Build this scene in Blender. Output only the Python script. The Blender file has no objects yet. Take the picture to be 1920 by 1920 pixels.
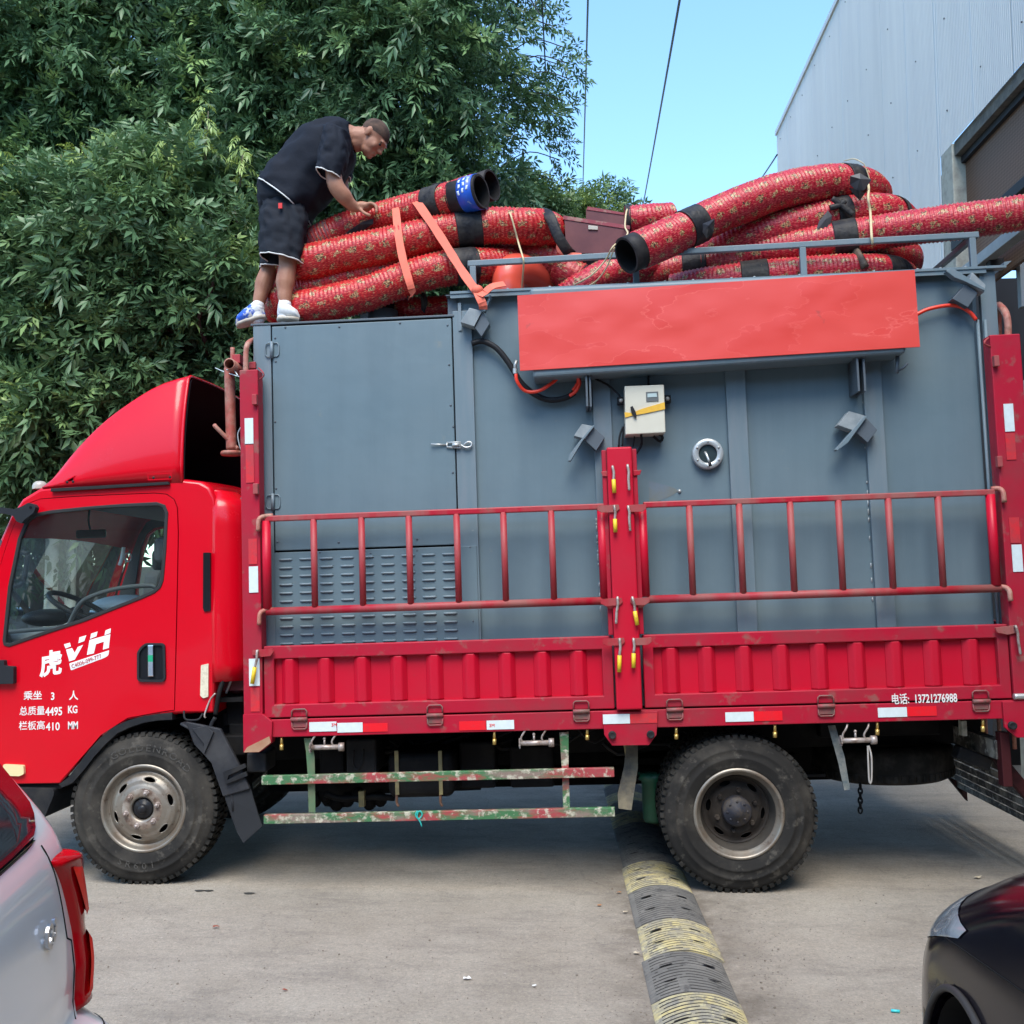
import bpy, bmesh, math, random
import numpy as np
from mathutils import Vector, Matrix, noise as mnoise
from mathutils.geometry import tessellate_polygon
random.seed(7); rng = np.random.default_rng(7)
SC = bpy.context.scene
C = SC.collection
R = math.radians
# ------------------------------------------------------------------ camera
# "truck frame": X along the truck, Y away from the camera, Z up, Y=0 the near
# face of the bed.  The loaded truck stands with a rake of TILT on level ground.
TILT = R(-1.568)
CT = Vector((0, -5.74, 1.7))
ZOFF = 1.6770728 - 1.7 * math.cos(TILT)
TM = Matrix.Translation((0, 0, ZOFF)) @ Matrix(((math.cos(TILT), 0, math.sin(TILT), 0), (0, 1, 0, 0), (-math.sin(TILT), 0, math.cos(TILT), 0), (0, 0, 0, 1)))
TI = TM.inverted()
YAW, PIT, ROL = 0.0521831, 0.074566, -0.03263211
_f = Vector((-math.sin(YAW) * math.cos(PIT), math.cos(YAW) * math.cos(PIT), math.sin(PIT)))
_r = Vector((math.cos(YAW), math.sin(YAW), 0)); _u = _r.cross(_f)
CR = math.cos(ROL) * _r + math.sin(ROL) * _u; CU = -math.sin(ROL) * _r + math.cos(ROL) * _u; CF = _f
FP = 1924.0
def T(px, py, Y=0.0):
    """point of the truck frame seen at photo pixel (px,py) on the plane at depth Y"""
    px, py, Y = float(px), float(py), float(Y)
    d = CF + (px - 960) / FP * CR - (py - 960) / FP * CU
    t = (Y - CT.y) / d.y
    return CT + d * t
def Wp(px, py, Y):
    """same in the world frame"""
    return TM @ T(px, py, Y)
def ground_pt(px, py, z=0.0):
    px, py = float(px), float(py)
    o = TM @ CT; d = (TM.to_3x3() @ (CF + (px - 960) / FP * CR - (py - 960) / FP * CU))
    t = (z - o.z) / d.z
    return o + d * t
cam = bpy.data.objects.new('camera', bpy.data.cameras.new('camera')); C.objects.link(cam)
m3 = Matrix((CR, CU, -CF)).transposed().to_4x4()
cam.matrix_world = TM @ Matrix.Translation(CT) @ m3
cam.data.sensor_width = 36; cam.data.lens = FP / 1920 * 36
cam.data.clip_start = 0.05; cam.data.clip_end = 2000
SC.camera = cam
# ------------------------------------------------------------------ light
SUN_EL, SUN_AZ = R(57), R(182)       # azimuth clockwise from +Y: behind the camera, to its left
w = bpy.data.worlds.new('World'); SC.world = w; w.use_nodes = True
nt = w.node_tree; nt.nodes.clear()
sky = nt.nodes.new('ShaderNodeTexSky'); sky.sky_type = 'NISHITA'; sky.sun_disc = False
sky.sun_elevation = SUN_EL; sky.sun_rotation = SUN_AZ; sky.air_density = 1.0; sky.dust_density = 0.9; sky.ozone_density = 0.35
bg = nt.nodes.new('ShaderNodeBackground'); bg.inputs[1].default_value = 0.15
wo = nt.nodes.new('ShaderNodeOutputWorld')
tintn = nt.nodes.new('ShaderNodeMix'); tintn.data_type = 'RGBA'; tintn.blend_type = 'MULTIPLY'; tintn.inputs['Factor'].default_value = 1; tintn.inputs['B'].default_value = (.70, .90, 1.0, 1)
nt.links.new(sky.outputs[0], tintn.inputs['A']); nt.links.new(tintn.outputs['Result'], bg.inputs[0]); nt.links.new(bg.outputs[0], wo.inputs[0])
sl = bpy.data.lights.new('sun', 'SUN'); sl.energy = 1.4; sl.angle = R(36); sl.color = (1.0, 0.90, 0.77)
sun = bpy.data.objects.new('sun', sl); C.objects.link(sun)
sd = Vector((math.sin(SUN_AZ) * math.cos(SUN_EL), math.cos(SUN_AZ) * math.cos(SUN_EL), math.sin(SUN_EL)))
sun.rotation_euler = sd.to_track_quat('Z', 'Y').to_euler(); sun.location = (0, -5, 12)
SC.view_settings.view_transform = 'Standard'; SC.view_settings.look = 'None'
SC.view_settings.exposure = 1.65; SC.view_settings.gamma = 1.0
SC.cycles.max_bounces = 8; SC.cycles.transparent_max_bounces = 12
SC.render.film_transparent = False
# ------------------------------------------------------------------ materials
MATS = {}
def mat(name, col, rough=0.5, metal=0.0, coat=0.0, spec=0.5, blots=(), bump=None, rough2=None, transl=0.0, emit=None):
    """principled paint; blots = [(colour, scale, threshold, softness, amount, stretch)] patches of wear / dust"""
    if name in MATS: return MATS[name]
    if max(col) < .06 and coat == 0 and metal == 0: spec *= .35
    m = bpy.data.materials.new(name); m.use_nodes = True; n = m.node_tree; L = n.links
    b = n.nodes['Principled BSDF']; b.inputs['Roughness'].default_value = rough; b.inputs['Metallic'].default_value = metal
    b.inputs['Coat Weight'].default_value = coat; b.inputs['Coat Roughness'].default_value = 0.06
    b.inputs['Specular IOR Level'].default_value = spec
    b.inputs['Base Color'].default_value = (*col, 1)
    tc = n.nodes.new('ShaderNodeTexCoord')
    cur = None
    for i, bl in enumerate(blots):
        c2, sc, th, so, am = bl[:5]; st = bl[5] if len(bl) > 5 else (1, 1, 1)
        mp = n.nodes.new('ShaderNodeMapping'); mp.inputs['Scale'].default_value = st; mp.inputs['Location'].default_value = (i * 3.7, i * 1.3, i * 2.1)
        L.new(tc.outputs['Object'], mp.inputs[0])
        nz = n.nodes.new('ShaderNodeTexNoise'); nz.inputs['Scale'].default_value = sc; nz.inputs['Detail'].default_value = 6; nz.inputs['Roughness'].default_value = 0.62
        L.new(mp.outputs[0], nz.inputs['Vector'])
        mr = n.nodes.new('ShaderNodeMapRange'); mr.inputs[1].default_value = th - so; mr.inputs[2].default_value = th + so; mr.inputs[3].default_value = 0; mr.inputs[4].default_value = am
        L.new(nz.outputs[0], mr.inputs[0])
        mx = n.nodes.new('ShaderNodeMix'); mx.data_type = 'RGBA'; mx.inputs['B'].default_value = (*c2, 1)
        if cur is None: mx.inputs['A'].default_value = (*col, 1)
        else: L.new(cur, mx.inputs['A'])
        L.new(mr.outputs[0], mx.inputs['Factor']); cur = mx.outputs['Result']
        if i == 0 and rough2 is not None:
            m2 = n.nodes.new('ShaderNodeMapRange'); m2.inputs[3].default_value = rough; m2.inputs[4].default_value = rough2
            m2.inputs[2].default_value = am
            L.new(mr.outputs[0], m2.inputs[0]); L.new(m2.outputs[0], b.inputs['Roughness'])
    if cur is not None: L.new(cur, b.inputs['Base Color'])
    if bump:
        sc, st, dist = bump[:3]; stretch = bump[3] if len(bump) > 3 else (1, 1, 1)
        mp = n.nodes.new('ShaderNodeMapping'); mp.inputs['Scale'].default_value = stretch; L.new(tc.outputs['Object'], mp.inputs[0])
        nz = n.nodes.new('ShaderNodeTexNoise'); nz.inputs['Scale'].default_value = sc; nz.inputs['Detail'].default_value = 4
        L.new(mp.outputs[0], nz.inputs['Vector'])
        bp = n.nodes.new('ShaderNodeBump'); bp.inputs['Strength'].default_value = st; bp.inputs['Distance'].default_value = dist
        L.new(nz.outputs[0], bp.inputs['Height']); L.new(bp.outputs[0], b.inputs['Normal'])
    if emit: b.inputs['Emission Color'].default_value = (*emit[:3], 1); b.inputs['Emission Strength'].default_value = emit[3]
    MATS[name] = m
    return m
def glass_mat(name, tint, refl=0.06, rough=0.0, dust=0.0):
    if name in MATS: return MATS[name]
    m = bpy.data.materials.new(name); m.use_nodes = True; n = m.node_tree; n.nodes.clear()
    o = n.nodes.new('ShaderNodeOutputMaterial'); tr = n.nodes.new('ShaderNodeBsdfTransparent'); tr.inputs[0].default_value = (*tint, 1)
    g = n.nodes.new('ShaderNodeBsdfGlossy'); g.inputs['Roughness'].default_value = rough; g.inputs['Color'].default_value = (.9, .95, 1, 1)
    fr = n.nodes.new('ShaderNodeFresnel'); fr.inputs[0].default_value = 1.5
    ad = n.nodes.new('ShaderNodeMath'); ad.operation = 'MULTIPLY'; ad.inputs[1].default_value = .55 + refl * 8
    n.links.new(fr.outputs[0], ad.inputs[0])
    mx = n.nodes.new('ShaderNodeMixShader'); n.links.new(ad.outputs[0], mx.inputs[0]); n.links.new(tr.outputs[0], mx.inputs[1]); n.links.new(g.outputs[0], mx.inputs[2])
    last = mx
    if dust:
        df = n.nodes.new('ShaderNodeBsdfDiffuse'); df.inputs[0].default_value = (.5, .5, .46, 1)
        tc = n.nodes.new('ShaderNodeTexCoord'); nz = n.nodes.new('ShaderNodeTexNoise'); nz.inputs['Scale'].default_value = 3; nz.inputs['Detail'].default_value = 8
        n.links.new(tc.outputs['Object'], nz.inputs['Vector'])
        mu = n.nodes.new('ShaderNodeMath'); mu.operation = 'MULTIPLY'; mu.inputs[1].default_value = dust; n.links.new(nz.outputs[0], mu.inputs[0])
        m2 = n.nodes.new('ShaderNodeMixShader'); n.links.new(mu.outputs[0], m2.inputs[0]); n.links.new(mx.outputs[0], m2.inputs[1]); n.links.new(df.outputs[0], m2.inputs[2]); last = m2
    n.links.new(last.outputs[0], o.inputs[0])
    MATS[name] = m
    return m
# ------------------------------------------------------------------ mesh builder
class MB:
    def __init__(s): s.v = []; s.f = []; s.uv = None; s.mi = []; s.cur = 0; s.sm = []
    def _add(s, vs, fs, smooth=False, uv=None):
        o = len(s.v); s.v += [tuple(v) for v in vs]
        for k, f in enumerate(fs):
            s.f.append([i + o for i in f]); s.mi.append(s.cur); s.sm.append(smooth)
            if uv is not None:
                if s.uv is None: s.uv = {}
                s.uv[len(s.f) - 1] = uv[k]
        return s
    def box(s, x0, x1, y0, y1, z0, z1):
        vs = [(x, y, z) for x in (x0, x1) for y in (y0, y1) for z in (z0, z1)]
        return s._add(vs, [(0, 1, 3, 2), (4, 6, 7, 5), (0, 4, 5, 1), (2, 3, 7, 6), (0, 2, 6, 4), (1, 5, 7, 3)])
    def obox(s, c, ax, ay, az):
        """oriented box: centre and half-axis vectors"""
        c, ax, ay, az = map(Vector, (c, ax, ay, az))
        vs = [c + i * ax + j * ay + k * az for i in (-1, 1) for j in (-1, 1) for k in (-1, 1)]
        return s._add(vs, [(0, 1, 3, 2), (4, 6, 7, 5), (0, 4, 5, 1), (2, 3, 7, 6), (0, 2, 6, 4), (1, 5, 7, 3)])
    def quadprism(s, pts, th):
        """pts: polygon of 3D points, thickened by vector th"""
        n = len(pts); th = Vector(th); vs = [Vector(p) for p in pts] + [Vector(p) + th for p in pts]
        fs = [tuple(range(n))[::-1], tuple(range(n, 2 * n))] + [(i, (i + 1) % n, n + (i + 1) % n, n + i) for i in range(n)]
        return s._add(vs, fs)
    def plate(s, outer, holes=(), y0=0.0, y1=0.02, bow=None):
        """polygon in XZ (list of (x,z)) with holes, extruded along Y"""
        loops = [[Vector((x, z, 0)) for x, z in outer]] + [[Vector((x, z, 0)) for x, z in h] for h in holes]
        flat = [p for l in loops for p in l]; tris = tessellate_polygon(loops); n = len(flat)
        bw = bow or (lambda x, z: 0.0)
        vs = [(p.x, y0 + bw(p.x, p.y), p.y) for p in flat] + [(p.x, y1 + bw(p.x, p.y), p.y) for p in flat]
        fs = []
        for t in tris:
            a, b, c = [flat[i] for i in t]
            if (b - a).cross(c - a).z < 0: t = (t[0], t[2], t[1])
            fs.append(tuple(t)); fs.append((t[0] + n, t[2] + n, t[1] + n))
        k = 0
        for l in loops:
            m = len(l)
            for i in range(m): fs.append((k + i, k + n + i, k + n + (i + 1) % m, k + (i + 1) % m))
            k += m
        return s._add(vs, fs)
    def tube(s, pts, r, n=10, cap=True, rad=None, smooth=True, ell=None, uvs=False, ref=None):
        pts = [Vector(p) for p in pts]; m = len(pts)
        rr = rad if rad is not None else [r] * m
        tan = [(pts[min(i + 1, m - 1)] - pts[max(i - 1, 0)]).normalized() for i in range(m)]
        up = Vector(ref) if ref else (Vector((0, 0, 1)) if abs(tan[0].z) < 0.9 else Vector((0, 1, 0)))
        a = (up - tan[0] * up.dot(tan[0])).normalized(); vs = []; L = 0; us = []
        for i in range(m):
            a = (a - tan[i] * a.dot(tan[i])).normalized(); b = tan[i].cross(a)
            if i: L += (pts[i] - pts[i - 1]).length
            us.append(L)
            ea, eb = (1, 1) if ell is None else ell
            for k in range(n):
                t = 2 * math.pi * k / n
                vs.append(pts[i] + a * math.cos(t) * rr[i] * ea + b * math.sin(t) * rr[i] * eb)
        fs = []; uv = []
        for i in range(m - 1):
            for k in range(n):
                fs.append((i * n + k, i * n + (k + 1) % n, (i + 1) * n + (k + 1) % n, (i + 1) * n + k))
                c0, c1 = k / n * 2 * math.pi * r, (k + 1) / n * 2 * math.pi * r
                uv.append(((us[i], c0), (us[i], c1), (us[i + 1], c1), (us[i + 1], c0)))
        s._add(vs, fs, smooth, uv if uvs else None)
        if cap:
            o = len(s.v) - m * n
            s.f.append([o + k for k in range(n)][::-1]); s.mi.append(s.cur); s.sm.append(False)
            s.f.append([o + (m - 1) * n + k for k in range(n)]); s.mi.append(s.cur); s.sm.append(False)
        return s
    def lathe(s, prof, c, axis='Y', n=32, smooth=True, a0=0, a1=2 * math.pi):
        """prof: (r, h) pairs; h along axis from c"""
        c = Vector(c); full = abs(a1 - a0 - 2 * math.pi) < 1e-6; m = n if full else n + 1
        vs = []
        for r, h in prof:
            for k in range(m):
                t = a0 + (a1 - a0) * k / n; p, q = r * math.cos(t), r * math.sin(t)
                vs.append(c + (Vector((p, h, q)) if axis == 'Y' else Vector((p, q, h)) if axis == 'Z' else Vector((h, p, q))))
        fs = []
        for i in range(len(prof) - 1):
            for k in range(n):
                k2 = (k + 1) % m
                fs.append((i * m + k, i * m + k2, (i + 1) * m + k2, (i + 1) * m + k))
        return s._add(vs, fs, smooth)
    def cyl(s, c, r, h, axis='Y', n=20):
        return s.lathe([(0.0001, 0), (r, 0), (r, h), (0.0001, h)], c, axis, n, False)
    def ball(s, c, rx, ry, rz, n=14, m=10, rot=None):
        c = Vector(c); vs = []
        for i in range(m + 1):
            ph = math.pi * i / m
            for k in range(n):
                t = 2 * math.pi * k / n
                p = Vector((rx * math.sin(ph) * math.cos(t), ry * math.sin(ph) * math.sin(t), rz * math.cos(ph)))
                if rot is not None: p = rot @ p
                vs.append(c + p)
        fs = [(i * n + k, (i + 1) * n + k, (i + 1) * n + (k + 1) % n, i * n + (k + 1) % n) for i in range(m) for k in range(n)]
        return s._add(vs, fs, True)
    def grid(s, P, smooth=True, close_u=False):
        """P: 2D array of points"""
        m, n = len(P), len(P[0]); vs = [p for row in P for p in row]
        fs = [(i * n + k, i * n + (k + 1) % n, (i + 1) * n + (k + 1) % n, (i + 1) * n + k) for i in range(m - 1) for k in range(n if close_u else n - 1)]
        return s._add(vs, fs, smooth)
    def build(s, name, m, parent=None, frame='T', bevel=0, seg=2, solid=0, fixn=True):
        me = bpy.data.meshes.new(name)
        vs = [TM @ Vector(v) for v in s.v] if frame == 'T' else [Vector(v) for v in s.v]
        inv = Matrix.Identity(4)
        piv = Vector((0, 0, 0))
        if parent is not None:
            piv = Vector(parent.get('_piv', (0, 0, 0)))
        elif vs:
            xs = [v.x for v in vs]; ys = [v.y for v in vs]; zs = [v.z for v in vs]
            piv = Vector(((min(xs) + max(xs)) / 2, (min(ys) + max(ys)) / 2, min(zs)))
        me.from_pydata([tuple(v - piv) for v in vs], [], s.f)
        for mm in (m if isinstance(m, (list, tuple)) else [m]): me.materials.append(mm)
        me.polygons.foreach_set('material_index', s.mi); me.polygons.foreach_set('use_smooth', s.sm)
        if s.uv:
            ul = me.uv_layers.new(name='UVMap')
            for pi, poly in enumerate(me.polygons):
                q = s.uv.get(pi)
                if q:
                    for li, c in zip(poly.loop_indices, q): ul.data[li].uv = c
        me.validate(); me.update()
        if fixn:
            bm = bmesh.new(); bm.from_mesh(me); bmesh.ops.recalc_face_normals(bm, faces=bm.faces); bm.to_mesh(me); bm.free()
        o = bpy.data.objects.new(name, me); C.objects.link(o)
        if parent is not None: o.parent = parent; o['_piv'] = tuple(piv)
        else: o.location = piv; o['_piv'] = tuple(piv)
        if bevel:
            b = o.modifiers.new('bevel', 'BEVEL'); b.width = bevel; b.segments = seg; b.limit_method = 'ANGLE'; b.angle_limit = R(35); b.harden_normals = False
        if solid:
            b = o.modifiers.new('solid', 'SOLIDIFY'); b.thickness = solid; b.offset = 0
        return o
def tag(o, label=None, cat=None, group=None, kind=None):
    if label: o['label'] = label
    if cat: o['category'] = cat
    if group: o['group'] = group
    if kind: o['kind'] = kind
    return o
def thing(name, label, cat, loc, group=None, frame='T'):
    """an Empty at the base of a thing"""
    p = (TM @ Vector(loc)) if frame == 'T' else Vector(loc)
    o = bpy.data.objects.new(name, None); C.objects.link(o); o.location = p; o['_piv'] = tuple(p); o.empty_display_size = .2
    return tag(o, label, cat, group)
def copy_part(o, off, parent=None, frame='T', name=None):
    """a copy of a part sharing its mesh, moved by off"""
    c = o.copy(); C.objects.link(c); c.parent = parent if parent is not None else o.parent
    d = (TM.to_3x3() @ Vector(off)) if frame == 'T' else Vector(off)
    c.location = o.location + d
    if parent is not None and parent is not o.parent:
        c.location = o.location + d + Vector(o.parent['_piv'] if o.parent else (0, 0, 0)) - Vector(parent['_piv']) + Vector((0, 0, 0)) if False else o.location + d
    return c
def catmull(P, step=0.03):
    P = [Vector(p) for p in P]; Q = [P[0] * 2 - P[1]] + P + [P[-1] * 2 - P[-2]]; out = []
    for i in range(1, len(Q) - 2):
        a, b, c, d = Q[i - 1:i + 3]; n = max(2, int((c - b).length / step * 2))
        for k in range(n):
            t = k / n
            out.append(0.5 * ((2 * b) + (-a + c) * t + (2 * a - 5 * b + 4 * c - d) * t * t + (-a + 3 * b - 3 * c + d) * t ** 3))
    out.append(P[-1])
    # resample by arc length
    L = [0]
    for i in range(1, len(out)): L.append(L[-1] + (out[i] - out[i - 1]).length)
    n = max(2, int(L[-1] / step)); res = []; j = 0
    for k in range(n + 1):
        t = L[-1] * k / n
        while j < len(L) - 2 and L[j + 1] < t: j += 1
        res.append(out[j].lerp(out[j + 1], (t - L[j]) / max(1e-9, L[j + 1] - L[j])))
    return res
def text(body, px, py, hpx, Y, m, parent, name='lettering', wide=1.0, rot=0.0, shear=0.0, bold=0.0, spacing=1.0, th=0.002, frame='T', basis=None):
    """lettering; (px,py) = photo pixel of the lower left corner, hpx = cap height in pixels"""
    cu = bpy.data.curves.new('t', 'FONT'); cu.body = body; cu.size = 1; cu.offset = bold; cu.space_character = spacing; cu.shear = shear; cu.resolution_u = 3
    ob = bpy.data.objects.new('t', cu); C.objects.link(ob)
    bpy.context.view_layer.update()
    me = ob.to_mesh().copy() if False else bpy.data.meshes.new_from_object(ob.evaluated_get(bpy.context.evaluated_depsgraph_get()))
    bpy.data.objects.remove(ob); bpy.data.curves.remove(cu)
    if basis is None:
        o = T(px, py, Y); k = (T(px, py - hpx, Y) - o).length / 0.70
        ex = Vector((math.cos(rot), 0, math.sin(rot))); ez = Vector((-math.sin(rot), 0, math.cos(rot)))
    else: o, ex, ez, k = basis; k = k / .70
    mb = MB()
    fwd = Vector((0, -1, 0)) if basis is None else ex.cross(ez) 
    for z in (0, 1):
        pass
    vs = [o + ex * (v.co.x * k * wide) + ez * (v.co.y * k) for v in me.vertices]
    mb._add(vs, [tuple(p.vertices) for p in me.polygons])
    ob = mb.build(name, m, parent, frame=frame, fixn=False)
    # thin real thickness
    md = ob.modifiers.new('solid', 'SOLIDIFY'); md.thickness = th; md.offset = 0
    bpy.data.meshes.remove(me)
    return ob
def PX(pts, Y=0.0): return [(p.x, p.z) for p in (T(x, y, Y) for x, y in pts)]
def rounded(pts, r=0.03, n=4):
    """round the corners of an XZ polygon"""
    out = []; N = len(pts)
    for i in range(N):
        a, b, c = Vector(pts[i - 1]), Vector(pts[i]), Vector(pts[(i + 1) % N])
        rr = min(r, (a - b).length * .45, (c - b).length * .45); p = b + (a - b).normalized() * rr; q = b + (c - b).normalized() * rr
        for k in range(n + 1):
            t = k / n; out.append(tuple((1 - t) ** 2 * p + 2 * t * (1 - t) * b + t * t * q))
    return out
def copy_part(o, off, frame='T'):
    """a copy of a part (same mesh, same parent) moved by off"""
    c = o.copy(); C.objects.link(c)
    c.location = o.location + ((TM.to_3x3() @ Vector(off)) if frame == 'T' else Vector(off))
    return c
def copy_tree(o, off, parent=None):
    c = copy_part(o, off if parent is None else (0, 0, 0))
    if parent is not None: c.parent = parent
    for ch in [x for x in o.children]:
        copy_tree(ch, (0, 0, 0), c)
    return c
# ------------------------------------------------------------------ truck materials
RUST = (.16, .07, .035)
DUST = (.30, .20, .16)
bed_red = mat('bed_red', (.40, .006, .027), .45, spec=.3, blots=[((.25, .025, .036), 3.2, .56, .13, .75), ((.24, .10, .085), 9, .63, .05, .75), (RUST, 30, .70, .03, .7)], rough2=.62, bump=(60, .08, .002))
bed_red_bright = mat('bed_red_bright', (.50, .004, .024), .38, spec=.3, blots=[((.40, .008, .026), 2.6, .55, .15, .5), ((.26, .06, .055), 16, .72, .04, .6)], rough2=.55, bump=(40, .1, .003))
bar_red = mat('bar_red', (.38, .008, .024), .4, spec=.35, blots=[((.27, .11, .095), 5, .50, .14, .85, (1, 1, .35)), (RUST, 40, .66, .03, .7)], rough2=.65, bump=(80, .15, .002))
cab_red = mat('cab_red', (.58, .0008, .011), .24, coat=.22, spec=.32, blots=[((.54, .004, .010), 2.2, .62, .2, .5)], rough2=.30)
cab_red_in = mat('cab_red_dark', (.10, .004, .006), .6)
rustm = mat('rusty_steel', (.17, .10, .07), .75, blots=[((.32, .16, .10), 22, .5, .1, .8)], bump=(90, .4, .003))
rust_red = mat('rusty_red', (.36, .07, .05), .6, blots=[((.42, .24, .18), 12, .5, .14, .85), (RUST, 30, .6, .06, .7)], bump=(80, .3, .003))
worn_steel = mat('worn_steel', (.42, .36, .33), .45, metal=.4, blots=[((.20, .13, .10), 25, .55, .08, .8)])
galv = mat('galvanised', (.52, .53, .52), .4, metal=.6, blots=[((.3, .3, .28), 12, .55, .12, .6)])
chassis = mat('chassis_black', (.006, .006, .007), .7, blots=[((.022, .021, .019), 5, .6, .12, .6)], bump=(40, .2, .004))
chassis2 = mat('chassis_grey', (.016, .017, .020), .6, blots=[((.045, .042, .038), 7, .55, .12, .7)], bump=(50, .2, .004))
rubber = mat('rubber_black', (.022, .022, .023), .62)
tyre_m = mat('tyre_rubber', (.022, .021, .020), .75, spec=.3, blots=[((.062, .056, .048), 4.5, .55, .10, .75), ((.11, .10, .085), 18, .63, .06, .6)], bump=(120, .25, .002))
tyre_d = mat('tyre_tread', (.014, .014, .013), .8, blots=[((.055, .05, .044), 9, .55, .12, .75)])
rim_m = mat('rim_steel', (.27, .25, .215), .42, metal=.55, blots=[((.20, .15, .11), 7, .52, .13, .85), ((.10, .07, .05), 30, .64, .05, .7)], bump=(60, .2, .002))
rim_hub = mat('rim_rusty', (.27, .21, .165), .5, metal=.5, blots=[((.45, .42, .37), 10, .58, .08, .7), ((.12, .07, .05), 22, .55, .08, .8)])
hub_dark = mat('hub_dark', (.016, .014, .013), .7, blots=[((.10, .08, .065), 16, .55, .1, .8)], bump=(60, .5, .004))
white_ref = mat('reflective_white', (.66, .74, .75), .35, blots=[((.5, .56, .57), 30, .55, .2, .5)])
red_ref = mat('reflective_red', (.75, .01, .02), .3, blots=[((.55, .03, .04), 18, .6, .1, .6)])
red_faded = mat('reflective_faded', (.60, .02, .03), .45, blots=[((.38, .04, .05), 20, .5, .1, .7)])
white_print = mat('white_print', (.80, .82, .82), .5)
white_stencil = mat('white_stencil', (.74, .72, .70), .6)
yellow_grip = mat('yellow_grip', (.72, .50, .02), .5, blots=[((.35, .22, .03), 30, .62, .06, .7)])
black_plastic = mat('black_plastic', (.022, .024, .028), .5)
black_gloss = mat('black_gloss', (.012, .013, .016), .22)
chrome = mat('chrome', (.75, .76, .78), .12, metal=1)
cream_lens = mat('cream_lens', (.72, .66, .50), .3, blots=[((.5, .42, .3), 60, .55, .1, .6)])
amber_lens = mat('pale_marker_lens', (.74, .62, .33), .3)
brass = mat('brass', (.55, .38, .12), .4, metal=.7)
guard_m = mat('guard_paint', (.22, .16, .13), .6, blots=[((.035, .15, .055), 2.6, .47, .05, .95, (1, 1, 3)), ((.36, .035, .05), 3.1, .57, .05, .9, (1, 1, 3)), ((.50, .47, .37), 22, .57, .05, .9), ((.14, .10, .07), 45, .62, .05, .8)], bump=(60, .4, .004))
guard_green = mat('guard_green', (.07, .16, .08), .6, blots=[((.16, .15, .09), 7, .5, .15, .8)])
tan_strap = mat('tan_strap', (.34, .28, .12), .6, blots=[((.14, .13, .08), 14, .5, .15, .8)])
seat_grey = mat('seat_grey', (.13, .13, .135), .75)
liner = mat('headliner', (.25, .25, .25), .85)
dashm = mat('dash_grey', (.10, .105, .11), .6)
cab_glass = glass_mat('cab_glass', (.94, .98, .96), refl=.0, dust=.015)

truck = thing('cargo_truck', 'red stake-bed cargo truck carrying the grey machine housing', 'truck', (0.3, 1.1, 0.0))
# ------------------------------------------------------------------ bed
def zrow(py, px=960, Y=0): return T(px, py, Y).z
Z_SE = T(960, 1336, 0).z                    # seam between frame and drop side
Z_BT = T(960, 1371, 0).z                    # underside of the frame rail
Z_GT = T(960, 1198, 0).z                    # top of the drop sides
Z_LB = T(960, 1132, 0).z; Z_UB = T(960, 956, 0).z
X_PL0, X_PL1 = T(454, 1000).x, T(489, 1000).x
X_PR0 = T(1876, 960).x; X_PR1 = X_PR0 + .165
X_C0, X_C1 = T(1146, 1100).x, T(1195, 1100).x
BEDW = 2.28
side = MB(); side.box(X_PL1 - .02, X_PR0 + .02, 0, .05, Z_BT, Z_SE - .004)
rail = side.build('bed_rail', bed_red, truck, bevel=.004)
MB().box(X_PL0, X_PR1, .05, BEDW, Z_SE - .05, Z_SE - .006).build('bed_floor', chassis, truck)
MB().box(X_PL1, X_PR0, BEDW - .05, BEDW, Z_BT, Z_SE).build('bed_rail', bed_red, truck, bevel=.004)
cm = MB()
for x in np.arange(X_PL0 + .25, X_PR1, .42): cm.box(x, x + .05, .06, BEDW - .06, Z_BT + .0, Z_SE - .052)
cm.build('cross_members', chassis, truck)
a, b = T(500, 1385, 1.5), T(1560, 1462, 1.5); MB().box(a.x, b.x, 1.5, 1.62, b.z, a.z).build('far_side_guard_panel', chassis, truck, bevel=.01)
a, b = T(1540, 1385, 1.7), T(1850, 1418, 1.7); MB().box(a.x, b.x, 1.7, 1.8, b.z, a.z + .1).build('far_tail_beam', chassis, truck, bevel=.01)
# corner posts
def post(x0, x1, ztop, y0, name='bed_post'):
    m = MB(); m.box(x0, x1, y0, y0 + .10, Z_BT + .03, ztop); return m.build(name, bed_red, truck, bevel=.006)
zpl = T(466, 694).z; zpr = T(1877, 628).z
pl = MB(); e0 = T(457, 1343, -.015); e1 = T(456, 1411, -.015); e2 = T(487, 1411, -.015); e3 = T(509, 1392, -.015); e4 = T(511, 1353, -.015)
pl.box(X_PL0, X_PL1, -.015, .085, e0.z, zpl)
pl = pl.build('bed_post', bed_red, truck, bevel=.006)
lowm = MB(); lowm.plate([(X_PL0 - .003, e0.z + .01), (X_PL0 - .003, e1.z), (e2.x, e1.z), (e3.x, e3.z), (e4.x, e4.z), (X_PL1 + .0, e0.z + .01)], y0=-.019, y1=.06)
low = lowm.build('post_foot', bed_red, pl, bevel=.003)
MB().plate([(X_PL0, e1.z + .002), (e2.x - .002, e1.z + .002), (e3.x - .002, e3.z), (e3.x - .01, e3.z + .035), (X_PL0 + .02, e1.z + .03)], y0=-.0225, y1=-.018).build('bare_metal_patch', mat('bare_patch', (.42, .27, .17), .6, blots=[((.30, .12, .06), 9, .5, .2, .8)]), pl)
pr = post(X_PR0, X_PR1, zpr, -.015)
for x in (X_PL0, X_PR0):
    post(x, x + (X_PL1 - X_PL0 if x < 0 else .165), zpl, BEDW - .1)
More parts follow.
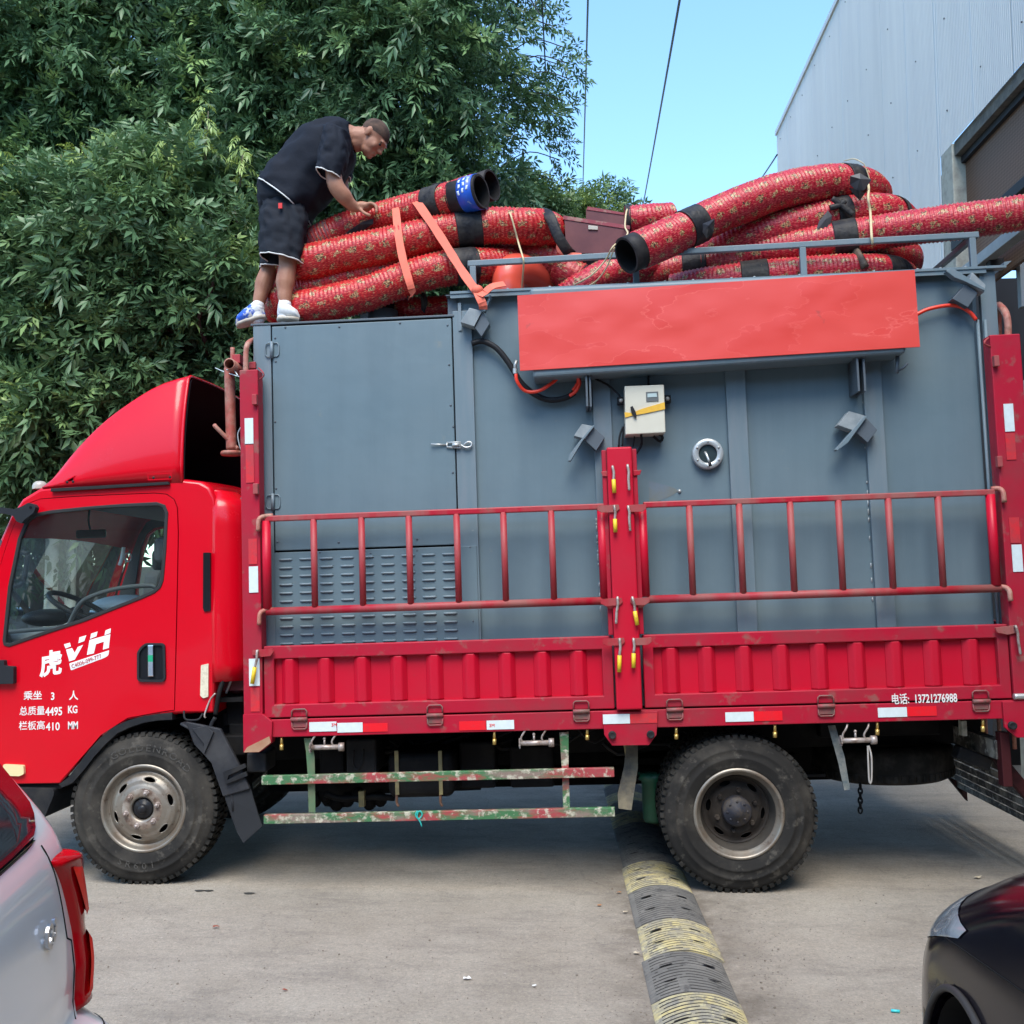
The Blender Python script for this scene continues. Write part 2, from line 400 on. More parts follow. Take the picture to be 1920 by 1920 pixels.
# stake pocket lugs and stickers of the posts
def chip(px0, px1, py0, py1, m, par, Y=-.0175, th=.0015, name='reflective_sticker', zskew=None):
    xm, ym = (px0 + px1) / 2, (py0 + py1) / 2
    a, b = T(px0, ym, Y), T(px1, ym, Y); t, u = T(xm, py0, Y), T(xm, py1, Y)
    return MB().box(a.x, b.x, Y - th, Y + .001, u.z, t.z).build(name, m, par)
for p in ((459, 475, 784, 832), (467, 484, 1062, 1111), (467, 487, 1235, 1286)): chip(*p, white_ref, pl)
for p in ((461, 476, 834, 905), (466, 482, 1010, 1058), (470, 487, 1290, 1334)): chip(*p, red_faded, pl)
for p in ((1883, 1901, 757, 809), (1898, 1917, 1021, 1072)): chip(*p, white_ref, pr)
for p in ((1886, 1904, 812, 862), (1893, 1912, 970, 1018)): chip(*p, red_faded, pr)
for px, py in ((479, 750), (481, 917)):
    c = T(px, py, -.02); MB().box(c.x - .014, c.x + .014, -.045, -.012, c.z - .03, c.z + .03).build('stake_lug', bar_red, pl, bevel=.003)
for px, py in ((1866, 678), (1872, 866)):
    c = T(px, py, -.02); MB().box(c.x - .014, c.x + .014, -.045, -.012, c.z - .03, c.z + .03).build('stake_lug', bar_red, pr, bevel=.003)
def wire(pts, r, m, par, name, Y=0, n=8):
    return MB().tube(catmull([T(*p) if len(p) == 3 else T(p[0], p[1], Y) for p in pts], .012), r, n).build(name, m, par)
wire([(485, 690, -.01), (492, 697, -.04), (495, 704, -.04), (486, 712, -.01)], .004, bar_red, pl, 'ring')
wire([(1853, 634, -.01), (1846, 641, -.04), (1847, 646, -.04), (1856, 650, -.01)], .006, bar_red, pr, 'ring')
# arched tubes above the corner posts and the head rack behind the cab
wire([(461, 700, .05), (461, 664, .05), (464, 646, .07), (474, 638, .25), (480, 640, .5), (480, 660, .6), (480, 700, .6)], .016, rust_red, truck, 'head_tube')
wire([(1890, 640, .05), (1890, 610, .05), (1886, 588, .07), (1876, 575, .2), (1872, 578, .5), (1872, 640, .6)], .02, rust_red, truck, 'tail_tube')
wire([(434, 842, .25), (430, 690, .25)], .031, rust_red, truck, 'head_rack_tube', n=16)
mo = T(430, 682, .12)
MB().lathe([(.028, .0), (.034, .0), (.034, .5), (.028, .5), (.028, .01)], mo, 'Y', 20).build('head_rack_tube', rust_red, truck)
wire([(436, 675, .25), (436, 652, .25)], .014, rust_red, truck, 'peg')
MB().box(*(lambda a, b: (a.x, b.x, .2, .3, b.z, a.z))(T(440, 668, .25), T(455, 684, .25))).build('rack_bracket', bar_red, truck, bevel=.004)
wire([(402, 797, .2), (407, 803, .2), (440, 836, .25), (446, 842, .25)], .013, rust_red, truck, 'hook_bar')
c = T(434, 850, .25); MB().lathe([(.0001, -.012), (.06, -.012), (.065, 0), (.06, .012), (.0001, .012)], c, 'Z', 24).build('cap_plate', rust_red, truck)
wire([(452, 800, .1), (446, 815, .1), (450, 838, .1), (456, 850, .1)], .004, galv, truck, 'twisted_wire')
wire([(425, 693, .22), (438, 694, .19), (446, 704, .1)], .003, white_ref, truck, 'cable_tie')
wire([(404, 690, .5), (420, 697, .3), (448, 706, .1)], .003, white_ref, truck, 'cable_tie')
hr = MB()
for z in (T(440, 700, .3).z, T(440, 842, .3).z, T(440, 1000, .3).z): hr.box(X_PL0 + .02, X_PL0 + .06, .1, BEDW - .1, z - .02, z + .02)
hr.build('head_rack', bar_red, truck, bevel=.004)
# centre post
zc = T(1163, 838, -.05).z; zcb = Z_SE + .004
cp = MB(); cx0, cx1 = T(1147, 1090, -.055).x, T(1195, 1090, -.055).x
cp.box(cx0, cx1, -.055, .03, zcb, zc)
cpost = cp.build('centre_post', bed_red_bright, truck, bevel=.010, seg=3)
z1b = T(1163, 1190, 0).z
MB().box(cx0 - .027, cx0 - .002, -.02, .03, z1b, zc - .01).build('post_flange', bed_red, cpost, bevel=.003)
MB().box(cx1 + .002, cx1 + .027, -.02, .03, z1b, zc - .01).build('post_flange', bed_red, cpost, bevel=.003)
def pin(px0, py0, px1, py1, yellow, par, Y=-.075):
    a, b = T(px0, py0, Y), T(px1, py1, Y); m = (a * .52 + b * .48)
    w_ = MB(); w_.tube(catmull([a + Vector((0, .03, -.002)), a + Vector((0, .004, .006)), a, a.lerp(m, .5) + Vector((.004, 0, 0)), m, b.lerp(m, .1) if not yellow else m.lerp(b, .15)], .01), .0075, 8)
    o = w_.build('latch_pin', worn_steel, par)
    if yellow: MB().tube([m, m.lerp(b, .5), b], .0115, 10).build('grip', yellow_grip, o)
for p in ((1149, 876, 1152, 924, 1), (1177, 874, 1180, 922, 0), (1152, 950, 1154, 998, 1), (1178, 951, 1182, 998, 0), (1158, 1122, 1155, 1172, 0), (1186, 1122, 1195, 1172, 1), (1162, 1200, 1161, 1260, 1), (1188, 1200, 1188, 1252, 1)):
    pin(*p, cpost)
pin(482, 1222, 473, 1282, 1, pl, Y=-.045); pin(1905, 1176, 1914, 1230, 0, pr, Y=-.045)
def strap_plate(pxs, par, Y0=-.03, Y1=-.01, m=bar_red):
    return MB().plate(PX(pxs, Y0), y0=Y0, y1=Y1).build('latch_bracket', m, par, bevel=.002)
for y, s in ((956, 1), (1131, 1), (1206, 1)):
    dx = {956: 0, 1131: 6, 1206: 10}[y]
    strap_plate([(1120 + dx, y - 8), (1160 + dx, y - 10), (1162 + dx, y - 2), (1156 + dx, y + 4), (1128 + dx, y + 5), (1120 + dx, y + 1)], cpost, -.066, -.056)
    dx2 = dx - 2
    strap_plate([(1178 + dx2, y - 9), (1214 + dx2, y - 11), (1214 + dx2, y - 2), (1207 + dx2, y + 3), (1184 + dx2, y + 4), (1178 + dx2, y - 1)], cpost, -.066, -.056)
strap_plate([(1127, 884), (1140, 883), (1140, 893), (1130, 893)], cpost); strap_plate([(1188, 882), (1203, 881), (1200, 890), (1188, 892)], cpost)
strap_plate([(1135, 1136), (1160, 1134), (1160, 1142), (1142, 1142)], cpost); strap_plate([(1192, 1134), (1212, 1132), (1205, 1140), (1192, 1141)], cpost)
strap_plate([(473, 1219), (510, 1216), (513, 1222), (507, 1230), (490, 1232), (473, 1228)], pl, -.03, -.016)
strap_plate([(1866, 1177), (1905, 1172), (1910, 1186), (1890, 1190), (1870, 1186)], pr, -.03, -.016)
# drop sides with pressed ribs
def drop_side(xa, xb, ribs, label):
    root = MB(); zt, zb = Z_GT, Z_SE + .006; fw, fh, fb = .058, .072, .072
    outer = [(xa, zb), (xb, zb), (xb, zt), (xa, zt)]; inner = [(xa + fw, zb + fb), (xb - fw, zb + fb), (xb - fw, zt - fh), (xa + fw, zt - fh)]
    root.plate(outer, [inner], 0.0, .045)
    o = root.build('drop_side', bed_red, truck, bevel=.005)
    x0, x1 = xa + fw, xb - fw; zz0, zz1 = zb + fb, zt - fh
    MB().box(x0 - .002, x1 + .002, .038, .042, zz0 - .002, zz1 + .002).build('side_sheet', bed_red_bright, o)
    hw, ch = .020, .036
    g = None
    for i, px in enumerate(ribs):
        cx = T(px, 1265, .01).x
        if g is None:
            m = MB(); pf = [(-hw - ch, .0375), (-hw, .004), (hw, .004), (hw + ch * .8, .0375)]
            bot = [(x, y, zz0) for x, y in pf]; top = [(x, y, zz1) for x, y in pf]
            m._add([Vector((cx, 0, 0)) + Vector(p) for p in bot + top], [(0, 1, 5, 4), (1, 2, 6, 5), (2, 3, 7, 6), (0, 4, 7, 3), (0, 3, 2, 1), (4, 5, 6, 7)])
            g = m.build('rib', bed_red_bright, o, bevel=.009, seg=3); gx = cx
        else: copy_part(g, (cx - gx, 0, 0))
    return o
XL = T(495, 1280).x; XM0 = T(1150, 1265).x; XM1 = T(1207, 1263).x; XR = T(1893, 1240).x
ds1 = drop_side(XL, XM0, [543, 610, 679, 747, 815, 883, 951, 1018, 1086], 'left')
ds2 = drop_side(XM1, XR, [1260, 1328, 1398, 1468, 1540, 1611, 1682, 1754, 1827], 'right')
text('电话:', 1671, 1319, 15, -.002, white_stencil, ds2, 'lettering', wide=.72, bold=.012)
text('13721276988', 1714, 1318, 15.5, -.002, white_stencil, ds2, 'lettering', wide=.66, bold=.02)
def hinge(px, py):
    c = T(px, py, 0); m = MB(); s = .042
    loop = [(-s, .012), (-s, .045), (-s * .75, .055), (s * .75, .055), (s, .045), (s, .012)]
    m.tube([c + Vector((x, -.010, z)) for x, z in loop], .0045, 6)
    m.tube([c + Vector((x, -.010, -z)) for x, z in loop], .0045, 6)
    m.box(c.x - s * .9, c.x + s * .9, -.008, .0, c.z - .045, c.z + .0)
    m.tube([c + Vector((-s - .004, -.016, 0)), c + Vector((s + .004, -.016, 0))], .011, 10)
    return m.build('hinge', mat('hinge_rust', (.22, .09, .08), .6, blots=[((.34, .05, .06), 14, .5, .1, .8), ((.12, .09, .07), 30, .55, .1, .8)]), truck)
for px, py in ((562, 1348), (816, 1340.5), (1090, 1333), (1265, 1330), (1548, 1323), (1838, 1314)): hinge(px, py)
for p, m in (((580, 631, 1353.5, 1371.5), white_ref), ((632.5, 680, 1355, 1373), white_ref), ((680.5, 727, 1356, 1372), red_ref), ((861, 911, 1352, 1369), red_ref), ((912.5, 964, 1350.5, 1367.5), white_ref),
             ((1360, 1413, 1335, 1353), white_ref), ((1413.5, 1467, 1333.5, 1351.5), red_ref), ((1646, 1700.5, 1326.5, 1344.5), white_ref), ((1701, 1756, 1324.5, 1342.5), red_ref)):
    chip(*p, m, rail, Y=-.0025)
for px, py in ((618, 1358), (705, 1360)):
    pass
text('3M', 621, 1362, 6, -.0055, red_ref, rail); text('3M', 917, 1363, 6, -.0055, red_ref, rail)
cpl = MB().plate(PX([(1130, 1335), (1233.8, 1334), (1231, 1378), (1217, 1397), (1147.6, 1398), (1133, 1378)], -.02), y0=-.02, y1=.0).build('post_gusset', bed_red, truck, bevel=.003)
chip(1130.5, 1181, 1339, 1357, white_ref, cpl, Y=-.0215); chip(1181.5, 1232, 1338, 1356, red_faded, cpl, Y=-.0215)
for px, py in ((1148, 1378), (1220, 1377)):
    c = T(px, py, -.02); MB().lathe([(.0001, -.02), (.013, -.02), (.02, -.024), (.022, 0)], c, 'Y', 20).build('bolt', chassis2, cpl)
gr = MB().plate(PX([(1880, 1316), (1990, 1312), (1990, 1384), (1907, 1383), (1884, 1364)], -.02), y0=-.02, y1=.0).build('post_gusset', bed_red, truck, bevel=.003)
c = T(1897, 1360, -.02); MB().lathe([(.0001, -.02), (.013, -.02), (.02, -.024), (.022, 0)], c, 'Y', 20).build('bolt', chassis2, gr)
wire([(1901, 1306, -.02), (1940, 1305, -.02)], .016, galv, gr, 'tail_bolt')
# upper side rails
def side_rail(xa, xb, rungs, ex0, ex1):
    m = MB(); m.box(xa, xb, -.016, .018, Z_UB - .0165, Z_UB + .0165); o = m.build('side_rail', bar_red, truck, bevel=.006)
    MB().tube([(xa, 0, Z_LB), (xb, 0, Z_LB)], .022, 14).build('lower_bar', bar_red, o)
    g = None
    for px in rungs:
        x = T(px, 1040).x
        if g is None: g = MB().tube([(x, 0, Z_LB + .015), (x, 0, Z_UB - .012)], .0185, 14).build('baluster', bar_red, o); gx = x
        else: copy_part(g, (x - gx, 0, 0))
    for px in (ex0, ex1):
        x = T(px, 1040).x; MB().tube([(x, 0, Z_LB + .015), (x, 0, Z_UB - .012)], .0255, 14).build('end_tube', bed_red_bright, o)
    return o
sr1 = side_rail(T(500, 1140).x, T(1140, 950).x, [589, 679, 768, 858, 946, 1036], 500, 1131)
sr2 = side_rail(T(1206, 950).x, T(1866, 950).x, [1296, 1390, 1486, 1577, 1671, 1765], 1207, 1864)
for pts in ([(512, 967, .0), (496, 968, -.01), (486, 973, -.03), (484, 985, -.035), (484, 996, -.035)], [(515, 1143, .0), (498, 1144, -.01), (488, 1149, -.03), (486, 1160, -.035), (486, 1172, -.035)]):
    wire(pts, .013, rust_red, sr1, 'hook')
for pts in ([(1858, 917, .0), (1872, 916, -.01), (1880, 921, -.03), (1882, 931, -.035), (1883, 942, -.035)], [(1872, 1101, .0), (1884, 1101, -.01), (1892, 1107, -.03), (1894, 1117, -.035), (1895, 1127, -.035)]):
    wire(pts, .014, rust_red, sr2, 'hook')
# far side of the bed, plainly: same drop sides and rails
for o in (ds1, ds2): copy_tree(o, (0, BEDW - .045, 0))
for o in (sr1, sr2): copy_tree(o, (0, BEDW - .03, 0))
tp = MB(); tp.box(X_PR1 - .06, X_PR1 - .01, .12, BEDW - .12, Z_SE, Z_GT); tp.build('tail_board', bed_red, truck, bevel=.005)
# brass studs, ratchets
for px, py0, py1 in ((528, 1386, 1406), (927, 1375, 1396), (1101, 1370, 1387), (1268, 1368, 1386), (1453, 1362, 1383), (1645, 1357, 1378), (1843, 1351, 1372)):
    a, b = T(px, py0 - 5, .02), T(px, py1, .02); MB().tube([a, a.lerp(b, .6)], .008, 10).tube([a.lerp(b, .6), b], .011, 10).build('air_stud', brass, truck)
def ratchet(px, py):
    c = T(px, py, .02); m = MB()
    m.tube([c + Vector((-.085, 0, 0)), c + Vector((.075, 0, 0))], .014, 12)
    m.lathe([(.0001, 0), (.024, 0), (.024, .03), (.0001, .03)], c + Vector((.07, 0, 0)), 'X', 8)
    for k in range(9):
        a = k / 9 * 2 * math.pi; m.obox(c + Vector((-.09, .022 * math.cos(a), .022 * math.sin(a))), (.004, 0, 0), (0, .006, 0), (0, 0, .006))
    for s in (-.07, .045): m.tube(catmull([c + Vector((s, 0, 0)), c + Vector((s - .012, -.01, .03)), c + Vector((s + .012, -.01, .07)), c + Vector((s + .02, 0, .09))], .01), .0055, 8)
    m.tube([c + Vector((-.01, 0, .01)), c + Vector((-.01, 0, .045))], .006, 8); m.ball(c + Vector((-.01, 0, .048)), .009, .009, .009)
    return m.build('ratchet_winch', worn_steel, truck)
ratchet(612, 1401); ratchet(1005, 1393); ratchet(1608, 1388)
# ------------------------------------------------------------------ chassis
for y in (.72, 1.45):
    MB().box(T(330, 1400).x, X_PR1 - .05, y, y + .09, Z_BT - .24, Z_BT - .01).build('chassis_rail', chassis, truck, bevel=.005)
MB().box(T(395, 1400, .3).x, T(470, 1400, .3).x, .2, 2.0, Z_BT - .13, Z_BT - .01).build('mount_bracket', chassis, truck, bevel=.01)
ft = MB(); a, b = T(725, 1412, .28), T(852, 1496, .28)
ft.box(a.x, b.x, .28, .75, b.z, a.z); ftank = ft.build('fuel_tank', chassis, truck, bevel=.05, seg=4)
for px in (744, 826):
    a0, b0 = T(px - 4.5, 1408, .27), T(px + 4.5, 1490, .27); MB().box(a0.x, b0.x, .268, .279, b0.z, a0.z).build('tank_strap', tan_strap, ftank)
    wire([(px, 1488, .28), (px, 1505, .3), (px + 4, 1512, .3)], .008, rustm, ftank, 'strap_bolt')
for (p0, p1, q0, q1, y0, y1, nm) in ((598, 645, 1388, 1452, .35, .8, 'air_filter_box'), (648, 706, 1386, 1452, .30, .8, 'battery_box'), (860, 930, 1392, 1478, .45, .7, 'expansion_box'), (955, 1040, 1400, 1476, .5, .72, 'tool_bin')):
    a, b = T(p0, q0, y0), T(p1, q1, y0); MB().box(a.x, b.x, y0, y1, b.z, a.z).build(nm, chassis if nm != 'battery_box' else chassis2, truck, bevel=.015)
wire([(664, 1407, .29), (662, 1430, .29), (670, 1442, .29), (680, 1430, .29), (682, 1405, .29)], .004, chassis2, truck, 'battery_handle')
gb = MB(); c = T(640, 1478, .9)
gb.lathe([(.0001, -.2), (.07, -.2), (.10, -.12), (.13, -.1), (.14, .02), (.11, .04), (.10, .2), (.06, .26), (.05, .9)], c + Vector((0, 0, .02)), 'X', 20)
for k in range(7):
    a_ = k * .9; gb.ball(c + Vector((-.15 + .07 * k, -.1, -.05 + .03 * math.sin(a_ * 2.3))), .045, .04, .05, 8, 6)
gb.build('gearbox', chassis, truck)
wire([(610, 1488, .6), (640, 1497, .6), (700, 1494, .6), (740, 1496, .6)], .02, chassis, truck, 'exhaust_pipe')
a, b = T(672, 1484, .55), T(683, 1513, .55); MB().box(a.x, b.x, .55, .6, b.z, a.z).build('clamp', tan_strap, truck)
MB().tube([(T(640, 1450, 1.1).x, 1.1, .52), (T(1380, 1450, 1.1).x, 1.1, .47)], .045, 14).build('drive_shaft', chassis, truck)
wires_ = MB()
for k in range(14):
    x0 = -1.5 + k * .17 + rng.uniform(-.05, .05); z0 = Z_BT - .06 - rng.uniform(0, .12)
    wires_.tube(catmull([(x0, .6, z0), (x0 + .1, .58, z0 - rng.uniform(.02, .12)), (x0 + .25, .6, z0 - .02), (x0 + .4, .62, z0 + .02)], .05), rng.uniform(.006, .014), 6)
wires_.build('hoses_and_cables', chassis2, truck)
# side guard bars
gz = lambda py: T(820, py, -.0).z
gA = MB().box(T(490, 1458).x, T(1152, 1455).x, .0, .035, gz(1464.5), gz(1447.5)).build('guard_bar', guard_m, truck, bevel=.003)
gB = MB().box(T(494, 1530).x, T(1153, 1528).x, .0, .035, gz(1538.5), gz(1521.5)).build('guard_bar', guard_m, truck, bevel=.003)
def hanger(pts, m):
    q = PX(pts, .04); return MB().plate(q, y0=.037, y1=.045).build('guard_hanger', m, truck)
hanger([(570, 1384), (585, 1384), (590, 1420), (591.5, 1523), (579, 1523), (577, 1450), (574, 1410)], guard_green)
hanger([(1049, 1374), (1066, 1372), (1066, 1440), (1069, 1522), (1056, 1522), (1054, 1450)], guard_m)
wire([(783, 1520, -.01), (779, 1528, -.012), (785, 1536, -.012), (792, 1527, -.012), (786, 1520, -.01), (782, 1531, -.013), (788, 1541, -.012), (791, 1550, -.012)], .004, mat('teal_string', (.02, .38, .34), .6), truck, 'teal_string')
# ------------------------------------------------------------------ wheels
RT = .430
def wheel_at(px, py, Y, kind, steer=0.0):
    c = T(px, py, Y); wz = TI @ Vector(((TM @ c).x, c.y, RT - .004)); c = Vector((c.x, Y, wz.z)); return c
def polar_disc(c, prof, holes, name, m, par, n=150, inner_m=None):
    """pressed wheel disc: rings of prof (r, y) with oval hand holes (angle, radius, half length, half width) left open"""
    R_ = []
    for (r0, y0), (r1, y1) in zip(prof, prof[1:]):
        k = max(1, int(abs(r1 - r0) / .004)); R_ += [(r0 + (r1 - r0) * i / k, y0 + (y1 - y0) * i / k) for i in range(k)]
    R_.append(prof[-1]); V = []; F = []
    for r, y in R_:
        for k in range(n): t = 2 * math.pi * k / n; V.append(c + Vector((r * math.cos(t), y, r * math.sin(t))))
    def inside(r, t):
        for a, rc, hl, hw in holes:
            dt = (t - a + math.pi) % (2 * math.pi) - math.pi
            if (dt * rc / hl) ** 2 + ((r - rc) / hw) ** 2 < 1: return True
        return False
    for i in range(len(R_) - 1):
        for k in range(n):
            if not inside((R_[i][0] + R_[i + 1][0]) / 2, 2 * math.pi * (k + .5) / n): F.append((i * n + k, i * n + (k + 1) % n, (i + 1) * n + (k + 1) % n, (i + 1) * n + k))
    b = MB(); b._add(V, F, True); o = b.build(name, m, par, fixn=True, solid=.004)
    def yat(r):
        for (r0, y0), (r1, y1) in zip(prof, prof[1:]):
            if (r0 - r) * (r1 - r) <= 0: return y0 + (y1 - y0) * (r - r0) / (r1 - r0 + 1e-9)
        return prof[-1][1]
    for a, rc, hl, hw in holes:
        pts = []
        for s_ in np.linspace(0, 2 * math.pi, 25):
            r = rc + hw * 1.04 * math.sin(s_); t = a + hl * 1.04 * math.cos(s_) / rc; pts.append(c + Vector((r * math.cos(t), yat(r) - .0005, r * math.sin(t))))
        MB().tube(pts, .0034, 6).build('hole_lip', inner_m or m, o)
    return o
def make_wheel(c, kind, front=True):
    """c: centre of the outer sidewall plane; axle runs along +Y"""
    r0 = RT; root_m = MB()
    tw = .225
    sw = [(.238, .022), (.246, .010), (.262, .004), (.30, -.003), (.345, -.004), (.385, .004), (.402, .012), (.414, .022), (.420, .032), (.420, tw - .032), (.402, tw - .012), (.345, tw + .004), (.262, tw - .004), (.238, tw - .02)]
    # fine rings on the sidewall
    pr = []
    for i, (r, h) in enumerate(sw):
        pr.append((r, h))
        if i in (3, 4): pr += [(r + .008, h - .003), (r + .012, h + .002)]
    root_m.lathe(pr, c, 'Y', 72)
    ty = root_m.build('wheel', tyre_m, truck)
    tr = MB(); N = 64
    for k in range(N):
        a = 2 * math.pi * k / N; da = .62 * math.pi / N
        for (y0, y1, sh) in ((.012, .070, 0), (.078, .145, .5), (.153, tw - .012, 0)):
            aa = a + sh * 2 * math.pi / N
            vs = []
            for (r, dy) in ((.408, 0), (r0, .004)):
                for t in (aa - da, aa + da):
                    for y in (y0 + (dy if y0 < .05 else 0), y1 - (dy if y1 > .16 else 0)):
                        vs.append(c + Vector((r * math.cos(t), y, r * math.sin(t))))
            tr._add(vs, [(0, 1, 3, 2), (4, 6, 7, 5), (0, 4, 5, 1), (2, 3, 7, 6), (0, 2, 6, 4), (1, 5, 7, 3)])
    tr.build('tread', tyre_d, ty)
    if kind == 'front':
        # convex disc with six oval hand holes
        prof = [(.250, .010), (.244, .004), (.236, .004), (.230, .010), (.226, .026), (.218, .040), (.205, .046)]
        MB().lathe(prof, c, 'Y', 64).build('rim', rim_m, ty)
        polar_disc(c, [(.207, .046), (.195, .040), (.180, .022), (.160, .010), (.140, .006), (.128, .001), (.112, -.004), (.074, -.004), (.066, .002), (.062, .018)], [(math.radians(16 + 60 * k), .165, .034, .0145) for k in range(6)], 'wheel_disc', rim_m, ty)
        MB().lathe([(.126, -.0016), (.112, -.0062), (.074, -.0062), (.067, .000)], c, 'Y', 48).build('disc_centre', rim_hub, ty)
        for k in range(6):
            a = math.radians(46 + 60 * k + 28); p = c + Vector((.095 * math.cos(a), -.004, .095 * math.sin(a)))
            n_ = MB(); n_.lathe([(.0001, -.028), (.007, -.028), (.008, -.018), (.008, 0)], p, 'Y', 10); n_.lathe([(.0001, -.018), (.0145, -.018), (.016, -.003), (.021, 0)], p, 'Y', 6, smooth=False)
            n_.build('wheel_nut', worn_steel, ty)
        h = MB(); h.lathe([(.0001, -.03), (.02, -.028), (.026, -.018), (.03, -.008), (.05, -.006), (.056, 0), (.06, .012)], c + Vector((0, .01, 0)), 'Y', 28); h.build('hub_cap', mat('hub_gloss', (.02, .02, .022), .28), ty)
        MB().lathe([(.0001, 0), (.228, 0), (.228, .1), (.0001, .1)], c + Vector((0, .09, 0)), 'Y', 30).build('brake_drum', hub_dark, ty)
        # raised lettering on the sidewall
        lt = MB()
        for word, a0, rr, sz, cw in (('GOLDENROAD', 118, .325, .040, 1), ('SR601', 246, .335, .036, -1)):
            for i, ch in enumerate(word):
                cu = bpy.data.curves.new('t', 'FONT'); cu.body = ch; cu.size = sz * 1.4; cu.align_x = 'CENTER'; cu.extrude = .0015; cu.resolution_u = 2
                ob = bpy.data.objects.new('t', cu); C.objects.link(ob); bpy.context.view_layer.update()
                me = bpy.data.meshes.new_from_object(ob.evaluated_get(bpy.context.evaluated_depsgraph_get())); bpy.data.objects.remove(ob)
                a = math.radians(a0 - cw * i * 8.6); rad = Vector((math.cos(a), 0, math.sin(a))); tg = Vector((math.sin(a), 0, -math.cos(a))) * cw
                up = rad * cw
                o3 = c + rad * rr + Vector((0, -.0035, 0))
                lt = MB(); lt._add([o3 + tg * v.co.x * 1.15 + up * v.co.y + Vector((0, -v.co.z, 0)) for v in me.vertices], [tuple(p.vertices) for p in me.polygons]); bpy.data.meshes.remove(me)
                lt.build('raised_letter', mat('tyre_letter', (.060, .056, .050), .75), ty)
    else:
        MB().lathe([(.250, .010), (.244, .002), (.236, .001), (.229, .008), (.224, .022), (.214, .032), (.207, .045)], c, 'Y', 64).build('rim', rim_m, ty)
        MB().lathe([(.2068, .0455), (.198, .085), (.190, .13), (.184, .145)], c, 'Y', 64).build('rim_barrel', mat('rim_barrel', (.10, .09, .078), .5, metal=.3, blots=[((.035, .03, .026), 6, .45, .2, .85)]), ty)  # depth shading of the rim put into a darker barrel colour
        polar_disc(c, [(.187, .135), (.175, .142), (.160, .140), (.140, .128), (.125, .120), (.060, .120)], [(math.radians(-10 + 60 * k), .153, .034, .015) for k in range(6)], 'wheel_disc', mat('disc_dark', (.022, .019, .017), .6, blots=[((.05, .04, .033), 9, .5, .15, .8)], bump=(50, .3, .003)), ty)
        MB().lathe([(.0001, 0), (.20, 0), (.20, .06), (.0001, .06)], c + Vector((0, .17, 0)), 'Y', 30).build('brake_drum', chassis, ty)
        for k in range(6):
            a = math.radians(20 + 60 * k); p = c + Vector((.112 * math.cos(a), .118, .112 * math.sin(a)))
            MB().lathe([(.0001, -.02), (.012, -.02), (.013, -.004), (.017, 0)], p, 'Y', 6, smooth=False).build('wheel_nut', hub_dark, ty)
        h = MB(); h.lathe([(.0001, -.052), (.03, -.052), (.034, -.044), (.042, -.044), (.046, -.036), (.074, -.034), (.082, -.02), (.082, .03)], c + Vector((0, .095, 0)), 'Y', 32)
        for k in range(8):
            a = 2 * math.pi * k / 8; h.ball(c + Vector((.056 * math.cos(a), .06, .056 * math.sin(a))), .008, .006, .008, 8, 5)
        h.build('axle_hub', mat('hub_blue', (.028, .030, .040), .55, blots=[((.08, .065, .05), 24, .55, .1, .7)], bump=(50, .4, .003)), ty)
    return ty
wf = wheel_at(267, 1524, .10, 'front'); wr = wheel_at(1386.5, 1531.6, .06, 'rear')
W1 = make_wheel(wf, 'front'); W2 = make_wheel(wr, 'rear')
W3 = copy_tree(W2, (0, .27, 0)); W4 = copy_tree(W2, (0, 1.45, 0)); W5 = copy_tree(W2, (0, 1.72, 0)); W6 = copy_tree(W2, (wf.x - wr.x, 1.72, wf.z - wr.z))
MB().tube([(wr.x, .5, wr.z), (wr.x, 1.9, wr.z)], .075, 16).ball((wr.x, 1.15, wr.z), .2, .2, .19).build('rear_axle', chassis, truck)
MB().tube([(wf.x, .3, wf.z - .04), (wf.x, 1.8, wf.z - .04)], .05, 12).build('front_axle', chassis, truck)
for y in (.66, 1.5):
    ls = MB()
    for k, L_ in enumerate((.62, .5, .38, .26)): ls.box(wr.x - L_, wr.x + L_, y, y + .07, wr.z + .10 + k * .018 - .02, wr.z + .10 + k * .018 - .004)
    ls.build('leaf_spring', chassis2, truck)
# rear mud guards: a worn board in front of the wheel and a green tank behind it
mg = MB().quadprism([T(1176, 1390, .18), T(1196, 1392, .18), T(1196, 1440, .16), T(1184, 1519, .1), T(1160, 1516, .1), T(1158, 1490, .12), T(1170, 1440, .16)], (0, .03, 0)).build('mud_board', mat('mud_board', (.07, .065, .055), .8, blots=[((.20, .17, .11), 10, .5, .14, .8)], bump=(60, .5, .006)), truck)
wire([(1172, 1392, .2), (1180, 1440, .2)], .012, tan_strap, truck, 'guard_stay')
a = T(1224, 1448, .5); b = T(1224, 1540, .5)
MB().lathe([(.0001, 0), (.06, 0), (.07, .02), (.07, a.z - b.z - .05), (.085, a.z - b.z - .04), (.085, a.z - b.z), (.0001, a.z - b.z)], (a.x, .5, b.z), 'Z', 24).build('green_cylinder', mat('green_cylinder', (.008, .085, .045), .4, blots=[((.02, .03, .025), 8, .55, .15, .8)]), truck)
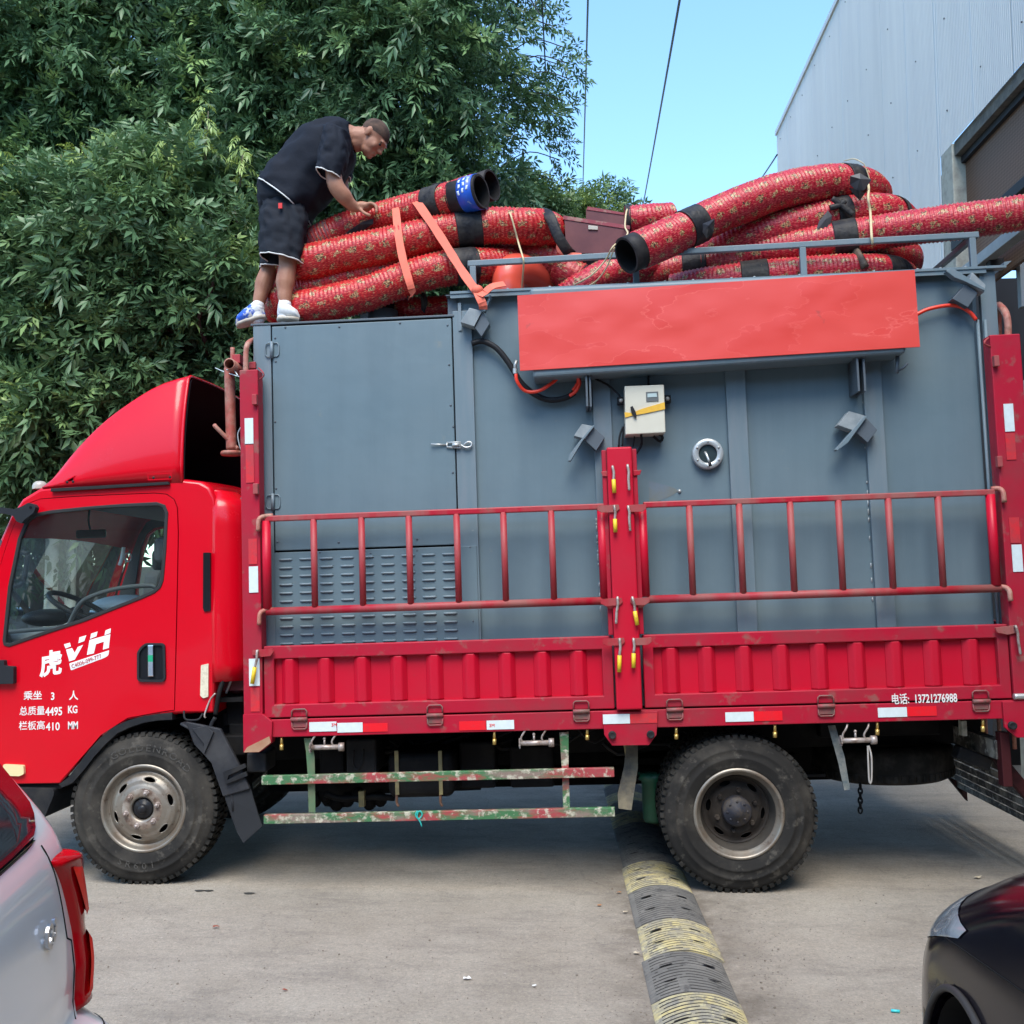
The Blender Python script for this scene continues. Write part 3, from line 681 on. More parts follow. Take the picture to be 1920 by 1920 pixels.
# front mud guard and flap
mf = mat('fender_plastic', (.014, .016, .022), .55, blots=[((.07, .07, .072), 6, .5, .2, .7)], bump=(30, .2, .004))
ang = [math.radians(a) for a in range(-14, 70, 6)]
fe = MB(); fe.grid([[wf + Vector((.53 * math.cos(t) + .0, y, .53 * math.sin(t) + .0)) for t in ang[2:]] for y in (-.02, .12, .34)]); fe.build('front_fender', mf, truck, solid=.012)
fe2 = MB(); fe2.plate(PX([(350, 1352), (415, 1366), (452, 1436), (470, 1478), (420, 1493), (398, 1430), (385, 1415), (366, 1395)], .09), y0=.07, y1=.1); fe2.build('fender_cheek', mf, truck, bevel=.006)
MB().plate(PX([(384, 1395), (362, 1366), (388, 1360), (402, 1372), (384, 1414)], .07), y0=.055, y1=.07).build('fender_bracket', mf, truck, bevel=.003)
a = T(420, 1445, .06); fb = MB(); fb.plate(PX([(419, 1447), (460, 1431), (463, 1438), (430, 1453), (427, 1462), (462, 1446), (465, 1454), (424, 1470)], .06), y0=.05, y1=.07); fb.build('fender_brace', chassis2, truck, bevel=.003)
fl = MB(); rows_ = [[(420, 1493), (468, 1474)], [(430, 1520), (476, 1503)], [(441, 1552), (484, 1532)], [(456, 1580), (492, 1549)]]
fl.grid([[T(x, y, .06 + .02 * k + (.22 if i else 0)) for i, (x, y) in enumerate(r_)] for k, r_ in enumerate(rows_)])
MB().quadprism([T(420, 1492, .08), T(468, 1473, .09), T(477, 1503, .09), T(484, 1527, .09), T(492, 1549, .09), T(456, 1581, .09), T(444, 1560, .09), T(436, 1540, .09), T(428, 1516, .08)], (0, .014, 0)).build('mud_flap', mat('flap_rubber', (.026, .028, .032), .6, bump=(20, .2, .006)), truck, bevel=.002)
wire([(404, 1345, .1), (396, 1360, .1), (390, 1392, .08)], .012, chassis2, truck, 'gas_strut')
wire([(412, 1270, .12), (418, 1275, .12), (411, 1300, .1), (404, 1340, .1)], .014, chassis, truck, 'gas_strut')
wire([(404, 1300, .1), (394, 1312, .1), (383, 1342, .08), (386, 1346, .08)], .005, worn_steel, truck, 'linkage_rod')
wire([(345, 1333, .1), (346, 1346, .08), (352, 1350, .08), (372, 1349, .08), (380, 1338, .1)], .006, chassis2, truck, 'grab_loop')
bk = MB()
for k in range(26):
    p = T(rng.uniform(400, 455), rng.uniform(1240, 1400), rng.uniform(.25, .7)); s_ = rng.uniform(.02, .07)
    bk.obox(p, (s_, 0, 0), (0, s_, 0), (0, 0, s_ * rng.uniform(.5, 2)))
bk.build('engine_bay_parts', chassis, truck, bevel=.008)
wire([(430, 1265, .2), (434, 1272, .2), (424, 1300, .2)], .008, galv, truck, 'hose_clip')
c = T(444, 1292, .3); MB().ball(c, .045, .03, .06).build('fluid_reservoir', mat('dark_red_plastic', (.12, .01, .015), .4), truck)
a, b = T(462, 1412, .1), T(499, 1448, .1); MB().box(a.x, b.x, .1, .3, b.z, a.z).build('air_valve', chassis2, truck, bevel=.01)
# spare tyre hung flat under the tail, chain, stays
c = T(1650, 1452, 1.0)
sp = MB(); sp.lathe([(.25, .02), (.29, .0), (.385, .01), (.415, .03), (.422, .07), (.422, .17), (.415, .20), (.385, .225), (.29, .225), (.25, .2)], Vector((c.x, .95, T(1650, 1478, .55).z)), 'Z', 60)
spo = sp.build('spare_tyre', tyre_d, truck)
st = MB()
for k in range(60):
    a = 2 * math.pi * k / 60; p = Vector((c.x + .422 * math.cos(a), .95 + .422 * math.sin(a), T(1650, 1478, .55).z + .05))
    st.obox(p, (.006 * math.cos(a), .006 * math.sin(a), 0), (-.012 * math.sin(a), .012 * math.cos(a), 0), (0, 0, .02))
st.build('tread', tyre_d, spo)
ch = MB()
for k in range(6):
    p = T(1613, 1474 + k * 9, .5); t_ = [p + Vector(((.011 * math.cos(a)) if k % 2 else 0, 0 if k % 2 else .011 * math.cos(a), .019 * math.sin(a))) for a in np.linspace(0, 2 * math.pi, 13)]
    ch.tube(t_, .0055, 6)
ch.build('chain', chassis, truck)
MB().quadprism([T(1553, 1361, .1), T(1566, 1360, .1), T(1584, 1420, .1), T(1594, 1480, .1), T(1583, 1482, .1), T(1572, 1430, .1)], (0, .01, 0)).build('spare_stay', mat('stay_paint', (.09, .12, .13), .6, blots=[((.35, .33, .28), 14, .5, .12, .8)]), truck)
wire([(1627, 1398, .03), (1628, 1430, .02), (1630, 1466, .02), (1634, 1464, .02), (1634, 1420, .02), (1629, 1398, .03)], .005, mat('grey_cord', (.38, .35, .32), .8), truck, 'hanging_cord')
a, b = T(1560, 1362, .3), T(1800, 1382, .3); MB().box(a.x, b.x, .6, .7, b.z - .03, a.z).build('tail_cross_member', chassis, truck, bevel=.01)
a, b = T(1803, 1352, .25), T(1814, 1380, .25); MB().box(a.x, b.x, .25, .3, b.z, a.z).build('pale_bracket', mat('pale_paint', (.5, .52, .46), .6, blots=[((.2, .2, .17), 20, .5, .1, .7)]), truck)
lampm = MB().obox(T(1822, 1420, .4), (.09, 0, -.04), (0, .05, 0), (.015, 0, .035)); lampm.build('tail_lamp', chassis2, truck, bevel=.01)
# folded-down tail ladder sloping away from the near corner
ta, tb2 = T(1852, 1398, .35), T(2010, 1590, .35); tm_ = mat('tail_dark', (.022, .009, .010), .6, blots=[((.09, .02, .02), 8, .55, .1, .8)])
for y_ in (.35, 1.9):
    MB().obox((ta + tb2) / 2 + Vector((0, y_ - .35, 0)), (tb2 - ta) / 2, (0, .025, 0), Vector((0, 0, .055))).build('tail_ladder_rail', tm_, truck, bevel=.004)
for k in range(7):
    p_ = ta.lerp(tb2, .1 + .13 * k); MB().box(p_.x - .02, p_.x + .02, .375, 1.875, p_.z - .02, p_.z + .02).build('tail_ladder_rung', mat('speckled_beam', (.07, .065, .06), .6, blots=[((.30, .29, .25), 9, .55, .05, .9), ((.5, .5, .46), 25, .62, .05, .8)]), truck)
# rear under-run guard
p0 = T(1868, 1412, .12)
MB().box(p0.x, p0.x + .05, .05, .12, p0.z - .17, p0.z + .12).build('tail_guard_post', mat('tail_dark_red', (.05, .01, .012), .6), truck, bevel=.004)
bar = MB(); bar.obox(Vector((p0.x + .02, 1.15, p0.z + .02)), (.03, 0, 0), (0, 1.05, 0), (0, 0, .05)); bar.build('tail_guard_beam', mat('speckled_beam', (.07, .065, .06), .6, blots=[((.30, .29, .25), 9, .55, .05, .9), ((.5, .5, .46), 25, .62, .05, .8)]), truck)
for k in range(5):
    MB().tube([Vector((X_PR1 - .03, .15 + .2 * k, Z_BT - .22)), Vector((X_PR1 - .03, .15 + .2 * k, Z_BT + .0))], .012, 8).build('tail_bar', rust_red, truck)
# ------------------------------------------------------------------ cab
YC = .10                                   # near skin of the cab
CW = 1.86                                  # cab width
roofY = YC + CW
win = PX([(6, 1200), (14, 1100), (30, 1010), (44, 975), (60, 962), (90, 956), (159, 949), (230, 943.5), (290, 940.5), (306, 946), (312, 960), (310, 1030), (306, 1088), (301, 1102), (290, 1112), (265.6, 1123), (215, 1143), (159, 1165.6), (90, 1188), (18, 1213), (8, 1210)], YC)
door_out = PX([(-44, 1250), (-34, 1180), (-10, 1085), (14, 1005), (28, 968), (46, 944), (70, 935), (140, 930), (220, 926.5), (285, 924), (308, 926), (322, 936), (328.5, 952), (331, 1000), (331, 1100), (329.5, 1230), (327, 1331), (300, 1335), (240, 1346), (190, 1378), (150, 1424), (112, 1467), (-40, 1470), (-44, 1400)], YC)
frame_out = PX([(-72, 1470), (-76, 1290), (-66, 1225), (-28, 1095), (0, 1014), (18, 970), (38, 940), (70, 920), (140, 911), (230, 906), (335, 903), (368, 907), (384, 916), (394, 935), (398, 970), (398, 1200), (397, 1332), (332, 1333), (300, 1337), (240, 1348), (190, 1380), (150, 1426), (112, 1467)], YC)
cabx0, cabx1 = T(-72, 1400, YC).x, T(398, 1100, YC).x
# side skins: frame with the door opening, door proud of it
def scaled(poly, d):
    """inset/outset polygon by d along vertex normals"""
    out = []; N = len(poly)
    area = sum(poly[i][0] * poly[(i + 1) % N][1] - poly[(i + 1) % N][0] * poly[i][1] for i in range(N)); sgn = 1 if area > 0 else -1
    for i in range(N):
        a, b, c = Vector(poly[i - 1]), Vector(poly[i]), Vector(poly[(i + 1) % N])
        n1 = Vector(((b - a).y, -(b - a).x)).normalized() * sgn; n2 = Vector(((c - b).y, -(c - b).x)).normalized() * sgn
        n = (n1 + n2); n = n.normalized() if n.length > 1e-6 else n1
        out.append((b.x + n.x * d, b.y + n.y * d))
    return out
CZB, CZT = T(0, 1180, YC).z, T(0, 905, YC).z
def tumble(x, z):      # the greenhouse leans in a little above the belt line
    return max(0, z - CZB) * .05
cab = MB(); cab.plate(frame_out, [scaled(door_out, .004)], YC, YC + .03, bow=tumble)
cabo = cab.build('cab', cab_red, truck, bevel=.004)
inn = MB(); inn.plate(scaled(frame_out, -.02), [scaled(win, .015)], YC + .031, YC + .04, bow=tumble); inn.build('inner_panel', black_plastic, cabo)
door = MB(); door.plate(scaled(door_out, -.001), [win], YC - .004, YC + .026, bow=tumble)
dooro = door.build('door', cab_red, truck, bevel=.006, seg=3)
wseal = MB(); wseal.plate(scaled(win, .0), [scaled(win, -.020)], YC - .010, YC + .012, bow=tumble); wseal.build('window_seal', mat('seal_rubber', (.03, .03, .031), .5), dooro, bevel=.003)
wg = MB(); wg.plate(scaled(win, -.012), [], YC + .006, YC + .010, bow=tumble); wg.build('window_pane', cab_glass, dooro)
# far side: same skin mirrored in depth
cab2 = MB(); cab2.plate(frame_out, [win], roofY - .03, roofY, bow=lambda x, z: -tumble(x, z)); cab2.build('far_side_panel', cab_red, cabo)
MB().plate(scaled(frame_out, -.02), [scaled(win, .015)], roofY - .045, roofY - .033, bow=lambda x, z: -tumble(x, z)).build('far_inner_panel', mat('trim_grey', (.06, .062, .066), .8), cabo)
wg = MB(); wg.plate(scaled(win, -.004), [], roofY - .012, roofY - .009, bow=lambda x, z: -tumble(x, z)); wg.build('far_window_pane', cab_glass, cabo)
# roof, front and back swept between the two sides
prof = [Vector(p) for p in frame_out]
iF = 0; path = [prof[i] for i in range(1, 19)]      # front foot, up the windscreen pillar, over the roof, to the rear corner
def sweep(idx, name, m, par, rr=.05):
    """sheet across the cab between the two side skins, with rounded shoulders"""
    P = []
    for p in idx:
        t0 = tumble(p.x, p.y); row = []
        for k in range(6):
            a = math.pi / 2 * k / 5; row.append((p, YC + t0 + rr * (1 - math.sin(a)) * 0 + rr * (1 - math.cos(a)), rr * math.sin(a)))
        P.append(row)
    cen = Vector(((cabx0 + cabx1) / 2, T(200, 1150, YC).z)); G = []
    for row in P:
        g = []
        for p, y, up in row:
            d = (p - cen).normalized(); g.append(Vector((p.x + d.x * up * .55, y, p.y + d.y * up * .55)))
        far = [Vector((q.x, YC + roofY - q.y, q.z)) for q in reversed(g)]
        mid = [g[-1].lerp(far[0], k / 6) + Vector((0, 0, .03 * math.sin(math.pi * k / 6))) for k in range(1, 6)]
        G.append(g + mid + far)
    b = MB(); b.grid(G); return b.build(name, m, par)
sweep(prof[6:19], 'roof', cab_red, cabo)
fr = sweep(prof[4:7], 'windscreen_header', cab_red, cabo)
ws = sweep(prof[2:5], 'windscreen', glass_mat('screen_glass', (.94, .98, .96), .0, dust=.02), cabo, rr=.06)
sweep(prof[0:3], 'front_panel', cab_red, cabo, rr=.08)
# rear corner: quarter round pillar and back wall
zb_, zt_ = T(398, 1332, YC).z, T(398, 926, YC).z
RC = .20; G = []
for z in np.linspace(zb_ + .16, zt_ + .02, 12):
    s_ = max(0, (z - (zt_ - .10)) / .12); rin = .10 * (1 - math.sqrt(max(0, 1 - s_ * s_))) if s_ < 1 else .10
    G.append([Vector((cabx1 - .004 + RC * math.sin(a) - rin * math.sin(a), YC + tumble(0, z) + RC * (1 - math.cos(a)) + rin * .3, z)) for a in np.linspace(0, math.pi / 2, 10)] + [Vector((cabx1 + RC - .004 - rin, yy, z)) for yy in np.linspace(YC + RC + .05, roofY, 8)])
rc = MB(); rc.grid(G)
G2 = []
last = G[-1]
G2 = [[p.copy() for p in last], [Vector((p.x - .22, max(p.y + .0, YC + .12), p.z + .045)) for p in last], [Vector((p.x - .5, max(p.y, YC + .14), p.z + .055)) for p in last]]
rc.grid(G2); rc.build('rear_corner', cab_red, cabo, solid=.006)
MB().box(cabx1 - .02, cabx1 + RC - .03, YC + .1, roofY, zb_ + .10, zb_ + .18).build('rear_sill', cab_red_in, cabo)
# handle recess
hr_out = PX([(259, 1223), (266, 1212), (275, 1205.5), (306, 1205.5), (311, 1210), (312.5, 1272), (307, 1278.5), (264, 1278), (259, 1273)], YC)
hd = MB(); hd.plate(rounded(hr_out, .01), [rounded(scaled(hr_out, -.014), .01)], YC - .018, YC - .004); hdo = hd.build('handle_recess', black_plastic, dooro, bevel=.003)
MB().plate(rounded(scaled(hr_out, -.012), .01), [], YC - .0065, YC - .0045).build('recess_floor', black_gloss, dooro)
a, b = T(279.5, 1209, YC), T(291, 1268, YC)
MB().box(a.x, b.x, YC - .026, YC - .012, b.z, a.z).build('door_handle', chrome, dooro, bevel=.006, seg=3)
a, b = T(281, 1228, YC), T(290, 1240, YC); MB().box(a.x, b.x, YC - .0275, YC - .026, b.z, a.z).build('green_tag', mat('green_tag', (.01, .33, .16), .5), dooro)
# door lettering
YD = YC - .0045
lt = text('虎', 74, 1265, 34, YD, white_print, dooro, 'lettering', wide=.92, rot=.12, shear=.15, bold=.03)
def decal(polys):
    for p in polys: MB().plate(PX(p, YD), [], YD - .001, YD + .0008).build('lettering', white_print, dooro)
decal([[(120, 1208), (131, 1205), (133, 1212), (123, 1216)], [(124, 1218), (135, 1215), (140, 1224), (146, 1213), (156, 1209), (140, 1237), (130, 1240)], [(149, 1195), (162, 1191), (158, 1202), (147, 1206)],
       [(171, 1188), (183, 1184), (181, 1193), (169, 1198)], [(198, 1182), (208, 1178), (207, 1187), (196, 1191)], [(168, 1200), (207, 1189), (204, 1215), (193, 1218), (195, 1203), (180, 1208), (176, 1225), (163, 1228)]])
base = MB().plate(rounded(PX([(130, 1244), (205, 1219), (203, 1229), (197, 1233), (133, 1257)], YD), .006), [], YD - .001, YD + .0008).build('lettering', white_print, dooro)
text('C4006-099-777', 135, 1253.5, 7.6, YD - .002, mat('red_print', (.40, .005, .01), .5), dooro, 'lettering', wide=.88, rot=.31)
text('乘坐', 44, 1311, 12.5, YD, white_stencil, dooro, wide=1.02, bold=.012); text('3', 95, 1312, 13.5, YD, white_stencil, dooro, wide=.85, bold=.02); text('人', 129, 1311, 13, YD, white_stencil, dooro, wide=1.0, bold=.014)
text('总质量', 36, 1340, 12.5, YD, white_stencil, dooro, wide=.94, bold=.008); text('4495', 85, 1341.5, 15, YD, white_stencil, dooro, wide=.78, bold=.02); text('KG', 127, 1337, 13.5, YD, white_stencil, dooro, wide=.72, bold=.024)
text('栏板高', 35, 1367.5, 12.5, YD, white_stencil, dooro, wide=.97, bold=.008); text('410', 86, 1369.5, 14.5, YD, white_stencil, dooro, wide=.88, bold=.012); text('MM', 127, 1367, 14, YD, white_stencil, dooro, wide=.66, bold=.02)
# door hinge, lamps, trims
a, b = T(-40, 1240, YC), T(31, 1281, YC); MB().plate(rounded(PX([(-60, 1238), (14, 1237), (15, 1248), (32, 1249), (32, 1281), (-60, 1283)], YC), .008), [], YC - .04, YC - .002).build('door_hinge', black_plastic, dooro, bevel=.005)
MB().plate(rounded(PX([(10, 1432), (48, 1434), (49, 1450), (40, 1454), (10, 1453)], YC), .008), [], YC - .025, YC - .003).build('side_marker_lamp', amber_lens, truck, bevel=.005)
MB().plate(rounded(PX([(378, 1247), (392, 1244), (391.5, 1306), (382, 1309), (376.5, 1304)], YC), .006), [], YC - .012, YC + .002).build('side_reflector', cream_lens, truck, bevel=.003)
MB().plate(rounded(PX([(381, 1036), (394, 1036), (395, 1145), (383, 1147), (380.5, 1140)], YC), .005), [], YC - .002, YC + .022).build('air_vent', black_gloss, cabo, bevel=.003)
ar = MB(); inner_a = []; outer_a = []
arc_px = [(324, 1336), (300, 1338), (270, 1342), (240, 1351), (215, 1362), (190, 1383), (168, 1407), (150, 1431), (130, 1457), (112, 1470)]
arc_in = [(324, 1349), (300, 1350), (272, 1354), (245, 1363), (222, 1374), (200, 1394), (178, 1418), (160, 1442), (138, 1467), (118, 1476)]
MB().plate(PX(arc_px, YC) + PX(arc_in, YC)[::-1], [], YC - .012, YC + .05).build('wheel_arch_trim', chassis2, truck, bevel=.006)
MB().grid([[Vector((x, y, z)) for x, z in PX(arc_in, YC)] for y in (YC + .02, YC + .5)]).build('wheel_house', chassis, truck, solid=.01)
MB().box(cabx0 + .05, cabx1 + .1, YC + .45, YC + 1.4, T(0, 1420, YC).z, T(0, 1345, YC).z).build('engine_cover', chassis, truck, bevel=.02)
MB().plate(rounded(PX([(-74, 1474), (104, 1478), (104, 1490), (86, 1533), (-80, 1540)], YC), .02), [], YC - .02, YC + .3).build('front_bumper', chassis2, truck, bevel=.01)
MB().plate(PX([(-74, 1466), (116, 1466), (112, 1480), (-74, 1484)], YC), [], YC + .02, YC + .2).build('step_well', chassis, truck)
# body crease across the door, faint
# roof marker dome, mirror arm
c = T(75, 917, .5); MB().lathe([(.045, 0), (.045, .02), (.04, .035), (.025, .048), (.0001, .052)], c, 'Z', 20).build('roof_marker', mat('clear_dome', (.42, .40, .34), .25, blots=[((.35, .33, .3), 30, .5, .1, .6)]), truck)
ma = MB(); ma.plate(rounded(PX([(66, 946), (70, 952), (66, 962), (50, 974), (43, 982), (34, 978), (28, 968), (10, 963), (-60, 962), (-60, 949), (0, 951), (30, 955), (44, 950), (56, 943)], YC - .03), .006), [], YC - .05, YC - .005); mao = ma.build('mirror_arm', black_plastic, truck, bevel=.008)
c = T(57.5, 951.5, YC - .05); MB().cyl(c - Vector((0, .004, 0)), .008, .006).build('screw', black_gloss, mao)
MB().obox(T(-85, 1040, YC - .25), (.03, 0, 0), (0, .09, 0), (0, 0, .16)).build('wing_mirror', black_plastic, truck, bevel=.02)
mf2 = MB(); mf2.tube(catmull([T(14, 1104, .0), T(30, 1110, -.02), T(46, 1095, -.02), T(53, 1050, -.02), T(52, 1040, -.02), T(40, 1036, -.01)], .02), .014, 8)
# fairing: a hollow red shell
bl = [(95, 917), (118, 887), (150, 841), (195, 790), (250, 746), (300, 716), (342, 702)]
Yf = YC + .045
G = []
base_z = [T(95 + (335 - 95) * k / 6, 914 - 9 * k / 6, Yf).z for k in range(7)]
for k, (px, py) in enumerate(bl):
    tp_ = T(px, py, Yf + .10); zb2 = base_z[k] if k else tp_.z - .002; h = tp_.z - zb2; row = []; x = tp_.x
    if k == 6: x = T(340, 800, Yf).x
    inset = .05 + .09 * min(1, h / .6)
    for j in range(7):     # side wall leaning in
        t = j / 6; row.append(Vector((x, Yf + inset * t ** 2.2 * .8, zb2 + h * .93 * t)))
    for j in range(1, 5):  # rounded shoulder
        a = math.pi / 2 * j / 4; r = .07 * min(1, h / .3 + .1); row.append(Vector((x, row[6].y + r * (1 - math.cos(a)), zb2 + h * .93 + h * .07 * math.sin(a))))
    y1 = roofY - (row[-1].y - YC); n0 = len(row); l = row[-1]
    for j in range(1, 8): row.append(Vector((x + .0, l.y + (y1 - l.y) * j / 8, l.z + .03 * math.sin(math.pi * j / 8))))
    row += [Vector((p.x, YC + roofY - p.y, p.z)) for p in reversed(row[:n0])]
    G.append(row)
# densify along x with Catmull-Rom
GG = []
cols_ = list(zip(*G)); dense = [catmull([Vector(p) for p in c_], .06) for c_ in cols_]
nn = 15
def resamp(P, n):
    L = [0]
    for i in range(1, len(P)): L.append(L[-1] + (P[i] - P[i - 1]).length)
    out = []; j = 0
    for k in range(n):
        t = L[-1] * k / (n - 1)
        while j < len(L) - 2 and L[j + 1] < t: j += 1
        out.append(P[j].lerp(P[j + 1], (t - L[j]) / max(1e-9, L[j + 1] - L[j])))
    return out
dense = [resamp(d, nn) for d in dense]; GG = [list(r_) for r_ in zip(*dense)]
fa = MB(); fa.grid(GG); fao = fa.build('roof_fairing', cab_red, truck, solid=.012, fixn=True)
fi = MB(); fi.grid([[Vector((p.x + .012, YC + (p.y - YC) * 1 + (.016 if p.y < 1 else -.016), p.z - .014)) for p in r_] for r_ in GG]); fi.build('fairing_lining', mat('fairing_black', (.012, .010, .014), .8), fao)
rim = MB(); rim.tube([p + Vector((0, 0, 0)) for p in GG[-1]], .010, 8); rim.build('fairing_edge', cab_red, fao)
sl_ = MB(); sl_.plate(PX([(97, 916), (316, 903.5), (318, 908.5), (200, 916), (96, 922)], Yf - .02), [], Yf - .03, Yf + .03); sl_.build('fairing_seal', rubber, fao, bevel=.004); fao['x'] = 1
for pts in ([(277, 889), (322, 887), (323, 899), (278, 901)], [(122, 902), (142, 891), (139, 904), (122, 905)]):
    q = rounded(PX(pts, Yf), .006); MB().plate(q, [scaled(q, -.006)], Yf - .006, Yf + .01).build('mount_recess', cab_red, fao, bevel=.002)
for px, py in ((288, 896), (319, 895), (126, 904), (137, 903)): MB().ball(T(px, py, Yf - .004), .009, .006, .009, 8, 6).build('bolt', chassis2, fao)
# interior
it = MB(); a, b = T(238, 1060, .55), T(300, 1170, .55)
def seat(y):
    s_ = MB(); xs = T(262, 1100, y).x; zz = T(262, 1165, y).z
    pts = [Vector((xs + .10, y, zz - .35)), Vector((xs + .13, y, zz)), Vector((xs + .17, y, zz + .3)), Vector((xs + .18, y, zz + .36))]
    for p0_, p1_, hw in ((pts[0], pts[1], .24), (pts[1], pts[2], .22)):
        s_.obox((p0_ + p1_) / 2, (.055, 0, 0), (0, hw, 0), (p1_ - p0_) / 2 * 1.05)
    s_.obox(pts[3] + Vector((0, 0, .07)), (.045, 0, 0), (0, .14, 0), (.0, 0, .08))
    s_.obox(Vector((xs - .15, y, zz - .36)), (.27, 0, 0), (0, .24, 0), (0, 0, .08))
    return s_.build('seat', seat_grey, truck, bevel=.04, seg=3)
seat(.5); seat(1.5)
MB().obox(T(60, 1225, .9), (.22, 0, 0), (0, .75, 0), (0, 0, .16)).build('dashboard', dashm, truck, bevel=.06, seg=4)
MB().ball(T(90, 1158, .55), .14, .2, .055).build('instrument_hood', black_plastic, truck)
a = T(60, 1190, .35); MB().obox(T(70, 1200, .3), (.35, 0, .02), (0, .04, 0), (0, 0, .05)).build('door_card', liner, truck, bevel=.03)
c = T(150, 1140, .52); sw_ = MB(); ax = Vector((.86, 0, -.5)).normalized(); bx = Vector((0, 1, 0))
sw_.tube([c + ax * .2 * math.cos(t) + bx * .2 * math.sin(t) for t in np.linspace(0, 2 * math.pi, 40)], .016, 8)
for t in (0, 2.1, 4.2): sw_.tube([c - Vector((.03, 0, .03)), c + ax * .2 * math.cos(t) + bx * .2 * math.sin(t)], .013, 6)
sw_.ball(c - Vector((.03, 0, .04)), .05, .06, .05); sw_.build('steering_wheel', black_plastic, truck)
wire([(125, 1180, .30), (150, 1133, .26), (180, 1115, .24), (230, 1102, .22), (285, 1098, .2), (290, 1104, .2)], .014, mat('grab_grey', (.11, .11, .115), .6), truck, 'grab_bar')
mir = MB(); c = T(171, 1001, .85); mir.obox(c, (.10, 0, 0), (0, .015, 0), (0, 0, .028)); mo_ = mir.build('rear_view_mirror', black_gloss, truck, bevel=.012, seg=3)
wire([(168, 955, .9), (166, 975, .9), (169, 992, .86)], .007, chassis2, mo_, 'mirror_stem')
# interior lining: back wall with window opening, floor and headliner
xb = cabx1 + RC - .05
MB().box(xb, xb + .02, YC + .12, roofY - .1, zb_ + .2, T(0, 1090, YC).z).build('back_wall', seat_grey, cabo)
MB().box(xb - .03, xb - .01, YC + .16, roofY - .14, T(0, 985, YC).z, T(0, 945, YC).z).build('back_wall_header', seat_grey, cabo)
MB().box(T(90, 960, YC).x, xb - .08, YC + .10, roofY - .10, T(0, 946, YC).z, T(0, 943, YC).z).build('headliner', liner, cabo)
MB().box(cabx0 + .1, xb, YC + .06, roofY - .06, T(0, 1330, YC).z, T(0, 1322, YC).z).build('cab_floor', chassis, cabo)
MB().ball(T(235, 1135, .9), .22, .2, .07).build('bundle', mat('pale_cloth', (.55, .58, .60), .8), truck)
wire([(232, 1026, .55), (228, 1048, .55), (224, 1060, .55)], .012, white_print, truck, 'tag_on_cord')
MB().tube(catmull([T(240, 1045, .55) + Vector((.022 * math.cos(t), 0, .028 * math.sin(t))) for t in np.linspace(0, 2 * math.pi, 10)], .01), .005, 6).build('ring', galv, truck)
wire([(52, 1040, 1.2), (40, 1036, 1.2), (30, 1050, 1.2), (24, 1092, 1.2), (36, 1098, 1.2), (46, 1080, 1.2), (52, 1040, 1.2)], .018, black_plastic, truck, 'far_mirror_frame')
# ------------------------------------------------------------------ grey machine housing on the bed
YB = .12
grey = mat('housing_grey', (.105, .160, .190), .46, spec=.5, blots=[((.130, .180, .205), 1.1, .5, .2, .8), ((.085, .13, .158), 2.6, .56, .16, .5, (3, 3, .22)), ((.19, .20, .18), 9, .72, .05, .55), ((.20, .21, .20), 60, .76, .02, .6)], rough2=.56, bump=(1.8, .35, .03))
grey_t = mat('housing_trim', (.128, .180, .210), .45, blots=[((.17, .20, .225), 6, .55, .15, .7, (4, 4, .4)), ((.30, .31, .29), 40, .70, .03, .5)], rough2=.55)
grey_lt = mat('housing_bare', (.27, .30, .31), .5, blots=[((.16, .19, .21), 14, .5, .15, .8)])
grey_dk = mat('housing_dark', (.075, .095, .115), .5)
black_gap = mat('gap_black', (.008, .008, .01), .9)
box = thing('machine_housing', 'tall grey steel machine housing with a salmon-red front panel on the truck bed', 'machine housing', (.9, 1.2, Z_SE))
ZR1 = 3.306; ZR2 = 3.425; BX0 = T(473, 900, YB).x; BXs = T(866, 900, YB).x; BX1 = T(1876, 900, YB).x; BD = 2.02
XB0 = T(475, 900, YB).x
def bx(px, py=900, Y=YB): return T(px, py, Y).x
def bz(py, px=900, Y=YB): return T(px, py, Y).z
YS = YB + .03                      # sheet behind the ribs
ZB = Z_SE
MB().box(bx(858), bx(1850), YS, YB + BD, ZB, ZR2 - .01).build('wall_sheet', grey, box, bevel=.003)
MB().box(bx(475), bx(855), YS + .012, YB + BD, ZB, ZR1 - .008).build('engine_bay', grey, box, bevel=.003)
MB().box(bx(474), bx(860), YB - .004, YB + BD, ZR1 - .012, ZR1).build('roof_sheet', grey_dk, box, bevel=.002)
# frame posts / ribs: left edge px at top & bottom
def rib(pxt, pyt, pxb, pyb, w0, zt, zb=ZB, m=grey_t, y0=YB, name='wall_rib'):
    a = T(pxt, pyt, YB); b = T(pxb, pyb, YB); x0 = (a.x + b.x) / 2
    return MB().box(x0, x0 + w0, y0, YS + .006, zb, zt).build(name, m, box, bevel=.003)
rib(474, 700, 483, 1100, .105, ZR1 - .014, name='corner_post', y0=YB)
wr_ = T(885, 700, YB).x - T(850, 700, YB).x
rib(852, 700, 858, 955, .112, ZR1 + .02, y0=YB + .002)
rib(1110, 700, 1115, 874, .104, ZR2 - .03)
rib(1362, 690, 1366, 880, .112, ZR2 - .03)
rib(1618, 700, 1627, 874, .104, ZR2 - .03)
rib(1836, 560, 1850, 680, .088, ZR2 - .012, name='corner_post')
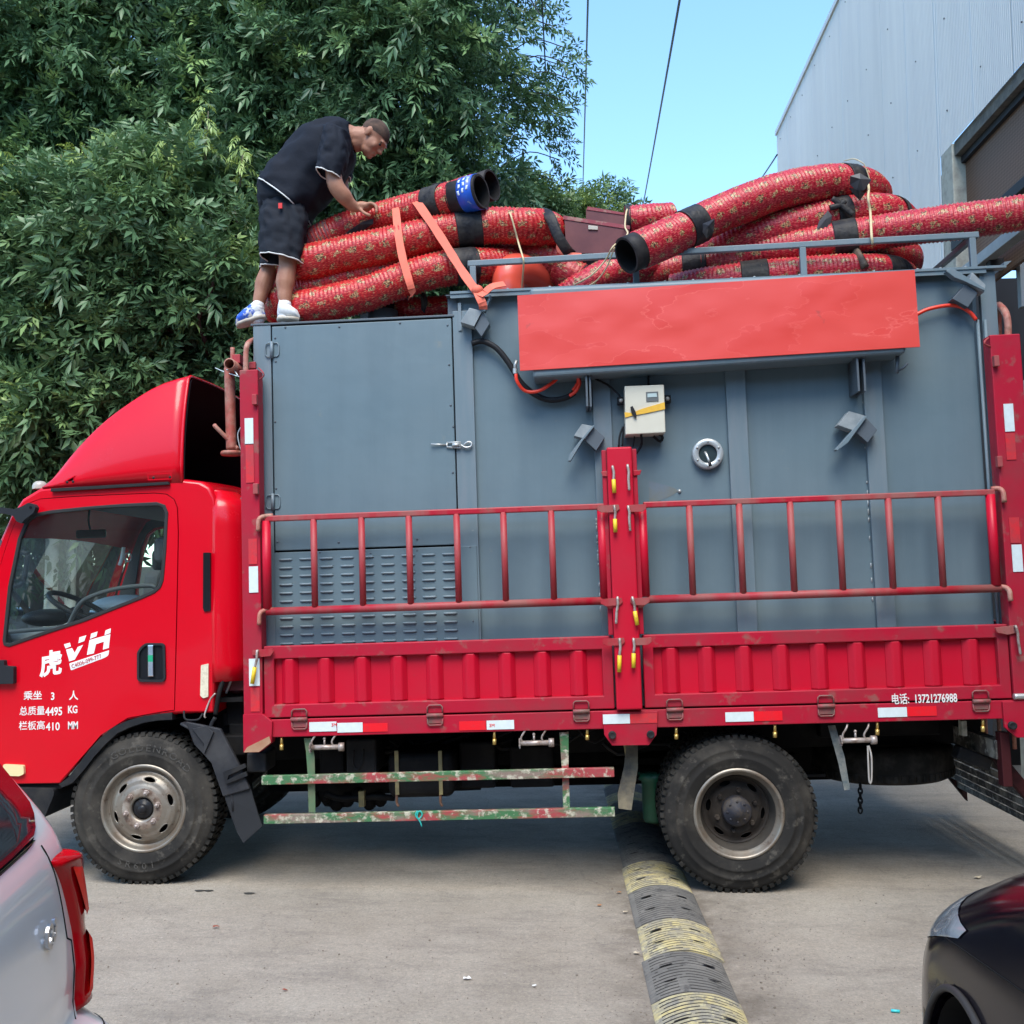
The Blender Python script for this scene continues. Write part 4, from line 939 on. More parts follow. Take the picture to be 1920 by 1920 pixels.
# step from low to high roof, upper flange
MB().box(bx(848), bx(866), YB + .02, YB + BD, ZR1, ZR2 - .02).build('roof_step', grey_dk, box)
fl_ = MB(); fl_.box(bx(845, 552), T(1886, 497, YB - .03).x, YB - .035, YB + .03, ZR2 - .006, ZR2 + .008); fl_.box(bx(845, 552), bx(1872), YB - .028, YB - .018, ZR2 - .03, ZR2 - .006)
fl_.build('roof_flange', grey_t, box)
MB().box(bx(846), bx(1872), YB - .02, YB + BD, ZR2 - .012, ZR2 - .007).build('roof_sheet', grey_dk, box)
MB().plate(PX([(1886, 497), (1872, 499), (1872, 509)], YB + .1), [], YB + .02, YB + .9).build('flange_gusset', grey_t, box)
g_ = None
for px in (880, 952, 1031, 1178, 1247, 1300, 1372, 1415, 1500, 1640, 1722, 1765, 1812):
    x = bx(px, 540); m_ = (x, YB - .005, ZR2 + .008)
    if g_ is None: g_ = MB().lathe([(.0001, .014), (.007, .012), (.009, 0)], m_, 'Z', 8).build('flange_bolt', grey_lt, box); gx = x
    else: copy_part(g_, (x - gx, 0, 0))
# railing
YR = YB + .03
rz0, rz1 = ZR2 + .006, T(1400, 471, YR).z
ra, rb = T(881, 495, YR), T(1830, 441, YR)
slope = (rb.z - ra.z) / (rb.x - ra.x)
rm = MB()
for yy, nm in ((YR, 'guard_rail'), (YB + BD - .1, 'guard_rail')):
    q = MB(); q._add([(x, y, z) for x, zc_ in ((ra.x - .012, ra.z), (rb.x + .012, rb.z)) for y in (yy - .016, yy + .016) for z in (zc_ - .017, zc_ + .017)], [(0, 1, 3, 2), (4, 6, 7, 5), (0, 4, 5, 1), (2, 3, 7, 6), (0, 2, 6, 4), (1, 5, 7, 3)])
    q.build(nm, grey_t, box, bevel=.004)
    for px in (886, 1191, 1505, 1824):
        x = T(px, 480, YR).x; z = ra.z + slope * (x - ra.x)
        MB().box(x - .018, x + .018, yy - .015, yy + .015, rz0, z - .016).build('rail_post', grey_t, box, bevel=.003)
for xx, zz in ((ra.x, ra.z), (rb.x, rb.z)):
    MB().box(xx - .016, xx + .016, YR + .017, YB + BD - .117, zz - .016, zz + .016).build('guard_rail', grey_t, box, bevel=.003)
# service door
dz1, dz0 = T(680, 601, YB).z, T(680, 1027, YB).z; dx0, dx1 = bx(513, 800), bx(852, 800)
MB().box(dx0 - .012, dx1 + .012, YB + .024, YB + .034, dz0 - .03, dz1 + .012).build('door_gap', black_gap, box)
dr = MB().box(dx0, dx1, YB - .004, YB + .02, dz0, dz1 - .012).build('service_door', grey, box, bevel=.004)
def rivets(pts, par, r=.0055):
    g = None
    for px, py in pts:
        p = T(px, py, YB - .004)
        if g is None: g = MB().lathe([(.0001, -.005), (r, -.003), (r * 1.3, 0)], p, 'Y', 8).build('rivet', grey_dk, par); g0 = p
        else: copy_part(g, p - g0)
rivets([(535, 614), (636, 613), (750, 606), (839, 610), (516, 634), (517, 678), (516, 791), (518, 916), (520, 1016), (635, 1017), (842, 684), (845, 760), (849, 886), (782, 1011), (850, 800)], dr)
def box_hinge(px, py):
    c = T(px, py, YB - .008); m = MB()
    for s in (-1, 1):
        m.tube([c + Vector(p) for p in ((s * .008, 0, .040), (s * .030, 0, .040), (s * .040, 0, .028), (s * .040, 0, -.028), (s * .030, 0, -.040), (s * .008, 0, -.040))], .004, 6)
    m.tube([c + Vector((0, -.006, -.05)), c + Vector((0, -.006, .048))], .010, 10)
    return m.build('hinge', grey_t, dr)
box_hinge(510, 656); box_hinge(512, 941)
lm = MB(); lm.tube([T(808, 833, YB - .02), T(838, 834, YB - .012)], .005, 6); lm.tube([T(838, 830, YB - .014), T(838, 838, YB - .014), T(863, 840, YB - .014), T(863, 829, YB - .014), T(838, 830, YB - .014)], .005, 6)
lm.tube([T(848, 834, YB - .02), T(862, 834, YB - .02)], .011, 8); lm.tube(catmull([T(864, 834, YB - .015), T(872, 839, YB - .015), T(883, 837, YB - .015), T(884, 830, YB - .015), T(876, 829, YB - .015), T(870, 835, YB - .012)], .01), .006, 6)
lm.build('toggle_latch', galv, dr)
# louvred panel
lz1, lz0 = T(700, 1026, YB).z, ZB + .005; lx0, lx1 = bx(515, 1100), bx(896, 1100)
lp = MB().box(lx0, lx1, YB - .006, YB + .022, lz0, lz1 - .012).build('louvre_panel', grey, box, bevel=.003)
rivets([(600, 1036), (695, 1037), (782, 1032), (882, 1026), (887, 1165)], lp)
lvx = [T(440 + .2917 * x, 1100, YB).x for x in (333, 463, 595, 728, 858, 990, 1122, 1252, 1384)]
lz_first = T(440 + .2917 * 850, 780 + .2917 * 905, YB).z; pitch = .0483
lv = None
for j in range(14):
    for i, x in enumerate(lvx):
        if lv is None:
            hw, hh, dp = .040, .0062, .009; P = []
            for k in range(9):
                t = k / 8; xx = x - hw + 2 * hw * t; e = min(1, min(t, 1 - t) * 7) ** .6
                P.append([Vector((xx, YB - .006 - dp * e * s_, lz_first + hh * (1 - 2 * u))) for u, s_ in ((0, 0), (.25, .85), (.5, 1), (.95, .95), (1, 0))])
            b_ = MB(); b_.grid(P); lv = b_.build('louvre', grey_t, lp, fixn=True); o0 = (x, lz_first)
        else: copy_part(lv, (x - o0[0], 0, -pitch * j))
# red panel and its grey hood
YP = -.07
q = [T(970, 554, YP), T(1715, 506, YP), T(1725, 650, YP), T(975, 695, YP)]
redp = bpy.data.materials.new('panel_red'); redp.use_nodes = True; n = redp.node_tree; L = n.links; b = n.nodes['Principled BSDF']; b.inputs['Roughness'].default_value = .36; b.inputs['Coat Weight'].default_value = .12; b.inputs['Coat Roughness'].default_value = .3
tc = n.nodes.new('ShaderNodeTexCoord'); mp = n.nodes.new('ShaderNodeMapping'); mp.inputs['Scale'].default_value = (.9, 1, 2.4); L.new(tc.outputs['Object'], mp.inputs[0])
nz = n.nodes.new('ShaderNodeTexNoise'); nz.inputs['Scale'].default_value = 1.5; nz.inputs['Detail'].default_value = 7; nz.inputs['Roughness'].default_value = .5; L.new(mp.outputs[0], nz.inputs['Vector'])
cr = n.nodes.new('ShaderNodeValToRGB'); e = cr.color_ramp.elements
e[0].position = 0; e[0].color = (.60, .030, .020, 1); e[1].position = 1; e[1].color = (.68, .075, .058, 1)
for p_, c_ in ((.415, (.645, .050, .038, 1)), (.418, (.72, .105, .085, 1)), (.424, (.66, .060, .046, 1)), (.575, (.66, .058, .044, 1)), (.577, (.70, .090, .074, 1)), (.583, (.64, .050, .038, 1))):
    k_ = e.new(p_); k_.color = c_
L.new(nz.outputs[0], cr.inputs[0])
n2 = n.nodes.new('ShaderNodeTexNoise'); n2.inputs['Scale'].default_value = 9; n2.inputs['Detail'].default_value = 6; L.new(tc.outputs['Object'], n2.inputs['Vector'])
mr = n.nodes.new('ShaderNodeMapRange'); mr.inputs[1].default_value = .70; mr.inputs[2].default_value = .75; mr.inputs[4].default_value = .6; L.new(n2.outputs[0], mr.inputs[0])
mx = n.nodes.new('ShaderNodeMix'); mx.data_type = 'RGBA'; mx.inputs['B'].default_value = (.33, .06, .05, 1); L.new(mr.outputs[0], mx.inputs['Factor']); L.new(cr.outputs[0], mx.inputs['A']); L.new(mx.outputs['Result'], b.inputs['Base Color'])
bp = n.nodes.new('ShaderNodeBump'); bp.inputs['Strength'].default_value = .25; bp.inputs['Distance'].default_value = .01; L.new(nz.outputs[0], bp.inputs['Height']); L.new(bp.outputs[0], b.inputs['Normal'])
pg = MB(); NX, NZ = 60, 12; P = []
for i in range(NX + 1):
    u = i / NX; t_ = q[0].lerp(q[1], u); bb = q[3].lerp(q[2], u); row = []
    for j in range(NZ + 1):
        p = bb.lerp(t_, j / NZ); edge = min(1, min(u, 1 - u) * 20, min(j, NZ - j) / 2)
        p = p + Vector((0, (.006 * mnoise.noise(Vector((u * 5, j / NZ * 2, 3))) + .003 * mnoise.noise(Vector((u * 17, j / NZ * 5, 8)))) * edge, 0)); row.append(p)
    P.append(row)
pg.grid(P); panel = pg.build('red_panel', redp, box); MB().quadprism([p_ + Vector((0, .004, 0)) for p_ in q], (0, .008, 0)).build('panel_back', redp, panel)
hz1, hz0 = min(q[0].z, q[1].z), T(1300, 692, -.04).z
hood = MB(); hx0, hx1 = q[3].x + .07, q[2].x - .07
zl, zr_ = T(1000, 709, YP + .02).z, T(1700, 662, YP + .02).z
hood._add([(x, y, z) for x, z0_ in ((hx0, zl), (hx1, zr_)) for y in (YP + .012, YS) for z in (z0_, ZR2 - .035)], [(0, 1, 3, 2), (4, 6, 7, 5), (0, 4, 5, 1), (2, 3, 7, 6), (0, 2, 6, 4), (1, 5, 7, 3)])
hood.build('hood_box', grey_t, box, bevel=.02, seg=3)
def bracket(px0, px1, py0, py1):
    a, b_ = T(px0, py0, -.03), T(px1, py1, -.03); m = MB()
    m.box(a.x, a.x + .012, -.03, YS, b_.z, a.z); m.box(b_.x - .012, b_.x, -.02, YS, b_.z, a.z); m.box(a.x, b_.x, .09, YS, b_.z + .02, a.z); m.box(a.x - .006, b_.x + .006, -.034, .02, a.z - .012, a.z + .03)
    return m.build('hood_bracket', grey_dk, box, bevel=.002)
bracket(1097, 1110, 700, 762); bracket(1605, 1626, 667, 733)
tap = MB(); tap.tube([T(1683, 668, .02), T(1681, 700, .02)], .011, 10); tap.tube([T(1684, 695, .02), T(1695, 689, .0), T(1702, 681, -.02)], .007, 8); tap.build('drain_tap', grey_dk, box)
# tilted lugs with tapered arms
def lug(cx, cy, ang, arm, sc=1.0, flip=1, hole=False):
    c = T(cx, cy, YB - .045); ca, sa = math.cos(ang), math.sin(ang); ex, ez = Vector((ca, 0, sa)), Vector((-sa, 0, ca)); m = MB(); s = .052 * sc
    m.obox(c, ex * s * .95, (0, .045, 0), ez * .005); o = m.build('lug_plate', grey_lt, box, bevel=.002)
    MB().obox(c + ex * s * .92 - ez * s * .75 * 1, ex * .005, (0, .045, 0), ez * s * .95).obox(c - ez * s * .75 + Vector((0, -.035, 0)), ex * s * .9, (0, .004, 0), ez * s * .7).build('lug_side', grey_dk, o, bevel=.002)
    if arm:
        a0 = c + ex * s * .7 * flip + Vector((0, -.05, 0)) + ez * .0; a1 = T(arm[0], arm[1], YB - .07)
        d = (a1 - a0).normalized(); nrm = Vector((-d.z, 0, d.x))
        MB().quadprism([a0 + nrm * .006, a0.lerp(a1, .5) + nrm * .012, a1 + nrm * .005, a1 - nrm * .004, a0.lerp(a1, .5) - nrm * .010, a0 - nrm * .006], (0, .07, 0)).build('lug_arm', grey_t, o, bevel=.002)
    return o
def lug2(tl, tr, br, bl, sq, arm):
    """lug traced as a light top plate (4 px points), a dark lower square (4) and a curved arm"""
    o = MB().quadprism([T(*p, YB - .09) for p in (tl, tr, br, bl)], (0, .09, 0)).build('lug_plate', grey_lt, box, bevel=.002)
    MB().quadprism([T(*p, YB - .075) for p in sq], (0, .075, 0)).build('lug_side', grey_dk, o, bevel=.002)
    if arm: MB().quadprism([T(*p, YB - .10) for p in arm], (0, .05, 0)).build('lug_arm', grey_t, o, bevel=.002)
    return o
lug2((1091, 795), (1112, 799), (1098, 823), (1076, 817), [(1112, 800), (1134, 820), (1118, 845), (1096, 825)], [(1112, 797), (1115, 799), (1092, 827), (1070, 864), (1065, 864), (1068, 852), (1086, 828)])
lug2((1592, 771), (1621, 779), (1602, 808), (1571, 797), [(1624, 783), (1645, 806), (1627, 830), (1604, 810)], [(1621, 779), (1626, 781), (1606, 808), (1590, 830), (1570, 845), (1566, 843), (1580, 828), (1597, 808)])
lug2((880, 577), (904, 583), (889, 612), (863, 604), [(905, 585), (918, 607), (903, 631), (890, 614)], [(918, 553), (922, 555), (910, 583), (905, 583)])
lug2((1823, 510), (1848, 534), (1846, 548), (1816, 532), [(1811, 532), (1834, 549), (1815, 576), (1786, 560)], [(1774, 508), (1782, 503), (1792, 506), (1848, 541), (1846, 545), (1808, 527), (1790, 520)])
MB().box(bx(868), bx(874), YB - .006, YB + .01, T(868, 620, YB).z, T(868, 568, YB).z).build('lug_backing', grey_t, box)
# instrument cabinet
YQ = YB - .11
cb = [(1171, 724), (1245, 721), (1248, 811), (1173, 815)]
cabn = MB().quadprism([T(*p, YQ) for p in cb], (0, .13, 0)).build('control_cabinet', mat('cabinet_beige', (.58, .56, .47), .5, blots=[((.50, .47, .38), 8, .5, .2, .6)]), box, bevel=.005)
MB().quadprism([T(*p, YQ - .004) for p in ((1211, 735), (1234, 734), (1235, 752), (1212, 753))], (0, .006, 0)).build('meter_display', mat('meter_grey', (.12, .13, .13), .3), cabn)
MB().quadprism([T(*p, YQ - .006) for p in ((1214, 738), (1231, 737), (1232, 744), (1214, 745))], (0, .006, 0)).build('meter_screen', mat('meter_screen', (.42, .52, .52), .25), cabn)
tpm = mat('yellow_tape', (.72, .42, .035), .55, blots=[((.60, .33, .03), 20, .5, .15, .8)])
MB().quadprism([T(*p, YQ - .006) for p in ((1171, 773), (1184, 774), (1205, 766), (1246, 754), (1247, 767), (1210, 775), (1186, 779), (1172, 783))], (0, .005, 0)).build('tape_band', tpm, cabn)
MB().quadprism([T(*p, YQ - .012) for p in ((1182, 763), (1186, 761), (1192, 772), (1194, 783), (1190, 783), (1184, 774))], (0, .006, 0)).build('tape_knot', chassis2, cabn)
for px, py in ((1164, 752), (1251, 749)):
    p = T(px, py, YB - .01); MB().obox(p, (.02, 0, 0), (0, .02, 0), (0, 0, .022)).build('cabinet_foot', chassis2, cabn, bevel=.003)
    MB().lathe([(.0001, -.012), (.011, -.010), (.012, 0)], p + Vector((0, -.02, 0)), 'Y', 12).build('bolt', galv, cabn)
blk = mat('cable_black', (.018, .018, .02), .45)
def cable(pts, r, m=blk, nm='cable', Y=YB - .02): return wire([(p[0], p[1], p[2] if len(p) > 2 else Y) for p in pts], r, m, box, nm, n=10)
cable([(1108, 704), (1120, 712), (1140, 722), (1158, 738), (1166, 750)], .006); cable([(1220, 692), (1216, 706), (1216, 722)], .007)
cable([(1168, 800), (1162, 818), (1160, 838)], .006); cable([(1172, 795), (1168, 815), (1167, 836)], .006)
cable([(1202, 815, .03), (1203, 832), (1196, 846), (1190, 852)], .007); cable([(1225, 818), (1238, 828), (1242, 818), (1230, 812)], .008); cable([(1190, 815), (1187, 838)], .004)
cable([(884, 644), (905, 640), (930, 652), (950, 675), (966, 700), (975, 715), (1000, 738), (1030, 750), (1060, 746), (1078, 736)], .017, nm='hose_black')
orr = mat('orange_tube', (.80, .045, .02), .32)
cable([(967, 700, 0), (970, 716, 0), (985, 733, .02), (1010, 733, .02), (1035, 718, .04), (1050, 705, .06)], .010, orr, 'air_tube', Y=.04)
cable([(1060, 702, .06), (1078, 704, .05), (1087, 716, .05), (1080, 733, .06), (1068, 742, .07)], .010, orr, 'air_tube')
cable([(1080, 703, .07), (1084, 716, .06), (1074, 732, .07)], .009, orr, 'air_tube')
cable([(1716, 591), (1740, 580), (1775, 573), (1800, 575), (1820, 587), (1830, 600)], .011, orr, 'air_tube')
fit_ = MB(); fit_.tube([T(969, 676, 0), T(966, 684, 0), T(966, 700, 0)], .010, 10); fit_.lathe([(.014, 0), (.014, .03)], T(966, 694, 0) - Vector((0, 0, .02)), 'Z', 6); fit_.build('air_fitting', galv, box)
for dx in (0, 13):
    a = T(1833 + dx, 600, YB - .012); b_ = T(1870 + dx * .6, 1180, YB - .012); MB().tube([Vector((a.x if dx == 0 else a.x + .003, a.y, a.z)), Vector((a.x, a.y, ZB))], .0095, 8).build('conduit', grey_t, box)
# sight glass
c = T(1326, 852, YB + .026); pgm = MB(); pgm.lathe([(.052, -.030), (.056, -.036), (.084, -.036), (.088, -.030), (.088, .004)], c, 'Y', 40); sg = pgm.build('sight_glass', mat('flange_steel', (.42, .45, .46), .35, metal=.35), box)
MB().lathe([(.0001, -.018), (.054, -.018)], c, 'Y', 32).build('glass_disc', mat('sight_dark', (.03, .045, .05), .08, coat=.6), sg)
for k in range(6):
    a = k * math.pi / 3 + .5; MB().lathe([(.0001, -.041), (.006, -.041), (.0065, -.035)], c + Vector((.07 * math.cos(a), 0, .07 * math.sin(a))), 'Y', 8).build('screw', galv, sg)
wire([(1322, 848, .08), (1325, 853, .06), (1330, 866, .05)], .007, galv, sg, 'wiper_handle'); wire([(1330, 866, .05), (1332, 874, .05)], .009, black_plastic, sg, 'handle_grip')
p = T(1274, 921, YS); MB().ball(p, .011, .014, .011).build('nozzle', galv, box)
MB().grid([[T(1272 - 55 * u, 920 + (v - .42) * 44 * u ** .7, YS - .0012) for v in np.linspace(0, 1, 5)] for u in np.linspace(.03, 1, 6)]).build('oil_stain', None or mat('oil_stain', (.135, .150, .140), .6, blots=[((.115, .160, .205), 5, .5, .12, 1)]), box)
# weld beads along the ribs
wm = mat('weld_bead', (.34, .36, .36), .4, metal=.3)
wb = MB()
for px, py0, py1 in ((1618, 720, 1160), (1118, 950, 1180), (1368, 830, 1160)):
    for k in range(26):
        if rng.random() < .55:
            py = py0 + (py1 - py0) * k / 26 + rng.uniform(-5, 5); dx = (py - py0) * .048
            wb.ball(T(px + dx, py, YS - .002) - Vector((.004, 0, 0)), .005, .005, rng.uniform(.006, .02), 6, 4)
wb.build('weld_beads', wm, box)['kind'] = 'stuff'
# duct stub on the low roof, orange pipe stub on the high roof
c = T(710, 590, YB + .25); r_ = (T(742, 590, YB + .25) - T(680, 590, YB + .25)).length / 2
MB().lathe([(r_, 0), (r_, .135), (r_ - .008, .135), (r_ - .008, 0)], Vector((c.x, c.y + r_, ZR1)), 'Z', 40).build('duct_stub', grey_t, box)
MB().box(T(675, 590, YB + .2).x, T(690, 590, YB + .2).x, YB + .2, YB + .3, ZR1, ZR1 + .14).build('duct_lug', grey_t, box)
# ------------------------------------------------------------------ wrapped hoses on the roof
def wrap_mat(name, base, stripe, seed, gold=.9):
    m = bpy.data.materials.new(name); m.use_nodes = True; n = m.node_tree; L = n.links; b = n.nodes['Principled BSDF']; b.inputs['Roughness'].default_value = .40; b.inputs['Specular IOR Level'].default_value = .35; b.inputs['Coat Weight'].default_value = .06; b.inputs['Coat Roughness'].default_value = .3
    uv = n.nodes.new('ShaderNodeUVMap'); sp = n.nodes.new('ShaderNodeSeparateXYZ'); L.new(uv.outputs[0], sp.inputs[0])
    def math_(op, a, b_=None, c_=None):
        q = n.nodes.new('ShaderNodeMath'); q.operation = op
        for i, v in enumerate((a, b_, c_)):
            if v is None: continue
            if isinstance(v, (int, float)): q.inputs[i].default_value = v
            else: L.new(v, q.inputs[i])
        return q.outputs[0]
    PU, PV = .100, .076
    u = math_('DIVIDE', sp.outputs[0], PU); v = math_('DIVIDE', sp.outputs[1], PV)
    row = math_('FLOOR', v); us = math_('ADD', u, math_('MULTIPLY', row, .47 + seed * .03))
    fu = math_('SUBTRACT', math_('FRACT', us), .5); fv = math_('SUBTRACT', math_('FRACT', v), .5)
    tc = n.nodes.new('ShaderNodeTexCoord'); nz = n.nodes.new('ShaderNodeTexNoise'); nz.inputs['Scale'].default_value = 65; nz.inputs['Detail'].default_value = 3; L.new(uv.outputs[0], nz.inputs['Vector'])
    # every repeat is a little different: jitter per cell
    wn = n.nodes.new('ShaderNodeTexWhiteNoise'); wn.noise_dimensions = '2D'; cb_ = n.nodes.new('ShaderNodeCombineXYZ'); L.new(math_('FLOOR', us), cb_.inputs[0]); L.new(row, cb_.inputs[1]); L.new(cb_.outputs[0], wn.inputs['Vector'])
    n7 = n.nodes.new('ShaderNodeTexNoise'); n7.inputs['Scale'].default_value = 42; n7.inputs['Detail'].default_value = 2; L.new(uv.outputs[0], n7.inputs['Vector'])
    d = math_('ADD', math_('POWER', math_('DIVIDE', fu, .30), 2), math_('POWER', math_('DIVIDE', fv, .30), 2))
    d = math_('ADD', d, math_('MULTIPLY', math_('SUBTRACT', nz.outputs[0], .5), 4.2)); d = math_('ADD', d, math_('MULTIPLY', math_('SUBTRACT', n7.outputs[0], .5), 4.5)); d = math_('ADD', d, math_('MULTIPLY', wn.outputs[0], .35))
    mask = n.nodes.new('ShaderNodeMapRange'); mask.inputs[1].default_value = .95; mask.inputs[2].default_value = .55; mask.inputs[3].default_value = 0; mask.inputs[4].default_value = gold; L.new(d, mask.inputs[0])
    n3 = n.nodes.new('ShaderNodeTexNoise'); n3.inputs['Scale'].default_value = 75; n3.inputs['Detail'].default_value = 2; L.new(uv.outputs[0], n3.inputs['Vector'])
    em = n.nodes.new('ShaderNodeValToRGB'); em.color_ramp.interpolation = 'CONSTANT'; e = em.color_ramp.elements; e[0].position = 0; e[0].color = (.030, .035, .028, 1); e[1].position = .42; e[1].color = (.26, .13, .04, 1)
    k = e.new(.49); k.color = (.58, .46, .24, 1); k = e.new(.56); k.color = (.30, .06, .03, 1); k = e.new(.61); k.color = (.07, .07, .05, 1)
    L.new(math_('ADD', n3.outputs[0], math_('MULTIPLY', fv, .30)), em.inputs[0])
    # fine gold key lines between motifs and red weave tones
    n4 = n.nodes.new('ShaderNodeTexNoise'); n4.inputs['Scale'].default_value = 52; n4.inputs['Detail'].default_value = 5
    mp = n.nodes.new('ShaderNodeMapping'); mp.inputs['Scale'].default_value = (1, 3.5, 1); L.new(uv.outputs[0], mp.inputs[0]); L.new(mp.outputs[0], n4.inputs['Vector'])
    cr = n.nodes.new('ShaderNodeValToRGB'); e = cr.color_ramp.elements; e[0].position = .36; e[0].color = (*(c_ * .55 for c_ in base), 1); e[1].position = .60; e[1].color = (*stripe, 1)
    k = e.new(.45); k.color = (*base, 1); k = e.new(.645); k.color = (.62, .30, .17, 1); k = e.new(.70); k.color = (.40, .10, .05, 1)
    L.new(n4.outputs[0], cr.inputs[0])
    mx = n.nodes.new('ShaderNodeMix'); mx.data_type = 'RGBA'; L.new(mask.outputs[0], mx.inputs['Factor']); L.new(cr.outputs[0], mx.inputs['A']); L.new(em.outputs[0], mx.inputs['B'])
    L.new(mx.outputs['Result'], b.inputs['Base Color'])
    n5 = n.nodes.new('ShaderNodeTexNoise'); n5.inputs['Scale'].default_value = 60; L.new(uv.outputs[0], n5.inputs['Vector'])
    bp = n.nodes.new('ShaderNodeBump'); bp.inputs['Strength'].default_value = .35; bp.inputs['Distance'].default_value = .004; L.new(n5.outputs[0], bp.inputs['Height']); L.new(bp.outputs[0], b.inputs['Normal'])
    return m
wrapL = wrap_mat('hose_wrap', (.38, .006, .012), (.58, .035, .035), 1)
wrapR = wrap_mat('hose_wrap_pinkish', (.36, .005, .018), (.56, .045, .07), 2)
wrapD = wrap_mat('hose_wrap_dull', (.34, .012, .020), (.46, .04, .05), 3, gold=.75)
black_hose = mat('hose_rubber', (.020, .019, .020), .6, blots=[((.05, .045, .045), 12, .55, .12, .7)])
tape_b = mat('black_wrap', (.018, .018, .022), .5, blots=[((.055, .05, .045), 9, .52, .1, .8)], bump=(30, .6, .01))
brownish = mat('faded_wrap', (.16, .09, .09), .6, blots=[((.30, .05, .06), 14, .5, .1, .9)])
def hose(name, label, pts, r, m, group=None, wraps=(), open_end=None, ribs=True, cat='hose', step=.0075):
    path = catmull([T(*p) for p in pts], step); n = len(path); L = 0; Ls = [0]
    for i in range(1, n): L += (path[i] - path[i - 1]).length; Ls.append(L)
    rad = [r * (1 + (.042 * math.sin(Ls[i] / .0235 * 2 * math.pi + 1.5 * mnoise.noise(Vector((Ls[i] * 3, 4, 0)))) if ribs else 0) + .035 * mnoise.noise(Vector((Ls[i] * 3.1, 1, len(label)))) + .012 * mnoise.noise(Vector((Ls[i] * 14, 2, len(label))))) for i in range(n)]
    b = MB(); b.tube(path, r, 28, rad=rad, uvs=True, cap=open_end is None)
    sd = len(label) * .7
    for i_ in range(n):        # creased wrapping: dents that run across the ribs
        for k_ in range(28):
            j_ = i_ * 28 + k_; v_ = Vector(b.v[j_]); dv = v_ - path[i_]; a_ = 2 * math.pi * k_ / 28
            q_ = mnoise.noise(Vector((Ls[i_] * 9 + sd, math.cos(a_) * 1.4, math.sin(a_) * 1.4))) * .030 + mnoise.noise(Vector((Ls[i_] * 26 + math.cos(a_) * 2.5 + sd, math.cos(a_) * 3, math.sin(a_) * 3))) * .020
            b.v[j_] = tuple(path[i_] + dv * (1 + q_))
    o = b.build(name, m, None, fixn=False); tag(o, label, cat, group)
    for (t0, t1) in wraps:
        i0, i1 = int(t0 * (n - 1)), int(t1 * (n - 1)); i1 = max(i1, i0 + 3); seg = path[i0:i1 + 1]
        MB().tube(seg, r, 24, rad=[r * 1.035 + .003 * mnoise.noise(Vector((i * .35, t0 * 9, 0))) for i in range(len(seg))], cap=False).build('black_band', tape_b, o, solid=.006)
    if open_end is not None:
        e0, length = open_end; seq = path[:40] if e0 == 0 else path[-40:][::-1]
        p0 = seq[0]; d = (seq[0] - seq[6]).normalized(); P = [p0 - d * .01, p0 + d * length * .5, p0 + d * length]
        MB().tube(P, r, 36, rad=[r * .97, r * .96, r * .97], cap=False).build('hose_end', black_hose, o, solid=.004)
        MB().tube([P[2], P[1], p0 - d * .25], r, 36, rad=[r * .86, r * .86, r * .86], cap=False).build('hose_bore', mat('bore_black', (.012, .012, .013), .8), o)
        ring = MB(); a_ = d.cross(Vector((0, 0, 1))).normalized(); u_ = d.cross(a_)
        ring.grid([[p0 + d * length + (a_ * math.cos(t) + u_ * math.sin(t)) * rr for t in np.linspace(0, 2 * math.pi, 37)] for rr in (r * .86, r * .975)]); ring.build('end_ring', black_hose, o)
        o['_end'] = tuple(p0); o['_dir'] = tuple(d)
    return o, path
GL = 'red-wrapped hoses piled on the left half of the roof'; GR = 'red-wrapped hoses piled on the right half of the roof'
rL = .103
# left pile
h1, p1 = hose('hose', 'topmost hose of the left pile, its open mouth ringed by a blue printed band', [(568, 474, .50), (600, 452, .48), (655, 427, .46), (720, 408, .44), (790, 389, .38), (852, 372, .28)], rL * .98, wrapL, GL, wraps=[(.82, .93)], open_end=(1, .19))
e = Vector(h1['_end']); d = Vector(h1['_dir'])
MB().tube([e + d * .075, e + d * .175], rL, 36, rad=[rL * 1.01, rL * 1.01], cap=False).build('blue_band', mat('blue_print', (.012, .09, .52), .4, blots=[((.35, .45, .60), 28, .64, .03, .9, (1, 1, .3))]), h1, solid=.003)
MB().tube(p1[:int(len(p1) * .22)], rL, 24, rad=[rL * 1.01] * int(len(p1) * .22), cap=False).build('faded_sleeve', brownish, h1)
for j, (v0, n_) in enumerate(((.092, 3), (.122, 4), (.150, 2))):
    a_ = d.cross(Vector((0, 0, 1))).normalized(); u_ = a_.cross(d)
    if a_.y > 0: a_ = -a_
    for k in range(n_):
        t0 = -.35 + k * .38 + j * .1; P_ = [e + d * (v0 + .004 * math.sin(q_ * 9)) + (a_ * math.cos(q_) + u_ * math.sin(q_)) * (rL * 1.03) for q_ in np.linspace(t0, t0 + .24, 5)]
        MB().grid([[p_ - d * .007, p_ + d * .007] for p_ in P_]).build('band_print', mat('band_white', (.62, .68, .74), .5), h1, solid=.001)
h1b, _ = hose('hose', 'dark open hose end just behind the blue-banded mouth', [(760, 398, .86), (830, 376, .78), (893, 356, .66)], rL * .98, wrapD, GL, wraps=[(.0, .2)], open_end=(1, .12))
h2, _ = hose('hose', 'thick hose under the blue-banded one, bending back beside the maroon boards', [(545, 520, 1.0), (540, 505, .6), (575, 494, .36), (650, 476, .33), (740, 458, .32), (830, 436, .33), (920, 424, .36), (985, 425, .42), (1025, 430, .58), (1040, 445, .9), (1035, 458, 1.3)], rL * 1.08, wrapL, GL, wraps=[(.55, .60)])
h2b, _ = hose('hose', 'darker left-pile hose running beneath the rope behind the orange pipe', [(760, 500, .7), (850, 492, .62), (930, 480, .60), (1000, 482, .6), (1050, 500, .7), (1080, 510, 1.0)], rL, wrapD, GL)
